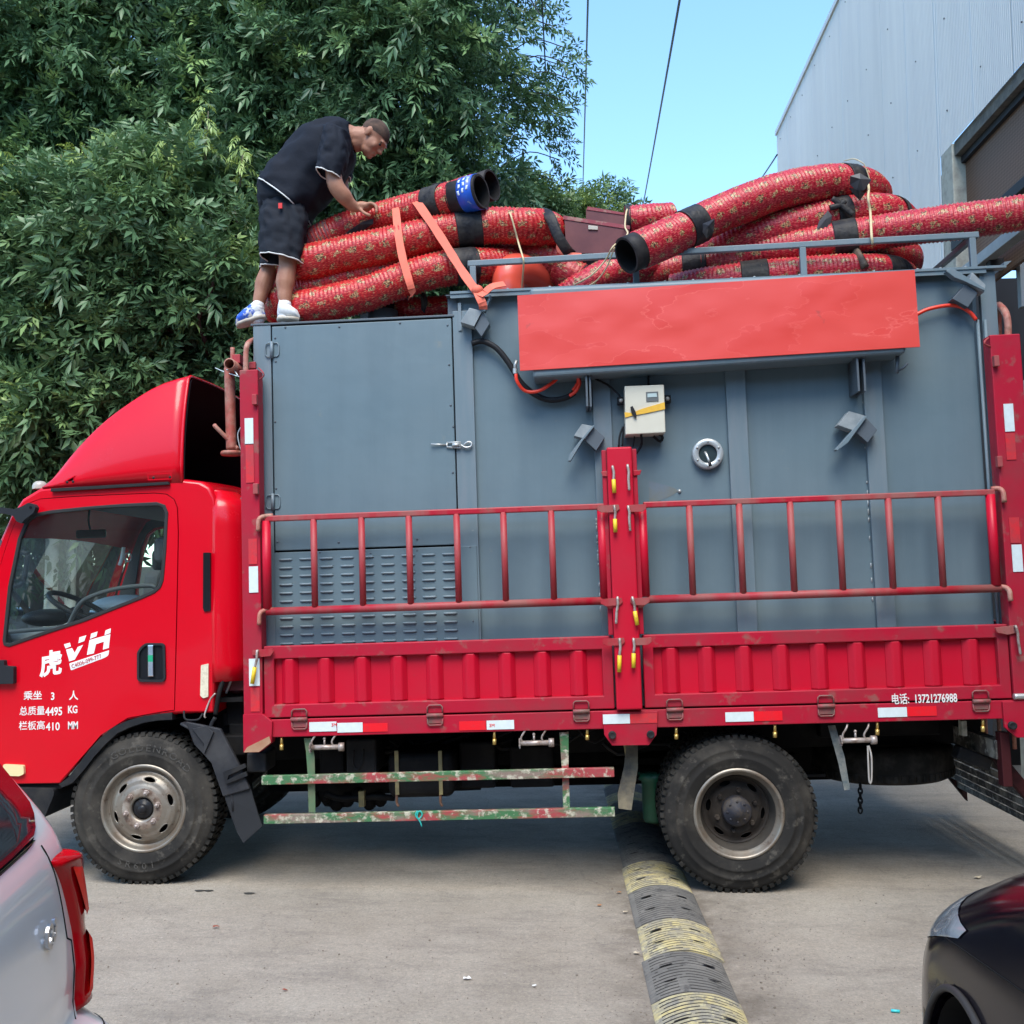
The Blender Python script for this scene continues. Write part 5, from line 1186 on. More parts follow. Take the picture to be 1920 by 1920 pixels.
h3, _ = hose('hose', 'left-pile hose just behind the front one, bending at the man\'s feet', [(620, 500, 1.1), (545, 560, .98), (520, 578, .72), (535, 562, .50), (580, 543, .44), (650, 522, .42), (740, 505, .42), (820, 494, .44), (900, 486, .5)], rL * .98, wrapL, GL)
h4, _ = hose('hose', 'front hose of the left pile, curving down to the roof edge by the white shoe', [(560, 600, .60), (562, 580, .36), (610, 570, .30), (690, 550, .28), (760, 524, .28), (830, 505, .29), (900, 498, .36), (960, 500, .5)], rL * 1.03, wrapL, GL, wraps=[(.76, .84)])
h5, _ = hose('hose', 'short low hose behind the grey duct stub on the left roof', [(690, 584, .8), (750, 580, .62), (800, 578, .6), (850, 574, .62), (905, 565, .8)], rL * .72, wrapL, GL, wraps=[(.20, .34)])
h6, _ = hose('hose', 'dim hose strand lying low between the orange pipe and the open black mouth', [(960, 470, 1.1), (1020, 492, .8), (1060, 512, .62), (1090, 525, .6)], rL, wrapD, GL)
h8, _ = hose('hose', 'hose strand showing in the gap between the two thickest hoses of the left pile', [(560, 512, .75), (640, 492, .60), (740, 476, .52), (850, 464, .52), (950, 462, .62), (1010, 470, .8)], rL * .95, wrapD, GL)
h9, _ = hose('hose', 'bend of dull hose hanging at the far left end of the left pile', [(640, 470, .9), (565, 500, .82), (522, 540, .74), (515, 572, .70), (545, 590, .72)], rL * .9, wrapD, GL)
# right pile
rR = .108
r1, _ = hose('hose', 'topmost hose of the right pile, slanting down to an open black mouth over the railing', [(1196, 470, .02), (1250, 447, .10), (1300, 424, .18), (1370, 392, .26), (1450, 362, .32), (1530, 345, .38), (1590, 343, .48), (1625, 352, .68), (1640, 366, 1.0), (1635, 380, 1.4)], rR, wrapR, GR, wraps=[(.135, .185), (.57, .61)], open_end=(0, .085))
r2, _ = hose('hose', 'second hose of the right pile, directly under the top one, with two black wraps', [(1290, 478, .7), (1345, 462, .52), (1420, 440, .44), (1500, 418, .42), (1580, 402, .44), (1640, 396, .50), (1675, 402, .66), (1690, 415, 1.0), (1680, 430, 1.4)], rR * .98, wrapR, GR, wraps=[(.42, .46), (.63, .66)])
r3, _ = hose('hose', 'long hose of the right pile reaching out past the railing to the right', [(1230, 502, .7), (1330, 487, .55), (1430, 472, .45), (1530, 455, .38), (1620, 440, .34), (1700, 428, .30), (1780, 418, .26), (1860, 407, .22), (1925, 398, .18), (2020, 390, .12), (2120, 388, .1)], rR * .95, wrapR, GR, wraps=[(.40, .45)])
r4, _ = hose('hose', 'hose of the right pile passing behind the railing bar, bending back at its right end', [(1150, 525, .62), (1260, 508, .55), (1380, 494, .50), (1500, 482, .50), (1600, 472, .52), (1665, 470, .60), (1695, 480, .80), (1700, 490, 1.2)], rR * .95, wrapD, GR, wraps=[(.18, .24), (.58, .64)])
r5, _ = hose('hose', 'bottom hose of the right pile, seen in the gap between railing and red panel', [(1260, 545, .42), (1340, 530, .34), (1430, 519, .30), (1520, 511, .30), (1600, 508, .32), (1660, 510, .38), (1690, 520, .6), (1695, 530, .9)], rR * .90, wrapR, GR, wraps=[(.22, .30), (.66, .76)])
r6, _ = hose('hose', 'hose strand sloping down left from below the open black mouth to the roof edge', [(1062, 560, .35), (1100, 535, .34), (1150, 510, .40), (1200, 498, .50), (1270, 492, .62)], rR * .88, wrapR, GR)
r7, _ = hose('hose', 'short pale-red hose piece behind the maroon boards and the top rope', [(1172, 415, .85), (1210, 412, .85), (1260, 408, .9)], rR * .9, wrapR, GR, wraps=[(.0, .12)])
# loose black flaps
def flap(px, name, label, Y0, Y1=None):
    P = [T(x, y, Y0 + ((Y1 or Y0) - Y0) * i / len(px)) for i, (x, y) in enumerate(px)]
    c = sum(P, Vector()) / len(P); m = MB(); vs = P + [c + Vector((0, -.03, .01))]; m._add(vs, [(i, (i + 1) % len(P), len(P)) for i in range(len(P))], False)
    return m
def flap_part(px, par, Y0, Y1=None, m=tape_b): return flap(px, '', '', Y0, Y1).build('loose_end', m, par, solid=.004)
flap_part([(1594, 330), (1612, 325), (1634, 337), (1620, 357), (1606, 358), (1594, 346)], r1, .28, .33, mat('flap_grey', (.06, .06, .065), .5))
flap_part([(1592, 352), (1622, 362), (1612, 376), (1602, 366)], r1, .30)
flap_part([(1552, 395), (1560, 405), (1553, 438), (1528, 437), (1536, 415)], r2, .30, .30, mat('flap_grey', (.06, .06, .065), .5))
flap_part([(1318, 420), (1340, 410), (1338, 435), (1325, 447), (1318, 436)], r1, .03)
flap_part([(700, 410), (680, 416), (655, 432), (640, 445), (668, 440), (700, 420)], h1, .33)
flap_part([(810, 345), (838, 340), (842, 350), (812, 362)], h1, .6)
flap_part([(788, 550), (798, 548), (802, 565), (796, 588), (790, 580)], h5, .40)
for pts in ([(1560, 372, .3), (1575, 382, .3), (1600, 402, .3)], [(1556, 390, .3), (1576, 384, .3), (1584, 376, .3)]):
    MB().tube(catmull([T(*p) for p in pts], .01), .018, 8, ell=(1, .5)).build('knotted_tie', tape_b, r2)
MB().tube(catmull([T(1012, 395, .5), T(1030, 405, .36), T(1045, 440, .32), T(1062, 468, .35), T(1072, 478, .4)], .02), .034, 10, ell=(.25, 1), ref=(0, 1, 0)).build('black_band', tape_b, h2)
MB().tube(catmull([T(1600, 470, .38), T(1612, 490, .26), T(1620, 505, .24)], .02), .05, 10, ell=(1, .5)).build('knotted_tie', mat('brown_tie', (.10, .07, .05), .6, bump=(30, .6, .01)), r5)
# webbing straps
web = mat('orange_webbing', (.78, .16, .095), .7, blots=[((.62, .12, .08), 12, .5, .2, .6)], bump=(160, .3, .002))
def ribbon(pts, w_, name, label, cat, group=None, m=web, par=None, th=.004, face=(0, -1, .15)):
    P = catmull([T(*p) for p in pts], .02); fv = Vector(face).normalized(); L_, R_ = [], []; w0 = w_
    for i, p in enumerate(P):
        w_ = w0 * (1 + .16 * mnoise.noise(Vector((i * .23, w0 * 50, 2))))
        t = (P[min(i + 1, len(P) - 1)] - P[max(i - 1, 0)]).normalized(); s_ = t.cross(fv).normalized(); L_.append(p - s_ * w_ / 2); R_.append(p + s_ * w_ / 2)
    b = MB(); b.grid([[a, c_] for a, c_ in zip(L_, R_)], smooth=False); o = b.build(name, m, par, solid=th)
    if par is None: tag(o, label, cat, group)
    return o
s1 = ribbon([(733, 392, .46), (741, 390, .32), (744, 412, .27), (747, 440, .20), (752, 470, .17), (759, 500, .15), (768, 530, .14), (773, 548, .17), (770, 558, .3)], .046, 'cargo_strap', 'orange webbing strap running straight down over the left hose pile', 'strap')
s2 = ribbon([(768, 380, .46), (779, 377, .29), (800, 405, .22), (830, 450, .17), (858, 495, .12), (880, 528, .07), (893, 545, .05)], .05, 'cargo_strap', 'orange webbing strap slanting down right to a knot beside the railing post', 'strap')
MB().ball(T(895, 544, .03), .035, .03, .03).build('strap_knot', web, s2)
ribbon([(893, 543, .03), (905, 552, .0), (912, 545, .0), (925, 536, .0), (946, 532, .03)], .045, 'strap_tail', '', '', par=s2, face=(0, -1, .6))
ribbon([(894, 545, .02), (899, 557, .0), (905, 570, .0), (906, 580, .02)], .046, 'strap_tail', '', '', par=s2)
s3 = ribbon([(1040, 412, .5), (1050, 440, .42), (1046, 465, .40), (1055, 475, .38), (1090, 478, .35)], .022, 'cargo_strap', 'thin orange strap beside the maroon boards, above the railing', 'strap')
rope_m = mat('straw_rope', (.55, .45, .27), .85)
def rope(pts, label, r=.0055): 
    o = MB().tube(catmull([T(*p) for p in pts], .012), r, 6).build('rope', rope_m); return tag(o, label, 'rope')
rope([(950, 396, .5), (957, 402, .24), (964, 425, .22), (972, 455, .24), (979, 478, .10), (982, 492, .08), (980, 520, .2), (978, 545, .3)], 'straw rope hanging straight down over the railing in front of the orange pipe')
rope([(1625, 338, .5), (1629, 352, .36), (1628, 372, .27), (1632, 400, .27), (1634, 440, .12), (1636, 458, .12)], 'straw rope hanging from the right hose pile down to the railing', .008)
rope([(1178, 388, .8), (1174, 400, .7), (1172, 425, .5), (1176, 440, .2), (1150, 462, .0), (1135, 488, .08), (1110, 515, .12), (1085, 530, .2), (1070, 538, .3)], 'straw rope looping from the open black mouth down to the roof edge')
rope([(1152, 464, .0), (1148, 475, .02), (1138, 500, .08), (1120, 525, .15), (1100, 538, .2)], 'second straw rope strand beside the loop at the open black mouth', .004)
rope([(1582, 302, .5), (1600, 298, .45), (1615, 304, .4), (1622, 312, .4), (1632, 340, .4)], 'loose wire end curling above the top of the right hose pile', .003)
rope([(1063, 548, .1), (1075, 540, .2)], 'short straw rope end lying on the roof edge', .004) if False else None
# maroon boards
mar = mat('maroon_steel', (.085, .008, .014), .5, blots=[((.14, .03, .03), 7, .5, .15, .7)])
mar_edge = mat('maroon_edge', (.22, .02, .035), .5, blots=[((.35, .28, .2), 14, .6, .08, .8)])
bd = MB().quadprism([T(*p, .55) for p in ((1058, 407), (1180, 425), (1178, 476), (1062, 474))], (0, .5, 0)).build('maroon_board', mar); tag(bd, 'large dark maroon steel board with a small grey tab, tilted beside the left hose pile', 'board', 'maroon boards on the roof')
MB().quadprism([T(*p, .545) for p in ((1056, 404), (1181, 423), (1181, 430), (1056, 411))], (0, .51, 0)).build('board_edge', mar_edge, bd)
MB().quadprism([T(*p, .54) for p in ((1103, 422), (1121, 424), (1121, 431), (1103, 430))], (0, .01, 0)).build('grey_tab', mat('tab_grey', (.42, .40, .34), .5), bd, bevel=.002)
bd2 = MB().quadprism([T(*p, 1.0) for p in ((1099, 392), (1176, 402), (1176, 428), (1099, 416))], (0, .5, 0)).build('maroon_board', mar); tag(bd2, 'smaller dark maroon board with a rusty top edge, behind the large one', 'board', 'maroon boards on the roof')
MB().quadprism([T(*p, .995) for p in ((1102, 387), (1177, 400), (1177, 404), (1100, 393))], (0, .5, 0)).build('board_edge', mar_edge, bd2)
# orange pipe elbow on the roof
orp = mat('orange_pipe', (.70, .085, .05), .38, coat=.2, blots=[((.5, .07, .05), 10, .62, .1, .5)])
c = T(952, 545, .36); r_ = .098
pe = MB(); pe.tube(catmull([Vector((c.x, c.y, ZR2 - .03)), Vector((c.x, c.y, ZR2 + .10)), Vector((c.x + .02, c.y + .02, ZR2 + .20)), Vector((c.x + .10, c.y + .14, ZR2 + .24)), Vector((c.x + .20, c.y + .34, ZR2 + .20)), Vector((c.x + .24, c.y + .5, ZR2 + .05))], .02), r_, 36)
peo = pe.build('pipe_elbow', orp); tag(peo, 'glossy orange pipe elbow standing on the roof behind the railing', 'pipe')
MB().lathe([(r_ + .002, 0), (r_ + .03, 0), (r_ + .03, .015), (r_ + .002, .015)], Vector((c.x, c.y, ZR2 - .004)), 'Z', 36).build('flange', orp, peo)
for k in range(9):
    pass
# pebbles of debris on the roof edge
cr_ = mat('leaf_dry', (.20, .17, .06), .8)
dbm = MB()
for k in range(22):
    p = T(rng.uniform(1085, 1180), 548, rng.uniform(.15, .3)); dbm.ball(Vector((p.x, p.y, ZR2 + .006)), rng.uniform(.008, .02), .01, rng.uniform(.006, .02), 6, 4)
tag(dbm.build('leaf_litter', cr_), 'small dry leaf litter on the roof edge under the open hose', 'leaf litter', kind='stuff')
# ------------------------------------------------------------------ the man on the roof
skin = mat('skin', (.33, .155, .095), .5, spec=.35, blots=[((.40, .19, .12), 9, .5, .2, .7), ((.27, .11, .07), 22, .58, .1, .5)])
shirt_m = mat('black_tshirt', (.011, .014, .022), .82, bump=(14, .5, .01)); shorts_m = mat('dark_shorts', (.016, .019, .026), .85, bump=(16, .5, .01))
trim_m = mat('white_trim', (.72, .72, .70), .7); sock_m = mat('white_sock', (.72, .73, .74), .85, bump=(60, .4, .004)); shoe_w = mat('white_shoe', (.68, .69, .69), .6, blots=[((.5, .5, .5), 24, .5, .1, .6)])
shoe_b = mat('blue_upper', (.02, .10, .55), .6, blots=[((.66, .68, .70), 13, .52, .03, 1)]); sole_m = mat('shoe_sole', (.50, .45, .38), .7, blots=[((.3, .26, .2), 16, .5, .12, .7)]); hair_m = mat('hair_buzz', (.055, .038, .031), .85, blots=[((.15, .09, .065), 22, .5, .2, .7), ((.022, .018, .017), 14, .52, .12, .7)])
person = thing('person', 'man in black T-shirt and dark shorts bending over the hoses on the roof', 'person', tuple(T(520, 600, .3)))
def baked(mb, name, m, par, voxel, smooth=6, sub=False):
    """fuse overlapping volumes into one continuous skin"""
    o = mb.build(name, m, par, fixn=True)
    r_ = o.modifiers.new('fuse', 'REMESH'); r_.mode = 'VOXEL'; r_.voxel_size = voxel; r_.use_smooth_shade = True
    s_ = o.modifiers.new('smooth', 'SMOOTH'); s_.factor = .5; s_.iterations = smooth
    dg = bpy.context.evaluated_depsgraph_get(); me = bpy.data.meshes.new_from_object(o.evaluated_get(dg)); old = o.data
    o.modifiers.clear(); o.data = me; bpy.data.meshes.remove(old); me.name = name
    for p in me.polygons: p.use_smooth = True
    if not me.materials: me.materials.append(m)
    return o
def limb(b, pts, n=14):
    P = [T(x, y, Y) for x, y, Y, r in pts]; rr = [r for *_, r in pts]
    path = catmull(P, .012); L = [0]
    for i in range(1, len(P)): L.append(L[-1] + (P[i] - P[i - 1]).length)
    l = 0; rad = []
    for i, p in enumerate(path):
        if i: l += (p - path[i - 1]).length
        j = 0
        while j < len(L) - 2 and L[j + 1] < l: j += 1
        t = min(1, (l - L[j]) / max(1e-6, L[j + 1] - L[j])); t = t * t * (3 - 2 * t); rad.append(rr[j] * (1 - t) + rr[j + 1] * t)
    b.tube(path, .05, n, rad=rad); b.ball(P[0], rr[0], rr[0], rr[0], 12, 8); b.ball(P[-1], rr[-1], rr[-1], rr[-1], 12, 8)
bd_ = MB()
# legs
limb(bd_, [(532, 385, .30, .070), (538, 430, .27, .078), (541, 478, .26, .060), (539, 500, .25, .054), (535, 528, .24, .058), (534, 552, .23, .044), (534, 578, .22, .033)])
limb(bd_, [(524, 375, .50, .085), (518, 430, .49, .078), (510, 486, .47, .060), (505, 505, .46, .054), (496, 530, .44, .058), (489, 553, .42, .044), (482, 582, .40, .033)])
# torso core
limb(bd_, [(532, 366, .39, .105), (553, 330, .39, .12), (590, 295, .39, .15), (628, 268, .39, .12), (652, 258, .39, .08)])
# neck
limb(bd_, [(640, 262, .39, .075), (660, 258, .39, .066), (678, 258, .385, .064)])
# arms
limb(bd_, [(632, 268, .22, .060), (628, 300, .19, .056), (626, 330, .18, .049), (631, 350, .18, .050), (644, 367, .20, .050), (658, 383, .235, .037), (667, 389, .255, .031)])
limb(bd_, [(640, 272, .56, .06), (640, 320, .58, .05), (641, 352, .57, .045), (650, 375, .54, .040), (661, 400, .48, .028)])
# near hand: palm, four curled fingers, thumb
pc = T(680, 388, .275); bd_.ball(pc, .052, .048, .032, 12, 8, rot=Matrix.Rotation(R(8), 3, 'Y'))
def finger(b, pts, r):
    P = [T(*p) for p in pts]; b.tube(catmull(P, .006), r, 8, rad=None); b.ball(P[0], r, r, r, 8, 6); b.ball(P[-1], r * .95, r * .95, r * .95, 8, 6)
bd_.ball(T(690, 387, .278), .028, .044, .022, 10, 8)
for k, (y_, e) in enumerate(((.245, 0), (.268, 2), (.291, 1.5), (.313, -1))):
    finger(bd_, [(686, 383 + k * .4, y_), (696 + e, 381 + k * .7, y_), (705 + e * .8, 387 + k * .7, y_ - .002), (706 + e * .3, 398 + k * .3, y_ - .004)], .0105)
finger(bd_, [(676, 393, .240), (684, 400, .228), (693, 404, .230)], .0115)
pc2 = T(667, 405, .46); bd_.ball(pc2, .036, .04, .02, 10, 8)
for k in range(4): finger(bd_, [(672, 405, .43 + .02 * k), (682, 403, .43 + .02 * k), (690, 409, .43 + .02 * k)], .0088)
finger(bd_, [(664, 404, .44), (672, 411, .42), (680, 413, .42)], .0095)
# head
HC = T(698, 260, .385); fx, fz = Vector((.62, -.06, -.78)).normalized(), Vector((.78, 0, .62)).normalized(); sy = fz.cross(fx).normalized(); fx = sy.cross(fz)
HR = Matrix((fx, sy, fz)).transposed()
def H(f, s, u): return HC + fx * f + sy * s + fz * u
hb = bd_
hb.ball(H(-.012, 0, .040), .096, .077, .080, 20, 14, rot=HR)
hb.ball(H(.030, 0, -.015), .062, .064, .080, 16, 12, rot=HR)
hb.ball(H(.040, 0, -.070), .048, .050, .036, 14, 10, rot=HR); hb.ball(H(.074, 0, -.088), .020, .024, .016, 10, 8, rot=HR)
hb.ball(H(.080, 0, .028), .020, .050, .014, 12, 8, rot=HR)
hb.ball(H(.092, 0, .000), .016, .011, .026, 10, 8, rot=HR); hb.ball(H(.105, 0, -.022), .015, .014, .013, 10, 8, rot=HR)
for s in (-1, 1):
    hb.ball(H(.097, s * .012, -.026), .009, .008, .008, 8, 6, rot=HR); hb.ball(H(.058, s * .040, -.020), .026, .022, .026, 10, 8, rot=HR)
hb.ball(H(.088, 0, -.052), .012, .022, .006, 10, 8, rot=HR); hb.ball(H(.086, 0, -.063), .011, .019, .006, 10, 8, rot=HR)
hb.tube([H(-.07, 0, -.01), H(-.06, 0, -.08)], .05, 14); hb.tube([H(-.02, 0, -.04), H(-.055, 0, -.11)], .055, 14)
for s in (-1, 1):   # ears as part of the same skin
    hb.ball(H(-.012, s * .074, -.002), .017, .008, .030, 12, 8, rot=HR); hb.ball(H(-.020, s * .080, .008), .016, .006, .022, 10, 8, rot=HR)
body = baked(bd_, 'body', skin, person, .0062, 5)
for s in (-1, 1):
    MB().ball(H(.076, s * .030, .006), .012, .011, .009, 10, 8, rot=HR).build('eye', mat('eye_dark', (.03, .025, .022), .3), person)
    MB().tube([H(.086, s * .014, .021), H(.088, s * .030, .026), H(.076, s * .045, .022)], .0042, 6).build('eyebrow', hair_m, person)
hm = MB(); P = []
for i in range(15):
    ph = math.pi * (.02 + .60 * i / 14); row = []
    for k in range(36):
        t = 2 * math.pi * k / 36; ct = math.cos(t)
        ph2 = ph * (1 - .22 * max(0, ct) + .22 * max(0, -ct)) * (1 - .10 * abs(math.sin(t)))
        ph2 += .05 * mnoise.noise(Vector((ct * 3, math.sin(t) * 3, 1))) * (i / 14); row.append(H(-.012, 0, .040) + HR @ Vector((.0962 * math.sin(ph2) * ct, .0775 * math.sin(ph2) * math.sin(t), .0808 * math.cos(ph2))))
    P.append(row)
hm.grid(P, close_u=True).build('hair', hair_m, person)
# clothes: loops between the back and front outline, wrapped round in depth
def wrap(secs, n=48, fold=.006, seed=1, ex=2.4):
    """secs: (back px,py)(front px,py) halfdepth Ycentre"""
    S_ = []
    for (a, b_, hy, yc) in secs: S_.append((T(*a, yc), T(*b_, yc), hy, yc))
    A = resamp(catmull([s[0] for s in S_], .01), 26); B_ = resamp(catmull([s[1] for s in S_], .01), 26); G = []
    for i in range(26):
        u = i / 25 * (len(S_) - 1); j = min(int(u), len(S_) - 2); t = u - j; hy = S_[j][2] * (1 - t) + S_[j + 1][2] * t
        c = (A[i] + B_[i]) / 2; ax = (A[i] - B_[i]) / 2; row = []
        for k in range(n):
            a = 2 * math.pi * k / n; ca, sa = math.cos(a), math.sin(a); q_ = lambda v: math.copysign(abs(v) ** (2 / ex), v)
            p = c + ax * q_(ca) + Vector((0, -1, 0)) * hy * q_(sa)
            nrm = (ax.normalized() * ca + Vector((0, -1, 0)) * sa)
            f_ = mnoise.noise(Vector((ca * 1.6 + seed, sa * 1.6, i * .16))) * 1.4 + 1.5 * (1 - 2.4 * abs(mnoise.noise(Vector((ca * 2.0 + seed + i * .05, sa * 2.0, i * .22 + 5))))) + .7 * mnoise.noise(Vector((ca * 5 + seed, sa * 5, i * .45 + 5)))
            row.append(p + nrm * fold * f_)
        G.append(row)
    return G
def cloth(secs, name, m, trim_at=None, **kw):
    G = wrap(secs, **kw); o = MB().grid(G, close_u=True).build(name, m, person, solid=.004, fixn=False)
    if trim_at is not None: MB().tube(G[trim_at] + [G[trim_at][0]], .0040, 6).build('white_hem', trim_m, o)
    return o
cloth([((496, 350), (575, 410), .225, .39), ((505, 328), (596, 388), .21, .39), ((521, 303), (616, 364), .19, .39), ((547, 274), (640, 334), .20, .39), ((581, 249), (654, 312), .205, .39), ((613, 232), (661, 298), .20, .39), ((640, 229), (664, 290), .15, .39), ((657, 236), (664, 284), .075, .39)], 'tshirt', shirt_m, trim_at=0, fold=.010)
cloth([((612, 240), (654, 254), .10, .25), ((604, 272), (652, 286), .095, .20), ((599, 298), (645, 315), .088, .185), ((594, 321), (638, 336), .084, .18)], 'sleeve', shirt_m, trim_at=-1, fold=.006, seed=4)
cloth([((620, 245), (658, 262), .09, .52), ((618, 300), (660, 310), .08, .58), ((618, 322), (658, 336), .075, .58)], 'sleeve', shirt_m, trim_at=-1, fold=.006, seed=9)
cloth([((493, 330), (576, 366), .165, .39), ((488, 362), (576, 384), .175, .39), ((489, 385), (577, 395), .17, .39), ((492, 402), (574, 405), .12, .39)], 'shorts', shorts_m, fold=.006, seed=2)
cloth([((497, 370), (570, 380), .07, .31), ((494, 410), (572, 412), .11, .28), ((493, 445), (569, 450), .112, .275), ((491, 481), (565, 495), .115, .27)], 'shorts_leg', shorts_m, trim_at=-1, fold=.010, seed=6)
cloth([((491, 380), (566, 386), .10, .49), ((491, 420), (560, 425), .105, .48), ((491, 460), (552, 468), .105, .47), ((492, 503), (545, 508), .10, .46)], 'shorts_leg', shorts_m, trim_at=-1, fold=.008, seed=7)
MB().box(T(523, 380, .17).x, T(530, 380, .17).x, .155, .165, T(526, 391, .16).z, T(526, 381, .16).z).build('red_tag', mat('red_tag', (.6, .02, .02), .6), person)
def shoe(ax_, ay_, Y, tox, toy, upper, sole_px, L_=.27):
    heel = T(ax_, ay_, Y); toe = T(tox, toy, Y); d = (toe - heel).normalized(); u = Vector((-d.z, 0, d.x)) * (1 if d.x > 0 else -1); b = MB(); G = []; S2 = MB(); GS = []
    for i in range(15):
        t = i / 14; w_ = .036 + .012 * math.sin(math.pi * min(1, t * 1.15)) + (.008 if t > .5 else 0); w_ *= min(1, (min(t, 1 - t) * 7 + .05)) ** .5
        h = (.088 * (1 - t) ** .9 + .040) * min(1, ((1 - t) * 6 + .15)) ** .5 * min(1, t * 10 + .6); c = heel.lerp(toe, t); row = []; rs = []
        for k in range(14):
            a = 2 * math.pi * k / 14; row.append(c + Vector((0, math.cos(a) * w_, 0)) + u * (h * .5 + .018 + h * .5 * math.sin(a)))
            rs.append(c + Vector((0, math.cos(a) * (w_ + .006), 0)) + u * (.012 + .015 * math.copysign(abs(math.sin(a)) ** .5, math.sin(a))))
        G.append(row); GS.append(rs)
    o = b.grid(G, close_u=True).build('shoe', upper, person, fixn=True); S2.grid(GS, close_u=True); S2.build('sole', sole_m, o)
    return o
sh1 = shoe(520, 603, .215, 562, 604, shoe_w, None); sh2 = shoe(500, 597, .40, 445, 615, shoe_b, None)
sh2.location += Vector((0, 0, 0))
def sock(pts):
    b = MB(); limb(b, pts); return b.build('sock', sock_m, person)
sock([(534, 572, .22, .040), (533, 583, .22, .041), (532, 594, .215, .038)]); sock([(484, 574, .40, .040), (482, 585, .40, .041), (484, 598, .40, .04)])
for k in range(4):
    MB().tube([T(541 + 4 * k, 585 + 3 * k, .18), T(545 + 4 * k, 583 + 3.6 * k, .215), T(541 + 4 * k, 585 + 3 * k, .25)], .0035, 5).build('lace', mat('lace_grey', (.4, .4, .42), .8), sh1)
# ------------------------------------------------------------------ ground
def node_mat(name):
    m = bpy.data.materials.new(name); m.use_nodes = True; n = m.node_tree; return m, n, n.links, n.nodes['Principled BSDF']
gm, n, L, b = node_mat('concrete_ground'); b.inputs['Roughness'].default_value = .85; b.inputs['Specular IOR Level'].default_value = .25
tc = n.nodes.new('ShaderNodeTexCoord')
def noise_(scale, det=5, rough=.6, vec=None, st=(1, 1, 1), nn=n, LL=L, tcc=tc):
    mp = nn.nodes.new('ShaderNodeMapping'); mp.inputs['Scale'].default_value = st; LL.new(tcc.outputs['Object'], mp.inputs[0])
    q = nn.nodes.new('ShaderNodeTexNoise'); q.inputs['Scale'].default_value = scale; q.inputs['Detail'].default_value = det; q.inputs['Roughness'].default_value = rough; LL.new(mp.outputs[0], q.inputs['Vector']); return q.outputs[0]
def ramp_(f, stops, nn=n, LL=L):
    c = nn.nodes.new('ShaderNodeValToRGB'); e = c.color_ramp.elements; e[0].position, e[0].color = stops[0][0], (*stops[0][1], 1); e[1].position, e[1].color = stops[-1][0], (*stops[-1][1], 1)
    for p, c_ in stops[1:-1]: k = e.new(p); k.color = (*c_, 1)
    LL.new(f, c.inputs[0]); return c.outputs[0]
def mix_(f, a, b_, mode='MIX', nn=n, LL=L):
    q = nn.nodes.new('ShaderNodeMix'); q.data_type = 'RGBA'; q.blend_type = mode
    for s_, v in (('Factor', f), ('A', a), ('B', b_)):
        if isinstance(v, (int, float)): q.inputs[s_].default_value = v
        elif isinstance(v, tuple): q.inputs[s_].default_value = (*v, 1)
        else: LL.new(v, q.inputs[s_])
    return q.outputs['Result']
base = ramp_(noise_(1.1, 7, .65), [(.30, (.250, .218, .178)), (.5, (.312, .275, .228)), (.72, (.360, .322, .270))])
streak = ramp_(noise_(2.2, 8, .75, st=(.5, 1.6, 1)), [(.35, (.72, .72, .74)), (.5, (1, 1, 1)), (.7, (1.08, 1.07, 1.05))])
c1 = mix_(.8, base, streak, 'MULTIPLY')
fine = ramp_(noise_(75, 5, .8), [(.28, (.42, .42, .43)), (.42, (.88, .88, .88)), (.58, (1.04, 1.04, 1.03)), (.72, (1.6, 1.57, 1.5))])
mid = ramp_(noise_(26, 6, .75), [(.30, (.78, .78, .78)), (.5, (1, 1, 1)), (.7, (1.14, 1.13, 1.11))])
c2 = mix_(.8, mix_(.95, c1, fine, 'MULTIPLY'), mid, 'MULTIPLY')
dark = n.nodes.new('ShaderNodeMapRange'); dark.inputs[1].default_value = .60; dark.inputs[2].default_value = .74; dark.inputs[4].default_value = .55; L.new(noise_(1.7, 8, .72), dark.inputs[0])
c3 = mix_(dark.outputs[0], c2, (.11, .095, .08))
spot = n.nodes.new('ShaderNodeMapRange'); spot.inputs[1].default_value = .735; spot.inputs[2].default_value = .76; spot.inputs[4].default_value = .8; L.new(noise_(16, 3, .5, st=(1, .8, 1)), spot.inputs[0])
c4 = mix_(spot.outputs[0], c3, (.40, .37, .32))
# dirt that gathers along both sides of the speed bump
sx = n.nodes.new('ShaderNodeVectorMath'); sx.operation = 'DOT_PRODUCT'; ob0 = ground_pt(1231, 1915); ob1 = ground_pt(1404, 1915); dB = (ground_pt(1215, 1840) - ground_pt(1158, 1592)).normalized(); nB = Vector((-dB.y, dB.x, 0)).normalized(); mB = (ob0 + ob1) / 2
sx.inputs[1].default_value = nB; L.new(tc.outputs['Object'], sx.inputs[0])
def m_(op, a, b2): 
    q = n.nodes.new('ShaderNodeMath'); q.operation = op
    for i_, v_ in enumerate((a, b2)):
        if isinstance(v_, (int, float)): q.inputs[i_].default_value = v_
        elif v_ is not None: L.new(v_, q.inputs[i_])
    return q.outputs[0]
ds = m_('ABSOLUTE', m_('SUBTRACT', sx.outputs['Value'], float(nB.dot(mB))), 0)
dd = m_('SUBTRACT', 1.0, m_('MULTIPLY', m_('SUBTRACT', ds, .17), 3.6)); dn = m_('MULTIPLY', m_('MAXIMUM', dd, 0), m_('MULTIPLY', m_('SUBTRACT', noise_(4.5, 7, .7), .38), 4.0))
dcl = n.nodes.new('ShaderNodeClamp'); dcl.inputs['Max'].default_value = .75; L.new(dn, dcl.inputs['Value'])
c4 = mix_(dcl.outputs[0], c4, (.135, .112, .088))
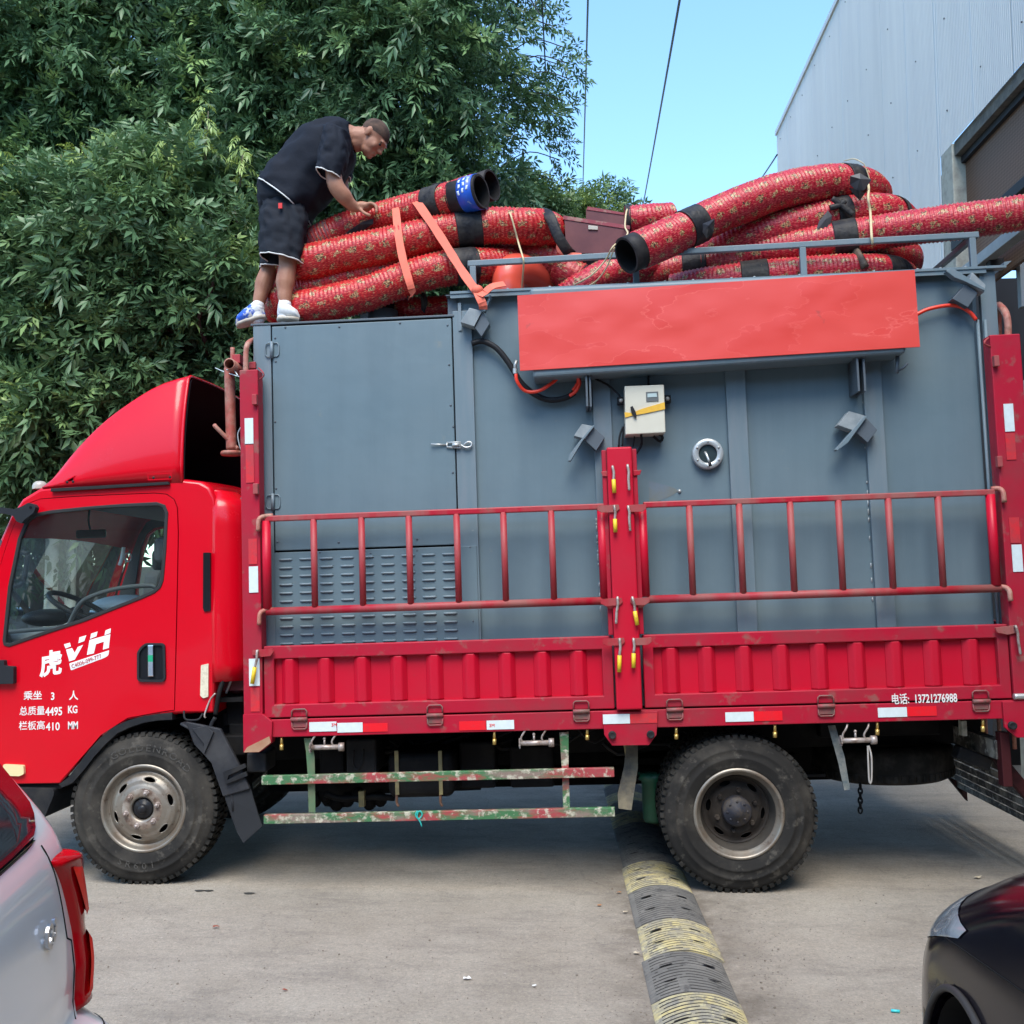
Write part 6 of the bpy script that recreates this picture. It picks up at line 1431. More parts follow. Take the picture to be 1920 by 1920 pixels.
# hairline cracks
vo = n.nodes.new('ShaderNodeTexVoronoi'); vo.feature = 'DISTANCE_TO_EDGE'; vo.inputs['Scale'].default_value = .55
wv = n.nodes.new('ShaderNodeVectorMath'); wv.operation = 'MULTIPLY_ADD'; nzv = n.nodes.new('ShaderNodeTexNoise'); nzv.inputs['Scale'].default_value = 2.2; nzv.inputs['Detail'].default_value = 6; L.new(tc.outputs['Object'], nzv.inputs['Vector'])
wv.inputs[1].default_value = (.8, .8, .8); L.new(nzv.outputs['Color'], wv.inputs[0]); L.new(tc.outputs['Object'], wv.inputs[2]); L.new(wv.outputs[0], vo.inputs['Vector'])
ck = n.nodes.new('ShaderNodeMapRange'); ck.inputs[1].default_value = .0; ck.inputs[2].default_value = .006; ck.inputs[3].default_value = .22; ck.inputs[4].default_value = 0; L.new(vo.outputs['Distance'], ck.inputs[0])
c5 = mix_(ck.outputs[0], c4, (.10, .09, .08))
L.new(c5, b.inputs['Base Color'])
bp = n.nodes.new('ShaderNodeBump'); bp.inputs['Strength'].default_value = .8; bp.inputs['Distance'].default_value = .008; L.new(noise_(90, 6, .7), bp.inputs['Height']); L.new(bp.outputs[0], b.inputs['Normal'])
G = MB(); G._add([(-400, -400, 0), (400, -400, 0), (400, 400, 0), (-400, 400, 0)], [(0, 1, 2, 3)])
tag(G.build('ground', gm, None, frame='W'), 'worn grey-beige concrete yard floor', kind='structure')
# ------------------------------------------------------------------ speed bump of rubber segments
Lc = ground_pt(1165, 1625); 
axis0 = ground_pt(1188, 1740); 
def gp(px, py): return ground_pt(px, py)
edL = [gp(x, y) for x, y in ((1145, 1555), (1158, 1592), (1168, 1640), (1179, 1712), (1196, 1765), (1215, 1840), (1231, 1915))]
dirv = (gp(1215, 1840) - gp(1158, 1592)).normalized(); dirv = Vector((dirv.x, dirv.y, 0)).normalized()
bw_ = (gp(1404, 1915) - gp(1231, 1915)).length
ax_b = -dirv            # away from the camera
side_b = Vector((-ax_b.y, ax_b.x, 0)) * -1
o_b = gp(1231, 1915); o_b.z = 0
black_r = mat('bump_black', (.100, .096, .090), .88, spec=.25, blots=[((.165, .155, .14), 5, .5, .15, .8), ((.04, .04, .04), 22, .6, .06, .6)], bump=(40, .5, .008))
yellow_r = mat('bump_yellow', (.40, .335, .16), .88, spec=.25, blots=[((.20, .19, .165), 7, .50, .12, .9, (1, 1.8, 1)), ((.50, .45, .26), 26, .6, .08, .6), ((.13, .125, .12), 34, .58, .05, .7)], bump=(40, .5, .008))
hole_m = mat('bump_hole', (.012, .012, .012), .9)
bump = thing('speed_bump', 'low rubber speed bump of worn black and yellow segments running under the truck', 'speed bump', tuple(o_b), frame='W')
def along(py, px=None): # distance of a photo row along the left edge
    p = gp(1231 + (py - 1915) * .235, py); return (p - o_b).dot(ax_b)
cuts = [(-.55, 'b')]
bounds = [along(1885) - .0, along(1805), along(1742), along(1678), along(1630), along(1580)]
segs = []; t0 = -.60; cols_b = ['y', 'b', 'y', 'b', 'y', 'b']
prev = t0; seq = [(prev, bounds[0], 'y')]
for i in range(5): seq.append((bounds[i], bounds[i + 1], 'b' if i % 2 == 0 else 'y'))
z_ = bounds[5]; cc = 'b'
for i in range(9): seq.append((z_, z_ + .36, cc)); z_ += .36; cc = 'y' if cc == 'b' else 'b'
HB = .052
def prof_b(u):   # height across the width, u in 0..1
    return HB * math.sin(math.pi * u) ** .75 if 0 < u < 1 else 0
for si, (a, b_, c_) in enumerate(seq):
    m = MB(); nr = max(2, int((b_ - a) / .030)); N = 26
    jx = rng.uniform(-.012, .012); tilt_ = rng.uniform(-.004, .006); rows_ = []
    for i in range(nr * 3 + 1):
        t = a + .003 + (b_ - a - .006) * i / (nr * 3); row = []
        gro = .0 if i % 3 > 1 else -.0045
        for k in range(N + 1):
            u = k / N; bend = .035 * (math.sin(math.pi * u) - .5) * 0
            arch = .030 * math.cos(2 * math.pi * (u - .5)) * .5
            z = prof_b(u) + (gro if .03 < u < .97 else 0) + tilt_ * u + .0018 * mnoise.noise(Vector((u * 6, t * 5, 2))) + .003
            ev = min(1, min(i, nr * 3 - i) / 6); p = o_b + ax_b * (t + (.045 * (.25 - abs(u - .5)) * ev)) + side_b * (u * bw_ + jx); row.append(Vector((p.x, p.y, max(z, .003 + .006 * min(1, min(u, 1 - u) * 30)))))
        rows_.append(row)
    m.grid(rows_, smooth=False)
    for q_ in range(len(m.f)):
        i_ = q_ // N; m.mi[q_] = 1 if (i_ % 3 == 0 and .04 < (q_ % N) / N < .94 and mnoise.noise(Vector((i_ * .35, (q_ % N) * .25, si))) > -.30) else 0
    fr0, fr1 = rows_[0], rows_[-1]
    for fr_ in (fr0, fr1): m.grid([fr_, [Vector((p.x, p.y, 0.001)) for p in fr_]], smooth=False)
    m.grid([[r_[0] for r_ in rows_], [Vector((r_[0].x, r_[0].y, .001)) for r_ in rows_]], smooth=False); m.grid([[r_[-1] for r_ in rows_], [Vector((r_[-1].x, r_[-1].y, .001)) for r_ in rows_]], smooth=False)
    so = m.build('segment', [black_r if c_ == 'b' else yellow_r, mat('groove_shade', (.035, .033, .030), .95)], bump, frame='W')  # dark groove floors stand in for the shade inside the grooves
    if b_ - a > .12 and si < 9:
        h_ = MB()
        for f_ in (.32, .68) if b_ - a > .3 else (.5,):
            for u in (.24, .76):
                t = a + (b_ - a) * f_; c0 = o_b + ax_b * t + side_b * (u * bw_); z = prof_b(u) + .0045 + max(0, tilt_) * u
                sl_a = math.atan2(prof_b(u + .02) - prof_b(u - .02), .04 * bw_)
                ex_ = side_b * math.cos(sl_a) + Vector((0, 0, math.sin(sl_a))); ey_ = (ax_b + side_b * (.35 if u < .5 else -.35)).normalized(); vs = [Vector((c0.x, c0.y, z)) + ex_ * .030 * math.cos(q_) * 1.0 + (ey_ * .011 + ex_ * .004) * math.sin(q_) for q_ in np.linspace(0, 2 * math.pi, 12, endpoint=False)]
                h_._add(vs, [tuple(range(12))])
        h_.build('bolt_hole', hole_m, so, frame='W', fixn=False)
# litter on the ground
def leaf_bit(px, py, s, col, name, label, cat, rz=0.0, grp=None):
    p = gp(px, py); m = MB(); k = 7; vs = []
    for i in range(k):
        a = 2 * math.pi * i / k; r_ = s * (1 - .45 * abs(math.sin(a))) * rng.uniform(.75, 1.1); vs.append(p + Vector((r_ * math.cos(a + rz), r_ * math.sin(a + rz), .006 + rng.uniform(0, s * .5))))
    vs.append(p + Vector((0, 0, .012))); m._add(vs, [(i, (i + 1) % k, k) for i in range(k)]); o = m.build(name, col, None, frame='W', solid=.002); tag(o, label, cat, grp); return o
ld = mat('dead_leaf', (.30, .15, .07), .8); ld2 = mat('dead_leaf_pale', (.50, .42, .30), .8); ldr = mat('dead_leaf_red', (.25, .05, .025), .7)
leaf_bit(1160, 1676, .016, ld, 'dead_leaf', 'curled brown leaf beside the first yellow bump segment', 'leaf'); leaf_bit(1124, 1700, .014, ld, 'dead_leaf', 'small brown leaf left of the speed bump, farther from it than the others', 'leaf')
leaf_bit(1172, 1713, .018, ld2, 'dead_leaf', 'pale leaf touching the edge of the black bump segment', 'leaf'); leaf_bit(404, 1741, .02, ldr, 'dead_leaf', 'reddish leaf alone on the concrete near the white car', 'leaf')
leaf_bit(1193, 1790, .018, ld2, 'dead_leaf', 'pale crumpled leaf against the second yellow bump segment', 'leaf'); leaf_bit(1833, 1648, .028, ld2, 'dead_leaf', 'pale leaf on the concrete beyond the dark car', 'leaf', .3); leaf_bit(533, 1859, .013, ldr, 'dead_leaf', 'tiny brown leaf on the concrete nearest the camera', 'leaf')
leaf_bit(875, 1838, .020, mat('paper_bit', (.62, .61, .58), .6), 'paper_scrap', 'small white paper scrap on the concrete', 'paper scrap')
leaf_bit(1002, 1852, .012, mat('paper_bit', (.62, .61, .58), .6), 'paper_scrap', 'faint pale scrap to the right of the larger paper scrap', 'paper scrap')
p = gp(1679, 1899); tag(MB().tube([p + Vector((-.016, .003, .007)), p + Vector((.016, -.003, .007))], .006, 10).build('plastic_cap', mat('cyan_plastic', (.05, .50, .52), .4), None, frame='W'), 'small cyan plastic tube lying on the concrete', 'plastic tube')
st_m = mat('oil_spot', (.05, .048, .045), .7)
for px, py, sx in ((374, 1671, .028), (391, 1671, .026), (467, 1676, .03), (1300, 1560, .02)):
    p = gp(px, py); MB()._add([p + Vector((sx * math.cos(a) * (1 + .2 * math.sin(3 * a)), sx * .55 * math.sin(a), .004)) for a in np.linspace(0, 2 * math.pi, 18, endpoint=False)], [tuple(range(18))]).build('oil_spot', st_m, None, frame='W', fixn=False)['kind'] = 'structure'
grit = MB(); 
for k in range(1500):
    px, py = rng.uniform(150, 1750), rng.uniform(1640, 1920)
    if rng.random() < .35: px = rng.choice([1195, 1430]) + rng.normal(0, 35); py = rng.uniform(1700, 1920)
    p = gp(px, py); s = rng.uniform(.0012, .0035) * (1 if rng.random() < .93 else 1.9); grit.ball(Vector((p.x, p.y, s * .4)), s, s * rng.uniform(.6, 1.4), s * .8, 5, 3)
tag(grit.build('grit', mat('grit', (.20, .17, .14), .9), None, frame='W'), 'loose grit scattered on the concrete', 'grit', kind='stuff')
# ------------------------------------------------------------------ factory building on the right
steel, n, L, b = node_mat('wall_cladding'); b.inputs['Roughness'].default_value = .42; tc = n.nodes.new('ShaderNodeTexCoord')
cA = ramp_(noise_(.45, 6, .6, st=(1, 1, .25), nn=n, LL=L, tcc=tc), [(.3, (.58, .555, .51)), (.7, (.66, .63, .58))], nn=n, LL=L)
cB = ramp_(noise_(5, 6, .6, st=(1, 1, .08), nn=n, LL=L, tcc=tc), [(.35, (.90, .90, .92)), (.6, (1, 1, 1))], nn=n, LL=L)
L.new(mix_(.8, cA, cB, 'MULTIPLY', nn=n, LL=L), b.inputs['Base Color'])
XW = 3.70
cam_w = TM @ CT
def on_wall(px, py, X=XW):
    d = (TM.to_3x3() @ (CF + (px - 960) / FP * CR - (py - 960) / FP * CU)); return cam_w + d * ((X - cam_w.x) / d.x)
e0 = on_wall(1457, 265); e1 = on_wall(1765, 292); e2 = on_wall(1790, 292)
yfar = e0.y; ztop = e0.z + .15; ydoor = on_wall(1768, 400).y; zhead = e1.z
fac = thing('factory_building', 'tall grey profiled-steel factory shed with a large doorway on the right', 'building', (XW, 2, 0), frame='W')
def clad(y0, y1, z0, z1, x=XW, pitch=.0375):
    m = MB(); P = []; y = y0; cnt = 0; prof_ = [(0, 0), (.010, 0), (.014, -.005), (.024, -.005), (.028, 0)]
    ys = []
    while y < y1 - pitch: 
        for a, h in ((0, 0), (.012, 0), (.017, -.004), (.031, -.004)): ys.append((y + a, h))
        y += pitch
    ys.append((y1 + .012, 0))
    m.grid([[Vector((x + h, yy, z)) for yy, h in ys] for z in (z0, z1)], smooth=False); return m.build('cladding_sheet', steel, fac, frame='W', fixn=False)
yy = yfar
while yy > ydoor + .01:
    y2 = max(yy - .84, ydoor); cl = clad(y2, yy, -0.0 + 0, ztop - rng.uniform(0, .05), x=XW - rng.uniform(0, .006)); yy = y2
YN = -9.0
yy = ydoor
while yy > YN:
    y2 = yy - .84; clad(y2, yy, zhead + rng.uniform(-.03, .008), ztop, x=XW - rng.uniform(0, .006)); yy = y2
sc_ = None; beamg_ = mat('screw_grey', (.09, .10, .11), .5)
for y_ in np.arange(yfar - .3, YN, -.84):
    for z_ in (zhead + .35, zhead + 1.25, zhead + 2.1, ztop - .25):
        p = Vector((XW - .012, y_ + rng.uniform(-.03, .03), z_ + rng.uniform(-.04, .04)))
        if sc_ is None: sc_ = MB().ball(p, .007, .009, .009, 8, 5).build('screw', beamg_, fac, frame='W'); p0_ = p
        else: copy_part(sc_, p - p0_, 'W')
MB().box(XW - .03, XW + .02, YN, yfar + .02, ztop - .04, ztop + .04).build('eaves_trim', steel, fac, frame='W')
MB().box(XW + .01, XW + .25, yfar - .06, yfar + .02, 0, ztop).build('end_wall', steel, fac, frame='W')
jam = mat('plaster_jamb', (.42, .40, .33), .85, blots=[((.22, .20, .17), 7, .55, .1, .7)], bump=(30, .5, .01))
yj = on_wall(1790, 400).y
MB().box(XW - .004, XW + .3, yj, ydoor, 0, zhead - .0).build('door_jamb', jam, fac, frame='W', bevel=.01)
MB().box(XW + .02, XW + .3, YN, yj, zhead - .13, zhead + .01).build('door_header', mat('header_concrete', (.10, .095, .085), .9, blots=[((.18, .16, .13), 8, .5, .12, .8)], bump=(25, .6, .02)), fac, frame='W')
yg = on_wall(1800, 400, XW + .2).y
gdm = mat('guide_grey', (.13, .14, .145), .5); MB().box(XW + .05, XW + .24, yg, yg + .09, 0, zhead - .14).build('shutter_guide', gdm, fac, frame='W'); MB().box(XW + .08, XW + .24, YN, yg, zhead - .20, zhead - .135).build('shutter_guide', mat('guide_dark', (.03, .03, .034), .6), fac, frame='W')
shm, n, L, b = node_mat('shutter_mesh'); b.inputs['Roughness'].default_value = .7; tc = n.nodes.new('ShaderNodeTexCoord')
ck_ = n.nodes.new('ShaderNodeTexChecker'); ck_.inputs['Scale'].default_value = 45; ck_.inputs['Color1'].default_value = (.115, .058, .034, 1); ck_.inputs['Color2'].default_value = (.19, .105, .065, 1)
mp = n.nodes.new('ShaderNodeMapping'); mp.inputs['Rotation'].default_value = (.785, 0, 0); L.new(tc.outputs['Object'], mp.inputs[0]); L.new(mp.outputs[0], ck_.inputs[0]); L.new(ck_.outputs[0], b.inputs['Base Color'])
zs = 4.42
MB().box(XW + .12, XW + .16, YN, yg, zs, zhead - .14).build('roller_shutter', shm, fac, frame='W')
# framework of steel beams below the shutter, sky between them
beam = mat('beam_grey', (.30, .31, .31), .5, blots=[((.18, .19, .19), 5, .5, .2, .7)]); beam_d = mat('beam_dark', (.035, .037, .042), .6)
fr_ = thing('gate_framework', 'grey steel gate framework of beams behind the truck, right of the hoses', 'framework', (XW, 1, 0), frame='W')
def seg_(p, q, w_, m, nm='beam'): 
    p, q = Vector(p), Vector(q); d = (q - p).normalized(); s_ = d.cross(Vector((0, 0, 1))); s_ = s_.normalized() if s_.length > .01 else Vector((1, 0, 0)); u_ = s_.cross(d)
    return MB().obox((p + q) / 2, (q - p) / 2, s_ * w_ / 2, u_ * w_ / 2).build(nm, m, fr_, frame='W', bevel=.004)
za = on_wall(1834, 494, XW + .0).z
seg_((XW, 3.9, za), (XW, -3, za), .10, beam); seg_((XW + .5, 3.9, za - .02), (XW + .5, -3, za - .02), .09, beam_d)
zb2 = on_wall(1760, 490, XW - .35).z
seg_((XW - .35, 3.2, zb2), (XW - .35, 1.3, zb2), .085, beam_d)
for y_ in (3.3, 2.5, 1.8, 1.2, .6): seg_((XW + .25, y_, za - .5), (XW + .25, y_, za + .34), .07, beam if y_ > 2 else beam_d)
for y_ in (3.4, 2.2, 1.3): seg_((XW, y_, za - .08), (XW + 3.5, y_, za - .08), .09, beam_d)
seg_((XW + .0, 3.6, 0), (XW + .0, 3.6, za), .12, beam_d); seg_((XW + .9, 1.3, 0), (XW + .9, 1.3, za), .12, mat('post_brownish', (.16, .15, .14), .6))
# dim hall behind the doorway: side walls, low corrugated canopy
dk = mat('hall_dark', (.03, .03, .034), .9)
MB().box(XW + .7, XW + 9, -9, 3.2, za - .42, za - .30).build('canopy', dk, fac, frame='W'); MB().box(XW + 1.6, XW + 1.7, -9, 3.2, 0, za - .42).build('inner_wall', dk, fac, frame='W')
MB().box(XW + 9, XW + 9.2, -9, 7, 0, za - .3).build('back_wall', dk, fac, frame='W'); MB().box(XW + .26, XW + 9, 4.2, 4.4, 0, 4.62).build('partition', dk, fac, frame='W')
pw = mat('pale_block', (.42, .40, .33), .85, blots=[((.25, .23, .19), 9, .5, .15, .7)])
tag(MB().box(XW + .10, XW + .5, 2.6, 3.4, 0, 3.4).build('block_pier', pw, None, frame='W', bevel=.02), 'pale plastered pier behind the truck tail', 'pier')
# ------------------------------------------------------------------ overhead cables
def cable_w(a, b_, sag, r, label):
    P = [Vector(a).lerp(Vector(b_), t) - Vector((0, 0, sag * 4 * t * (1 - t))) for t in np.linspace(0, 1, 30)]
    o = MB().tube(P, r, 6).build('overhead_cable', black_plastic, None, frame='W'); tag(o, label, 'cable'); return o
def ray_at(px, py, Y): return Wp(px, py, Y)
cable_w(ray_at(1106, -140, 2.5), ray_at(1091, 420, 22), .05, .012, 'thin overhead cable, nearly vertical, in the middle of the sky')
cable_w(ray_at(1290, -90, 2.5), ray_at(1197, 430, 20), .05, .013, 'overhead cable slanting down left across the open sky')
cable_w(ray_at(1011, -100, 2.0), ray_at(1032, 300, 9), .03, .008, 'overhead cable passing beside the right edge of the big tree')
cable_w(ray_at(1457, 290, 9.6), ray_at(1400, 370, 16), .03, .012, 'short cable running from the far corner of the shed')
cable_w(ray_at(1015, 30, 3.0), ray_at(975, -30, 3.6), .0, .006, 'thin twig-like wire at the top of the tree')
# ------------------------------------------------------------------ things seen through the cab window
c = Wp(133, 978, 3.0); mm = MB(); mm.lathe([(.0001, -.03), (.06, -.028), (.10, -.02), (.13, 0), (.13, .02)], c, 'Y', 36); o = mm.build('traffic_mirror', mat('mirror_face', (.55, .52, .48), .12, metal=.9), None, frame='W'); tag(o, 'round convex traffic mirror seen through the cab window', 'traffic mirror')
c2 = Wp(103, 1000, 2.9); pm = mat('pole_white', (.62, .66, .58), .6)
po = MB().tube([Vector((c2.x, 2.86, 0)), Vector((c2.x, 2.86, c2.z))], .055, 16).tube([Vector((c2.x + .10, 3.0, 0)), Vector((c2.x + .10, 3.0, c2.z + .12))], .045, 16).build('pole', pm, None, frame='W'); tag(po, 'pale double pole seen through the cab window', 'pole')

# ------------------------------------------------------------------ unseen workshop row added behind the viewpoint: darkens reflections, cuts low sky light
wk = thing('added_workshop_row', 'unseen workshop row added behind the viewpoint to darken reflections', 'building', (0, -16, 0), frame='W')
MB().box(-34, 30, -18, -16, 0, 7.6).build('wall', mat('added_workshop_wall', (.26, .25, .23), .85, blots=[((.18, .17, .16), .6, .5, .2, .8)]), wk, frame='W')
MB().box(-34.3, 30.3, -18.2, -15.5, 7.6, 7.85).build('roof_edge', chassis2, wk, frame='W')
wd = None
for i in range(12):
    for zz in (1.2, 4.6):
        x = -31 + i * 5.1
        if wd is None: wd = MB().box(x, x + 2.6, -16.01, -15.97, zz, zz + 1.9).build('window', mat('dark_window', (.02, .025, .03), .1, coat=.5), wk, frame='W'); w0_ = (x, zz)
        else: copy_part(wd, (x - w0_[0], 0, zz - w0_[1]), 'W')
# ------------------------------------------------------------------ trees: pinnate leaves on drooping sprays
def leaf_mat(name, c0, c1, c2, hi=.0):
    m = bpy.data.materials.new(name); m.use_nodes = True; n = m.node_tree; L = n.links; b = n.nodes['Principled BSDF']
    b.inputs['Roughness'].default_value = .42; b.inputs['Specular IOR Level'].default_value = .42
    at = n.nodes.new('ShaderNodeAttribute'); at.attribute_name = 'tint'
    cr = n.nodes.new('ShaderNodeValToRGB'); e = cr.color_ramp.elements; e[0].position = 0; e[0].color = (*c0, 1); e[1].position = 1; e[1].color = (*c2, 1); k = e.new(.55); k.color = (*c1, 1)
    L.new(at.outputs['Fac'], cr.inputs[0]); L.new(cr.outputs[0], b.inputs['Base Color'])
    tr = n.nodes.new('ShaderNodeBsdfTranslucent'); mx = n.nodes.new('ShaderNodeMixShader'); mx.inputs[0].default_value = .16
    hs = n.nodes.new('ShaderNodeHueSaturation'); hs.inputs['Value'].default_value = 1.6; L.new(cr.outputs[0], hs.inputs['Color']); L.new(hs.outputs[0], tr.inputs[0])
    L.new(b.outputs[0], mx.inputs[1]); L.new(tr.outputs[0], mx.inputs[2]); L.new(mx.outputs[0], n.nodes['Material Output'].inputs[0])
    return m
leafA = leaf_mat('leaves_dark', (.040, .090, .046), (.125, .225, .095), (.32, .46, .15))
leafB = leaf_mat('leaves_fresh', (.040, .090, .040), (.125, .215, .088), (.36, .46, .12))
bark = mat('bark', (.07, .055, .045), .9, blots=[((.12, .10, .08), 9, .5, .15, .8)], bump=(30, .8, .02))
twig_m = mat('twig', (.10, .085, .05), .8)
def leaflet(L_, W_, rg):
    """one folded, slightly drooping leaflet along +X"""
    d = rg.uniform(.10, .30) * L_; f = .22 * W_
    v = np.array([[0, 0, 0], [.46 * L_, W_ / 2, f - d * .2], [.48 * L_, 0, -d * .22], [.46 * L_, -W_ / 2, f - d * .2], [L_, 0, -d]])
    return v, [(0, 2, 1), (0, 3, 2), (1, 2, 4), (2, 3, 4)]
def rotz(a): c, s = math.cos(a), math.sin(a); return np.array([[c, -s, 0], [s, c, 0], [0, 0, 1]])
def roty(a): c, s = math.cos(a), math.sin(a); return np.array([[c, 0, s], [0, 1, 0], [-s, 0, c]])
def rotx(a): c, s = math.cos(a), math.sin(a); return np.array([[1, 0, 0], [0, c, -s], [0, s, c]])
def pinnate(rg, Ls):
    V, F = [], []; n = 0; np_ = int(rg.integers(2, 4)); R_ = Ls * 1.7; droop = rg.uniform(.3, .9)
    def put(pos, ang, pitch, roll, s_):
        nonlocal n
        v, f = leaflet(Ls * s_, Ls * s_ * rg.uniform(.23, .37), rg); M_ = rotz(ang) @ roty(pitch) @ rotx(roll); V.append(v @ M_.T + pos); F.extend([tuple(i + n for i in q) for q in f]); n += len(v)
    for k in range(np_ + 1):
        t = (k + .8) / (np_ + 1); pos = np.array([R_ * t, 0, -droop * R_ * t * t * .5])
        for s_ in (-1, 1): put(pos, s_ * rg.uniform(.65, .95), rg.uniform(.05, .7), rg.uniform(-.4, .4), rg.uniform(.8, 1.05))
    put(np.array([R_, 0, -droop * R_ * .5]), rg.uniform(-.1, .1), droop * .8, rg.uniform(-.3, .3), 1.1)
    return np.vstack(V), F
def spray(rg, Ls, upright=False):
    V, F = [], []; n = 0; K = int(rg.integers(6, 9)); Lt = Ls * (2.4 if not upright else 5)
    for k in range(K):
        v, f = pinnate(rg, Ls); t = k / (K - 1); az = k * 2.4 + rg.uniform(-.3, .3); el = rg.uniform(-.15, .55) * (1 - t) - .55 * t if not upright else rg.uniform(-.3, .25)
        M_ = rotx(az) @ rotz(0) @ roty(-.0) ; base = np.array([Lt * t, 0, 0])
        if upright: Mm = rotz(az) @ roty(el); pos = np.array([0, 0, Lt * t])
        else: Mm = rotx(az) @ rotz(1.15 - .9 * t + rg.uniform(-.2, .2)); pos = base
        V.append(v @ Mm.T + pos); F.extend([tuple(i + n for i in q) for q in f]); n += len(v)
    return np.vstack(V), np.array(F)
def orient(d, roll, up=None):
    d = d / np.linalg.norm(d); a = np.cross([0, 0, 1.0], d); a = a / (np.linalg.norm(a) + 1e-9); u = np.cross(d, a); c, s = math.cos(roll), math.sin(roll)
    return np.stack([d, a * c + u * s, -a * s + u * c], 1)
def foliage(name, m, parent, items, variants, piv):
    """items: (position, direction, roll, scale, tint, variant)"""
    VV, FF, TT = [], [], []; n = 0
    for pos, d, roll, sc, tint, vi in items:
        v, f = variants[vi]; v2 = (v * sc) @ orient(d, roll).T; v2[:, 2] -= .0; 
        h = np.linalg.norm((v * sc)[:, :2], axis=1); v2[:, 2] -= .35 * h * h / max(.2, h.max())     # weight pulls the tips down
        VV.append(v2 + pos); FF.append(f + n); TT.append(np.full(len(v), tint) + rng.uniform(-.06, .06)); n += len(v)
    V = np.vstack(VV) - np.array(piv); F = np.vstack(FF); Tn = np.concatenate(TT)
    me = bpy.data.meshes.new(name); me.vertices.add(len(V)); me.vertices.foreach_set('co', V.astype(np.float32).ravel())
    me.loops.add(F.size); me.loops.foreach_set('vertex_index', F.astype(np.int32).ravel()); me.polygons.add(len(F)); me.polygons.foreach_set('loop_start', np.arange(0, F.size, 3, dtype=np.int32)); me.polygons.foreach_set('loop_total', np.full(len(F), 3, dtype=np.int32))
    at = me.attributes.new('tint', 'FLOAT', 'POINT'); at.data.foreach_set('value', np.clip(Tn, 0, 1).astype(np.float32)); me.materials.append(m); me.update(); me.validate()
    o = bpy.data.objects.new(name, me); C.objects.link(o); o.parent = parent; return o
rg = np.random.default_rng(5)
VAR = [spray(rg, .098) for _ in range(14)]; VARU = [spray(rg, .095, True) for _ in range(5)]
NTRI = 0
def tree(label, base, crown, clumps, nspray, leaf_m, trunk_r=.12, tint=(.25, .6), scale=1.0, group=None, cat='tree', shoots=(), name='tree', front=.75):
    """crown: (centre, radii); clumps: how many leaf masses on its shell; more on the camera side"""
    global NTRI
    t_ = thing(name, label, cat, (base[0], base[1], 0), group, frame='W'); cc, cr_ = np.array(crown[0], float), np.array(crown[1], float)
    cl = []; tries = 0
    while len(cl) < clumps and tries < 4000:
        tries += 1; d = rg.normal(size=3); d /= np.linalg.norm(d)
        if rg.random() < front and d[1] > .1: d[1] *= -1
        rr = rg.uniform(.45, 1.0) ** .6; p = cc + cr_ * d * rr
        if p[2] < .8: continue
        r_ = rg.uniform(.26, .70) * min(1.0, cr_.min() / 1.4)
        if all(np.linalg.norm(p - q[0]) > .55 * (r_ + q[1]) * .62 for q in cl): cl.append((p, r_, rg.uniform(-.5, .5)))
    items = []; wts = np.array([q[1] ** 2 for q in cl]); wts /= wts.sum(); cnt = (wts * nspray).astype(int)
    for (p, r_, tb), k_ in zip(cl, cnt):
        for _ in range(k_):
            d = rg.normal(size=3); d /= np.linalg.norm(d)
            if rg.random() < .6 and d[1] > 0: d[1] *= -1
            if rg.random() < .35: d[2] = abs(d[2])
            s_ = r_ * rg.uniform(.35, 1.25) ** .6; pos = p + d * s_ * np.array([1.15, 1, .85]); dd = d * .9 + np.array([0, -.25, .25]) + rg.normal(size=3) * .35
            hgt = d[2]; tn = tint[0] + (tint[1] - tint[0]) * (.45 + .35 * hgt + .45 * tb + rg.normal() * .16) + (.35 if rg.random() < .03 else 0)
            items.append((pos, dd, rg.uniform(-.5, .5), scale * rg.uniform(.65, 1.35), tn, int(rg.integers(len(VAR)))))
    for _ in range(int(nspray * .05)):
        d = rg.normal(size=3); d /= np.linalg.norm(d); d[1] = -abs(d[1]); pos = cc + cr_ * d * rg.uniform(1.0, 1.14); items.append((pos, d + np.array([0, 0, .5]), rg.uniform(-.5, .5), scale * rg.uniform(.7, 1.1), tint[1] + .1, int(rg.integers(len(VAR)))))
    foliage('foliage', leaf_m, t_, items, VAR, (base[0], base[1], 0)); NTRI += sum(len(VAR[i[5]][1]) for i in items)
    if shoots:
        it = []; sm = MB()
        for (p, h) in shoots:
            p = np.array(p); sm.tube([Vector(p), Vector(p + np.array([.02, 0, h]))], .010, 5, rad=[.010, .005])
            for j in range(3): it.append((p + np.array([rg.normal() * .02, 0, h * (.25 + .3 * j)]), np.array([1, 0, .001]), rg.uniform(0, 6), .75 - .12 * j, .85 + .1 * j, int(rg.integers(len(VARU)))))
        # upright sprays keep their own axis
        VV = [(v @ np.array([[0, 0, 1], [0, 1, 0], [-1, 0, 0]]).T, f) for v, f in VARU]
        fo = foliage('young_shoot_leaves', leaf_m, t_, [(a, b_, r_, s_, tn, vi) for a, b_, r_, s_, tn, vi in it], [(v[:, [2, 1, 0]] * np.array([-1, 1, 1]), f) for v, f in VV], (base[0], base[1], 0))
        sm.build('young_shoot', twig_m, t_, frame='W')
    tk = MB(); top = Vector(cc) + Vector((0, 0, cr_[2] * .35)); b0 = Vector((base[0], base[1], 0)); mid = b0.lerp(top, .45) + Vector((rg.uniform(-.15, .15), rg.uniform(-.1, .1), 0))
    path = catmull([b0, b0.lerp(mid, .5) + Vector((.05, 0, 0)), mid, top], .15); tk.tube(path, trunk_r, 12, rad=[trunk_r * (1.15 - .9 * i / (len(path) - 1)) + .02 for i in range(len(path))]); tk.build('trunk', bark, t_, frame='W')
    br = MB()
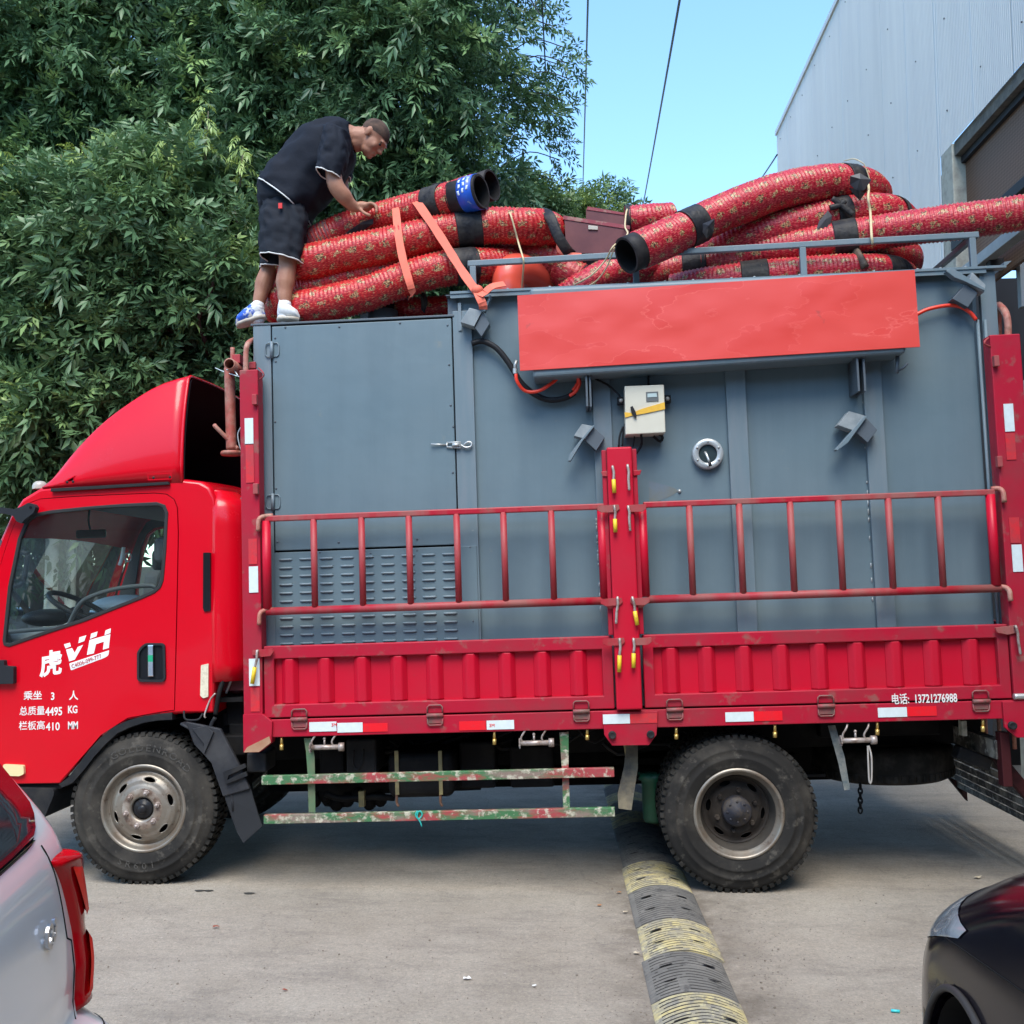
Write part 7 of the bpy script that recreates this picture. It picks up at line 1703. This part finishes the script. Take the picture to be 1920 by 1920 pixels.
    for (p, r_, tb) in cl[::2]:
        k = int(len(path) * rg.uniform(.25, .9)); s_ = path[k]; e_ = Vector(p); m_ = s_.lerp(e_, .5) + Vector((0, 0, -.12 + rg.uniform(-.1, .15))); pp = catmull([s_, m_, e_], .12); br.tube(pp, .03, 6, rad=[.045 * (1 - .75 * i / max(1, len(pp) - 1)) * trunk_r / .12 for i in range(len(pp))])
        for _ in range(2):
            e2 = e_ + Vector(tuple(rg.normal(size=3) * r_ * .7)); br.tube([m_.lerp(e_, .5), (e_ + e2) / 2, e2], .01, 5, rad=[.014, .010, .004])
    br.build('branch', bark, t_, frame='W'); return t_
def P3(px, py, Y): return tuple(Wp(px, py, Y))
# crown centres found from the photo at their own distance
GT = 'broad-leaved trees standing behind the truck'
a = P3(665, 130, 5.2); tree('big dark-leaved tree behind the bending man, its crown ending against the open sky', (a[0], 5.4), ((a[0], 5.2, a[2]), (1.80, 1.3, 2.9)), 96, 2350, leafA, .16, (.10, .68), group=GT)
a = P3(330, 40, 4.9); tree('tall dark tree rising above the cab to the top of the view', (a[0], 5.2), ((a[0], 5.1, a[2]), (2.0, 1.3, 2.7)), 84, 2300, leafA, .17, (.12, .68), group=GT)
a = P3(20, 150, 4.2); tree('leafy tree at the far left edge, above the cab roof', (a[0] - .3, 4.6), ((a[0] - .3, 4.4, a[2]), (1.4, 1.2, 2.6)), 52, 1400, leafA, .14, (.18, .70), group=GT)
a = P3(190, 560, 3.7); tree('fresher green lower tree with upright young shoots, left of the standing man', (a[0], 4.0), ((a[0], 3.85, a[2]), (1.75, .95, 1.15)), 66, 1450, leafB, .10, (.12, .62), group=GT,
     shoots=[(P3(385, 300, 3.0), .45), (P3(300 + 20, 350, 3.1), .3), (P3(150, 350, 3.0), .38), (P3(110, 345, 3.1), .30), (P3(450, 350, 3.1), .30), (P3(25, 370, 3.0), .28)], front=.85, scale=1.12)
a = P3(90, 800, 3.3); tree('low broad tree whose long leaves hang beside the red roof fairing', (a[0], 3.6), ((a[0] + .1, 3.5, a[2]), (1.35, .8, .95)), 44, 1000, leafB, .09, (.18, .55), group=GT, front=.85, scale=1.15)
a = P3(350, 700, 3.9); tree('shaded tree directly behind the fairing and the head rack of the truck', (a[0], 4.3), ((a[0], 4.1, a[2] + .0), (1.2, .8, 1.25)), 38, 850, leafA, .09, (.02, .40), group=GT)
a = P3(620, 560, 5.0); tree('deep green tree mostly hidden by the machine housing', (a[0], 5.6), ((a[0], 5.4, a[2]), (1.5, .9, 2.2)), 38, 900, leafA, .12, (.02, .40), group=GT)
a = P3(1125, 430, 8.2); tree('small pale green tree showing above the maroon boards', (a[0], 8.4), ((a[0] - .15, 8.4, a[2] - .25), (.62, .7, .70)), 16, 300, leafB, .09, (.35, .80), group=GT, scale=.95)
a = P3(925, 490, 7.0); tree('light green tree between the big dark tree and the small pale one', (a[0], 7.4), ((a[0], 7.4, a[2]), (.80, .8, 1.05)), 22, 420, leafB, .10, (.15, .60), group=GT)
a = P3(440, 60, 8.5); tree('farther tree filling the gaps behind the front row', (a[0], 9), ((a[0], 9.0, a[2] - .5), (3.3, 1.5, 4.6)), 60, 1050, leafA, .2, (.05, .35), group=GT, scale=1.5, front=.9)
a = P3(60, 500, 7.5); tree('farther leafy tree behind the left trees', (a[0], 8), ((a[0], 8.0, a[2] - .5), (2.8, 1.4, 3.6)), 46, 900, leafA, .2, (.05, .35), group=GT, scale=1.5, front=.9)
# drooping twigs standing out against the sky
its = []; big = [o for o in C.objects if o.get('label', '').startswith('big dark-leaved')][0]
for px, py, Y in ((1062, 90, 4.6), (1075, 150, 4.6), (1060, 190, 4.7), (1045, 120, 4.7), (1050, 300, 5.2), (1040, 50, 4.7), (1068, 120, 4.5), (1045, 340, 5.6), (1035, 240, 5.0), (1030, 170, 4.9), (1150, 372, 8.0), (1175, 392, 8.0), (1212, 398, 8.2), (1030, 20, 4.8)):
    p = np.array(P3(px, py, Y)); its.append((p - np.array([.12, 0, -.05]), np.array([.8, -.2, -.1]), rg.uniform(-.5, .5), .8, .3, int(rg.integers(len(VAR)))))
    tw = MB().tube(catmull([Vector(p - np.array([.7, -.2, .0])), Vector(p - np.array([.35, 0, -.10])), Vector(p)], .08), .006, 5); tw.build('drooping_twig', bark, big, frame='W')
big = [o for o in C.objects if o.get('label', '').startswith('big dark-leaved')][0]
foliage('drooping_twig_leaves', leafA, big, its, VAR, tuple(big.location))
print('leaf triangles', NTRI)

lt_ = [o for o in C.objects if o.get('label', '').startswith('fresher green lower')][0]
for pts in ([(395, 690, 3.3), (385, 640, 3.0), (372, 600, 2.92), (398, 540, 2.88), (404, 470, 2.9)], [(345, 650, 3.2), (300, 590, 2.95), (262, 545, 2.9), (215, 505, 2.88), (170, 480, 2.9)], [(262, 545, 2.9), (240, 500, 2.86), (236, 455, 2.9)]):
    P_ = catmull([Wp(*p) for p in pts], .06); MB().tube(P_, .03, 8, rad=[.030 * (1 - .7 * i / len(P_)) for i in range(len(P_))]).build('branch', mat('red_bark', (.065, .030, .028), .85, bump=(30, .8, .01)), lt_, frame='W')
# ------------------------------------------------------------------ parked cars
class Car:
    """car body as stacked plan outlines. a: along the heading from the reference end, b: across from the reference side"""
    def __init__(s, origin, h, l, W):
        s.o = Vector(origin); s.h = Vector(h).normalized(); s.l = Vector(l).normalized(); s.W = W; s.rings = []
    def P(s, a, b, z): return Vector((s.o.x + s.h.x * a + s.l.x * b, s.o.y + s.h.y * a + s.l.y * b, z))
    def add(s, z, a0, a1, i0, i1, r): s.rings.append((z, a0, a1, i0, i1, r))
    def at(s, z):
        R_ = s.rings
        if z <= R_[0][0]: return R_[0]
        for k in range(len(R_) - 1):
            if R_[k][0] <= z <= R_[k + 1][0]:
                t = (z - R_[k][0]) / (R_[k + 1][0] - R_[k][0]); return tuple(p * (1 - t) + q * t for p, q in zip(R_[k], R_[k + 1]))
        return R_[-1]
    def outline(s, ring, n=12):
        z, a0, a1, i0, i1, r = ring; W = s.W; pts = []
        def arc(ca, cb, t0, rr=r):
            for k in range(n + 1):
                t = t0 + math.pi / 2 * k / n; pts.append((ca + rr * math.cos(t), cb + rr * math.sin(t)))
        bl, bh = i0, W - i1
        # start at the middle of the reference end, go to side b=bl, along it, the far end, the other side
        def line(p, q, m):
            for k in range(m): pts.append((p[0] + (q[0] - p[0]) * k / m, p[1] + (q[1] - p[1]) * k / m))
        line((a0 - .02 * 0, W / 2), (a0, bl + r), 14)
        for k in range(n): t = math.pi / 2 * k / n; pts.append((a0 + r - r * math.cos(t), bl + r - r * math.sin(t)))
        line((a0 + r, bl), (a1 - r, bl), 60)
        for k in range(n): t = math.pi / 2 * k / n; pts.append((a1 - r + r * math.sin(t), bl + r - r * math.cos(t)))
        line((a1, bl + r), (a1, bh - r), 20)
        for k in range(n): t = math.pi / 2 * k / n; pts.append((a1 - r + r * math.cos(t), bh - r + r * math.sin(t)))
        line((a1 - r, bh), (a0 + r, bh), 60)
        for k in range(n): t = math.pi / 2 * k / n; pts.append((a0 + r - r * math.sin(t), bh - r + r * math.cos(t)))
        line((a0, bh - r), (a0, W / 2), 14)
        return pts
    def crown(s, a, b): return 0
    def dense(s, step=.035):
        out = []; z0, z1 = s.rings[0][0], s.rings[-1][0]; n = int((z1 - z0) / step)
        # smooth interpolation of the ring parameters
        P = [Vector(r_[:3]) for r_ in s.rings]
        for k in range(n + 1):
            z = z0 + (z1 - z0) * k / n; out.append(s.smooth(z))
        return out
    def smooth(s, z):
        R_ = s.rings; k = 0
        while k < len(R_) - 2 and R_[k + 1][0] < z: k += 1
        a, b_ = R_[k], R_[k + 1]; p = R_[k - 1] if k else a; q = R_[k + 2] if k + 2 < len(R_) else b_
        t = (z - a[0]) / (b_[0] - a[0]); res = [z]
        for i in range(1, 6):
            m0 = (b_[i] - p[i]) / max(1e-6, b_[0] - p[0]) * (b_[0] - a[0]); m1 = (q[i] - a[i]) / max(1e-6, q[0] - a[0]) * (b_[0] - a[0])
            res.append((2 * t ** 3 - 3 * t * t + 1) * a[i] + (t ** 3 - 2 * t * t + t) * m0 + (-2 * t ** 3 + 3 * t * t) * b_[i] + (t ** 3 - t * t) * m1)
        return tuple(res)
    def body(s, m, par, roof_bulge=.06):
        D = s.dense(); G = [[s.P(a, b, r_[0]) for a, b in s.outline(r_)] for r_ in D]
        top = G[-1]; c = sum(top, Vector()) / len(top)
        for f, dz in ((.9, .35), (.75, .65), (.5, .88), (.25, .97), (.001, 1)): G.append([c + (p - c) * f + Vector((0, 0, roof_bulge * dz)) for p in top])
        G.insert(0, [Vector((p.x, p.y, p.z)).lerp(sum(G[0], Vector()) / len(G[0]), .999) for p in G[0]])
        return MB().grid(G, close_u=True), G
    def surf(s, u, z, off=0.0):
        """u: metres along the outline from the corner (negative on the end face, positive on the side b=0)"""
        z_, a0, a1, i0, i1, r = s.smooth(z); q = math.pi / 2 * r
        if u < -q / 2: a, b, na, nb = a0, i0 + r + (-u - q / 2), -1, 0
        elif u > q / 2: a, b, na, nb = a0 + r + (u - q / 2), i0, 0, -1
        else:
            t = (u + q / 2) / q * math.pi / 2; a, b, na, nb = a0 + r - r * math.cos(t), i0 + r - r * math.sin(t), -math.cos(t), -math.sin(t)
        return s.P(a + na * off, b + nb * off, z)
    def patch(s, zs, ul, ur, off=.004, nu=10, nz=None, inner=-.01):
        zs0, zs1 = zs; nz = nz or 16; G = []
        for k in range(nz + 1):
            z = zs0 + (zs1 - zs0) * k / nz; a, b = ul(k / nz), ur(k / nz); row = [s.surf(a + (b - a) * j / nu, z, inner if j in (0, nu) or k in (0, nz) else (off(j / nu, k / nz) if callable(off) else off)) for j in range(nu + 1)]; G.append(row)
        return MB().grid(G)
def lerp_tab(tab):
    def f(t):
        for (t0, v0), (t1, v1) in zip(tab, tab[1:]):
            if t <= t1: return v0 + (v1 - v0) * (t - t0) / (t1 - t0)
        return tab[-1][1]
    return f
white_paint = mat('white_paint', (.92, .93, .90), .20, coat=.8, spec=.5); dark_paint = mat('dark_plum_paint', (.005, .004, .008), .14, coat=.05, spec=.2)
tint_glass = mat('tinted_glass', (.008, .009, .012), .05, coat=.12, spec=.3); lamp_red = mat('lamp_red', (.95, .035, .02), .25, coat=0, spec=.15)
lamp_dark = mat('lamp_dark_red', (.45, .003, .008), .10, coat=.12, spec=.2); lamp_clear = mat('lamp_clear', (.48, .42, .42), .15, coat=1, blots=[((.30, .20, .20), 60, .5, .1, .7, (1, 1, 6))]); seam = mat('seam_black', (.01, .01, .01), .8)
# white car, lower left: its tail with the right-hand lamp
pc_ = Wp(210, 1760, -3.42)
wc = thing('white_car', 'white car at the lower left with a red tail lamp and dark rear window', 'car', (pc_.x - 1.5, -4.2, 0), frame='W')
CA = Car((pc_.x, -3.42, 0), (-.97, -.24, 0), (.24, -.97, 0), 1.80)
for r_ in ((.22, .0, 4.2, .05, .05, .16), (.36, -.03, 4.28, .01, -.01, .18), (.54, -.065, 4.3, -.005, -.025, .18), (.655, -.055, 4.3, .0, -.02, .17), (.675, .03, 4.28, .012, .012, .12), (.80, .045, 4.2, .012, .012, .13), (.96, .065, 3.9, .03, .03, .14), (1.03, .085, 3.4, .055, .055, .13), (1.10, .13, 3.2, .095, .095, .12), (1.24, .25, 2.9, .15, .15, .11), (1.42, .43, 2.6, .21, .21, .12), (1.52, .62, 2.4, .30, .30, .18)): CA.add(r_[0] * 1.13, *r_[1:])
bm_, _g = CA.body(white_paint, wc); bm_.build('body', white_paint, wc, frame='W')
def cpart(mb, nm, m, par=None, **k): return mb.build(nm, m, par or wc, frame='W', **k)
cpart(CA.patch((1.165, 1.60), lerp_tab([(0, -1.45), (1, -1.35)]), lerp_tab([(0, -.26), (.06, -.06), (.16, .05), (.4, .09), (1, .10)]), nz=22), 'rear_window', tint_glass)
for k in range(7):
    z = 1.27 + .055 * k; cpart(MB().tube([CA.surf(u, z, .0045) for u in np.linspace(-1.3, -.22, 12)], .0014, 4), 'defroster_line', mat('defrost', (.06, .03, .03), .5))
# tail lamp: dark housing, bright inner lights, clear reversing section
lo = cpart(CA.patch((.790, 1.135), lerp_tab([(0, -.115), (.5, -.125), (.85, -.165), (1, -.19)]), lerp_tab([(0, .10), (.1, .19), (.42, .20), (.5, .155), (.62, .17), (.8, .15), (.93, .03), (1, -.12)]), off=lambda p, q: .006 + .020 * math.sin(math.pi * p) ** .7 + .010 * abs(math.cos(math.pi * q * 1.0)) * math.sin(math.pi * p), nu=18, nz=34), 'tail_lamp', lamp_dark)
cpart(CA.patch((.815, .94), lerp_tab([(0, -.085), (1, -.08)]), lerp_tab([(0, .0), (.3, -.02), (1, .02)]), off=.0315, inner=.026, nz=10), 'lamp_segment', lamp_red, lo)
cpart(CA.patch((.985, 1.105), lerp_tab([(0, -.085), (1, -.14)]), lerp_tab([(0, .02), (.6, .0), (1, -.08)]), off=.0315, inner=.026, nz=10), 'lamp_segment', lamp_red, lo)
cpart(CA.patch((.82, .93), lerp_tab([(0, .06), (.5, .015), (1, .03)]), lerp_tab([(0, .12), (.4, .165), (1, .13)]), off=.0315, inner=.026, nz=14), 'lamp_segment', lamp_clear, lo)
cpart(MB().tube([CA.surf(u, .752, .002) for u in np.linspace(-.9, .9, 60)], .0035, 5), 'bumper_seam', seam)
cpart(MB().tube([CA.surf(-.118 - (z - .69) * .16 * (1 if z > .96 else .3), z, .000) for z in np.linspace(.745, 1.17, 30)], .002, 5), 'tailgate_seam', seam)
# chrome badge
bz_ = 1.0; bo = CA.surf(-.34, bz_, .006); ex = (CA.surf(-.24, bz_, .006) - bo).normalized(); ez = Vector((0, 0, 1))
tq = text('Q3', 0, 0, 0, 0, mat('badge_chrome', (.5, .51, .53), .3, metal=.9), wc, 'badge', frame='W', basis=(bo, ex, ez, .042), bold=.03, th=.006, wide=.95)
def car_wheel(c, ax, r=.33, par=None):
    c = Vector(c); ax = Vector(ax).normalized(); M_ = ax.to_track_quat('Y', 'Z').to_matrix(); b = MB(); b.lathe([(.20, 0), (.23, -.006), (r - .03, -.004), (r, .03), (r, .19), (r - .04, .215), (.2, .2)], (0, 0, 0), 'Y', 40); b.v = [tuple(c + M_ @ Vector(v)) for v in b.v]; o = b.build('wheel', tyre_m, par, frame='W')
    q = MB(); q.lathe([(.205, .005), (.195, .02), (.19, .05), (.05, .03), (.0001, .02)], (0, 0, 0), 'Y', 30); q.v = [tuple(c + M_ @ Vector(v)) for v in q.v]; q.build('rim', rim_m, o, frame='W')
for a_ in (.85, 3.4):
    car_wheel(CA.P(a_, -.01, .33), -1 * -CA.l, par=wc); car_wheel(CA.P(a_, 1.81, .33), -CA.l, par=wc)
# dark car, lower right: front-left corner, wheel arch and headlamp
dc = thing('dark_car', 'dark glossy car cut by the lower right corner, its headlamp and wheel arch showing', 'car', (1.9, -4.6, 0), frame='W')
CB = Car((.90, -2.50, 0), (-.08, -1, 0), (1, -.08, 0), 1.76)
for r_ in ((.18, .12, 4.3, .08, .08, .40), (.32, .03, 4.4, .03, .03, .45), (.50, .0, 4.42, .0, .0, .48), (.62, .01, 4.42, .0, .0, .48), (.70, .04, 4.4, .005, .005, .48), (.76, .12, 4.35, .015, .015, .50), (.82, .27, 4.3, .03, .03, .52), (.90, .54, 4.25, .05, .05, .50), (.97, .82, 4.2, .075, .075, .50), (1.02, 1.05, 4.15, .12, .12, .50), (1.05, 1.22, 4.1, .20, .20, .50)): CB.add(r_[0] + .03 * (r_[0] > .6) + .13 * max(0, (r_[0] - .7)) / .35, *r_[1:])
D = CB.dense(.02); Gq = [[CB.P(a, b, r_[0]) for a, b in CB.outline(r_)] for r_ in D]; top = Gq[-1]; cq = sum(top, Vector()) / len(top)
for f, dz in ((.9, .3), (.7, .7), (.4, .95), (.001, 1)): Gq.append([cq + (p - cq) * f + Vector((0, 0, .05 * dz)) for p in top])
Gq.insert(0, [p.lerp(sum(Gq[0], Vector()) / len(Gq[0]), .999) for p in Gq[0]])
# cut the wheel arch
bodyc = MB().grid(Gq, close_u=True).build('body', dark_paint, dc, frame='W')
AC = CB.P(.80, 0, .34)
ac = MB(); ax = CB.l; M_ = Vector(ax).to_track_quat('Y', 'Z').to_matrix(); ac.cyl((0, 0, 0), .395, .5, 'Y', 48); ac.v = [tuple(AC - Vector(ax) * .2 + M_ @ Vector(v)) for v in ac.v]; cut = ac.build('cutter', dark_paint, None, frame='W')
bo_ = bodyc.modifiers.new('b', 'BOOLEAN'); bo_.object = cut; bo_.operation = 'DIFFERENCE'; bo_.solver = 'EXACT'
bpy.context.view_layer.update(); dg = bpy.context.evaluated_depsgraph_get(); me = bpy.data.meshes.new_from_object(bodyc.evaluated_get(dg)); bodyc.modifiers.clear()
if len(me.polygons) > 500: bodyc.data = me
bpy.data.objects.remove(cut)
def dpart(mb, nm, m, par=None, **k): return mb.build(nm, m, par or dc, frame='W', **k)
dpart(MB().lathe([(.385, .02), (.392, .3), (.0001, .3)], (0, 0, 0), 'Y', 40), 'wheel_house', rubber); wh = [o for o in dc.children if o.name.startswith('wheel_house')][0]
for v in wh.data.vertices: v.co = (AC + M_ @ (v.co + Vector(dc['_piv']))) - Vector(dc['_piv'])
lip = MB(); lip.tube([AC + Vector(CB.h) * (.393 * math.cos(t)) + Vector((0, 0, .403 * math.sin(t))) - Vector(ax) * .002 for t in np.linspace(-.3, math.pi + .3, 50)], .009, 8); dpart(lip, 'arch_lip', mat('arch_grey', (.045, .043, .042), .5))
car_wheel(CB.P(.80, .02, .33), CB.l, par=dc); car_wheel(CB.P(3.35, .02, .33), CB.l, par=dc); car_wheel(CB.P(.80, 1.74, .33), -CB.l, par=dc); car_wheel(CB.P(3.35, 1.74, .33), -CB.l, par=dc)
# greenhouse, mostly outside the view
CG = Car(CB.o, CB.h, CB.l, 1.76)
for r_ in ((1.12, 1.35, 3.9, .12, .12, .25), (1.16, 1.45, 3.8, .16, .16, .25), (1.35, 1.7, 3.5, .25, .25, .25), (1.52, 2.05, 3.1, .32, .32, .3)): CG.add(*r_)
gb_, _ = CG.body(tint_glass, dc); gb_.build('greenhouse', tint_glass, dc, frame='W')
# headlamp wraps the front corner
hl = mat('headlamp_lens', (.42, .44, .45), .12, coat=.8, spec=.8, blots=[((.16, .17, .18), 7, .5, .1, .8)])
dpart(CB.patch((.715, .88), lerp_tab([(0, -.5), (1, -.5)]), lerp_tab([(0, .16), (.4, .30), (.8, .42), (1, .40)]), off=.006, inner=.003, nu=16, nz=10), 'headlamp', hl)
dpart(MB().tube([CB.surf(u, .708 + .04 * max(0, u + .1), .003) for u in np.linspace(-.45, .15, 20)], .004, 5), 'lamp_seam', mat('lamp_rim', (.35, .36, .37), .3))
dpart(MB().tube([CB.surf(u, .79 + .16 * max(0, u - .2), .001) for u in np.linspace(.20, 1.2, 40)], .002, 5), 'bonnet_seam', seam)
dpart(MB().tube([CB.surf(.10 + .0 * t, .655 - .28 * t, .001) for t in np.linspace(0, 1, 14)], .003, 5), 'bumper_seam', seam)
# a few parked cars beyond the truck, seen small through the cab window
def small_car(px, py, Y, col, label, ang=0.0, rev=False):
    p = Wp(px, py, Y); t_ = thing('parked_car', label, 'car', (p.x, Y, 0), 'cars parked beyond the truck', frame='W'); k = Car((p.x - 2.1, Y, 0), (1, 0, 0), (0, 1, 0), 1.75)
    for r_ in ((.22, .15, 4.1, .08, .08, .3), (.4, .0, 4.2, .0, .0, .3), (.7, .03, 4.2, .0, .0, .3), (.9, .25, 4.0, .05, .05, .3)): k.add(*r_)
    b, _ = k.body(col, t_, .04); b.build('body', mat('car_' + str(len(MATS)), col, .25, coat=.8), t_, frame='W')
    g = Car((p.x - 2.1, Y, 0), (1, 0, 0), (0, 1, 0), 1.75)
    for r_ in ((.88, .9, 3.7, .08, .08, .25), (1.1, 1.2, 3.5, .14, .14, .25), (1.38, 1.7, 3.1, .25, .25, .3)): g.add(*r_)
    b, _ = g.body(tint_glass, t_, .05); b.build('greenhouse', tint_glass, t_, frame='W')
    for a_ in (.8, 3.35): car_wheel(k.P(a_, .0, .33), (0, 1, 0), par=t_)
small_car(150, 1120, 6.2, (.50, .55, .58), 'silver car beyond the truck, seen small through the cab window'); small_car(-40, 1120, 8.4, (.36, .06, .04), 'reddish car beyond the silver one, at the left of the cab window')
# low dark hedge and wall far behind so the horizon is closed
hz = MB().box(-30, 3.2, 13.5, 13.8, 0, 2.1); tag(hz.build('boundary_wall', mat('far_wall', (.20, .19, .17), .9, blots=[((.12, .12, .11), 1.2, .5, .2, .8)]), None, frame='W'), 'dull boundary wall far behind the trees', 'wall')
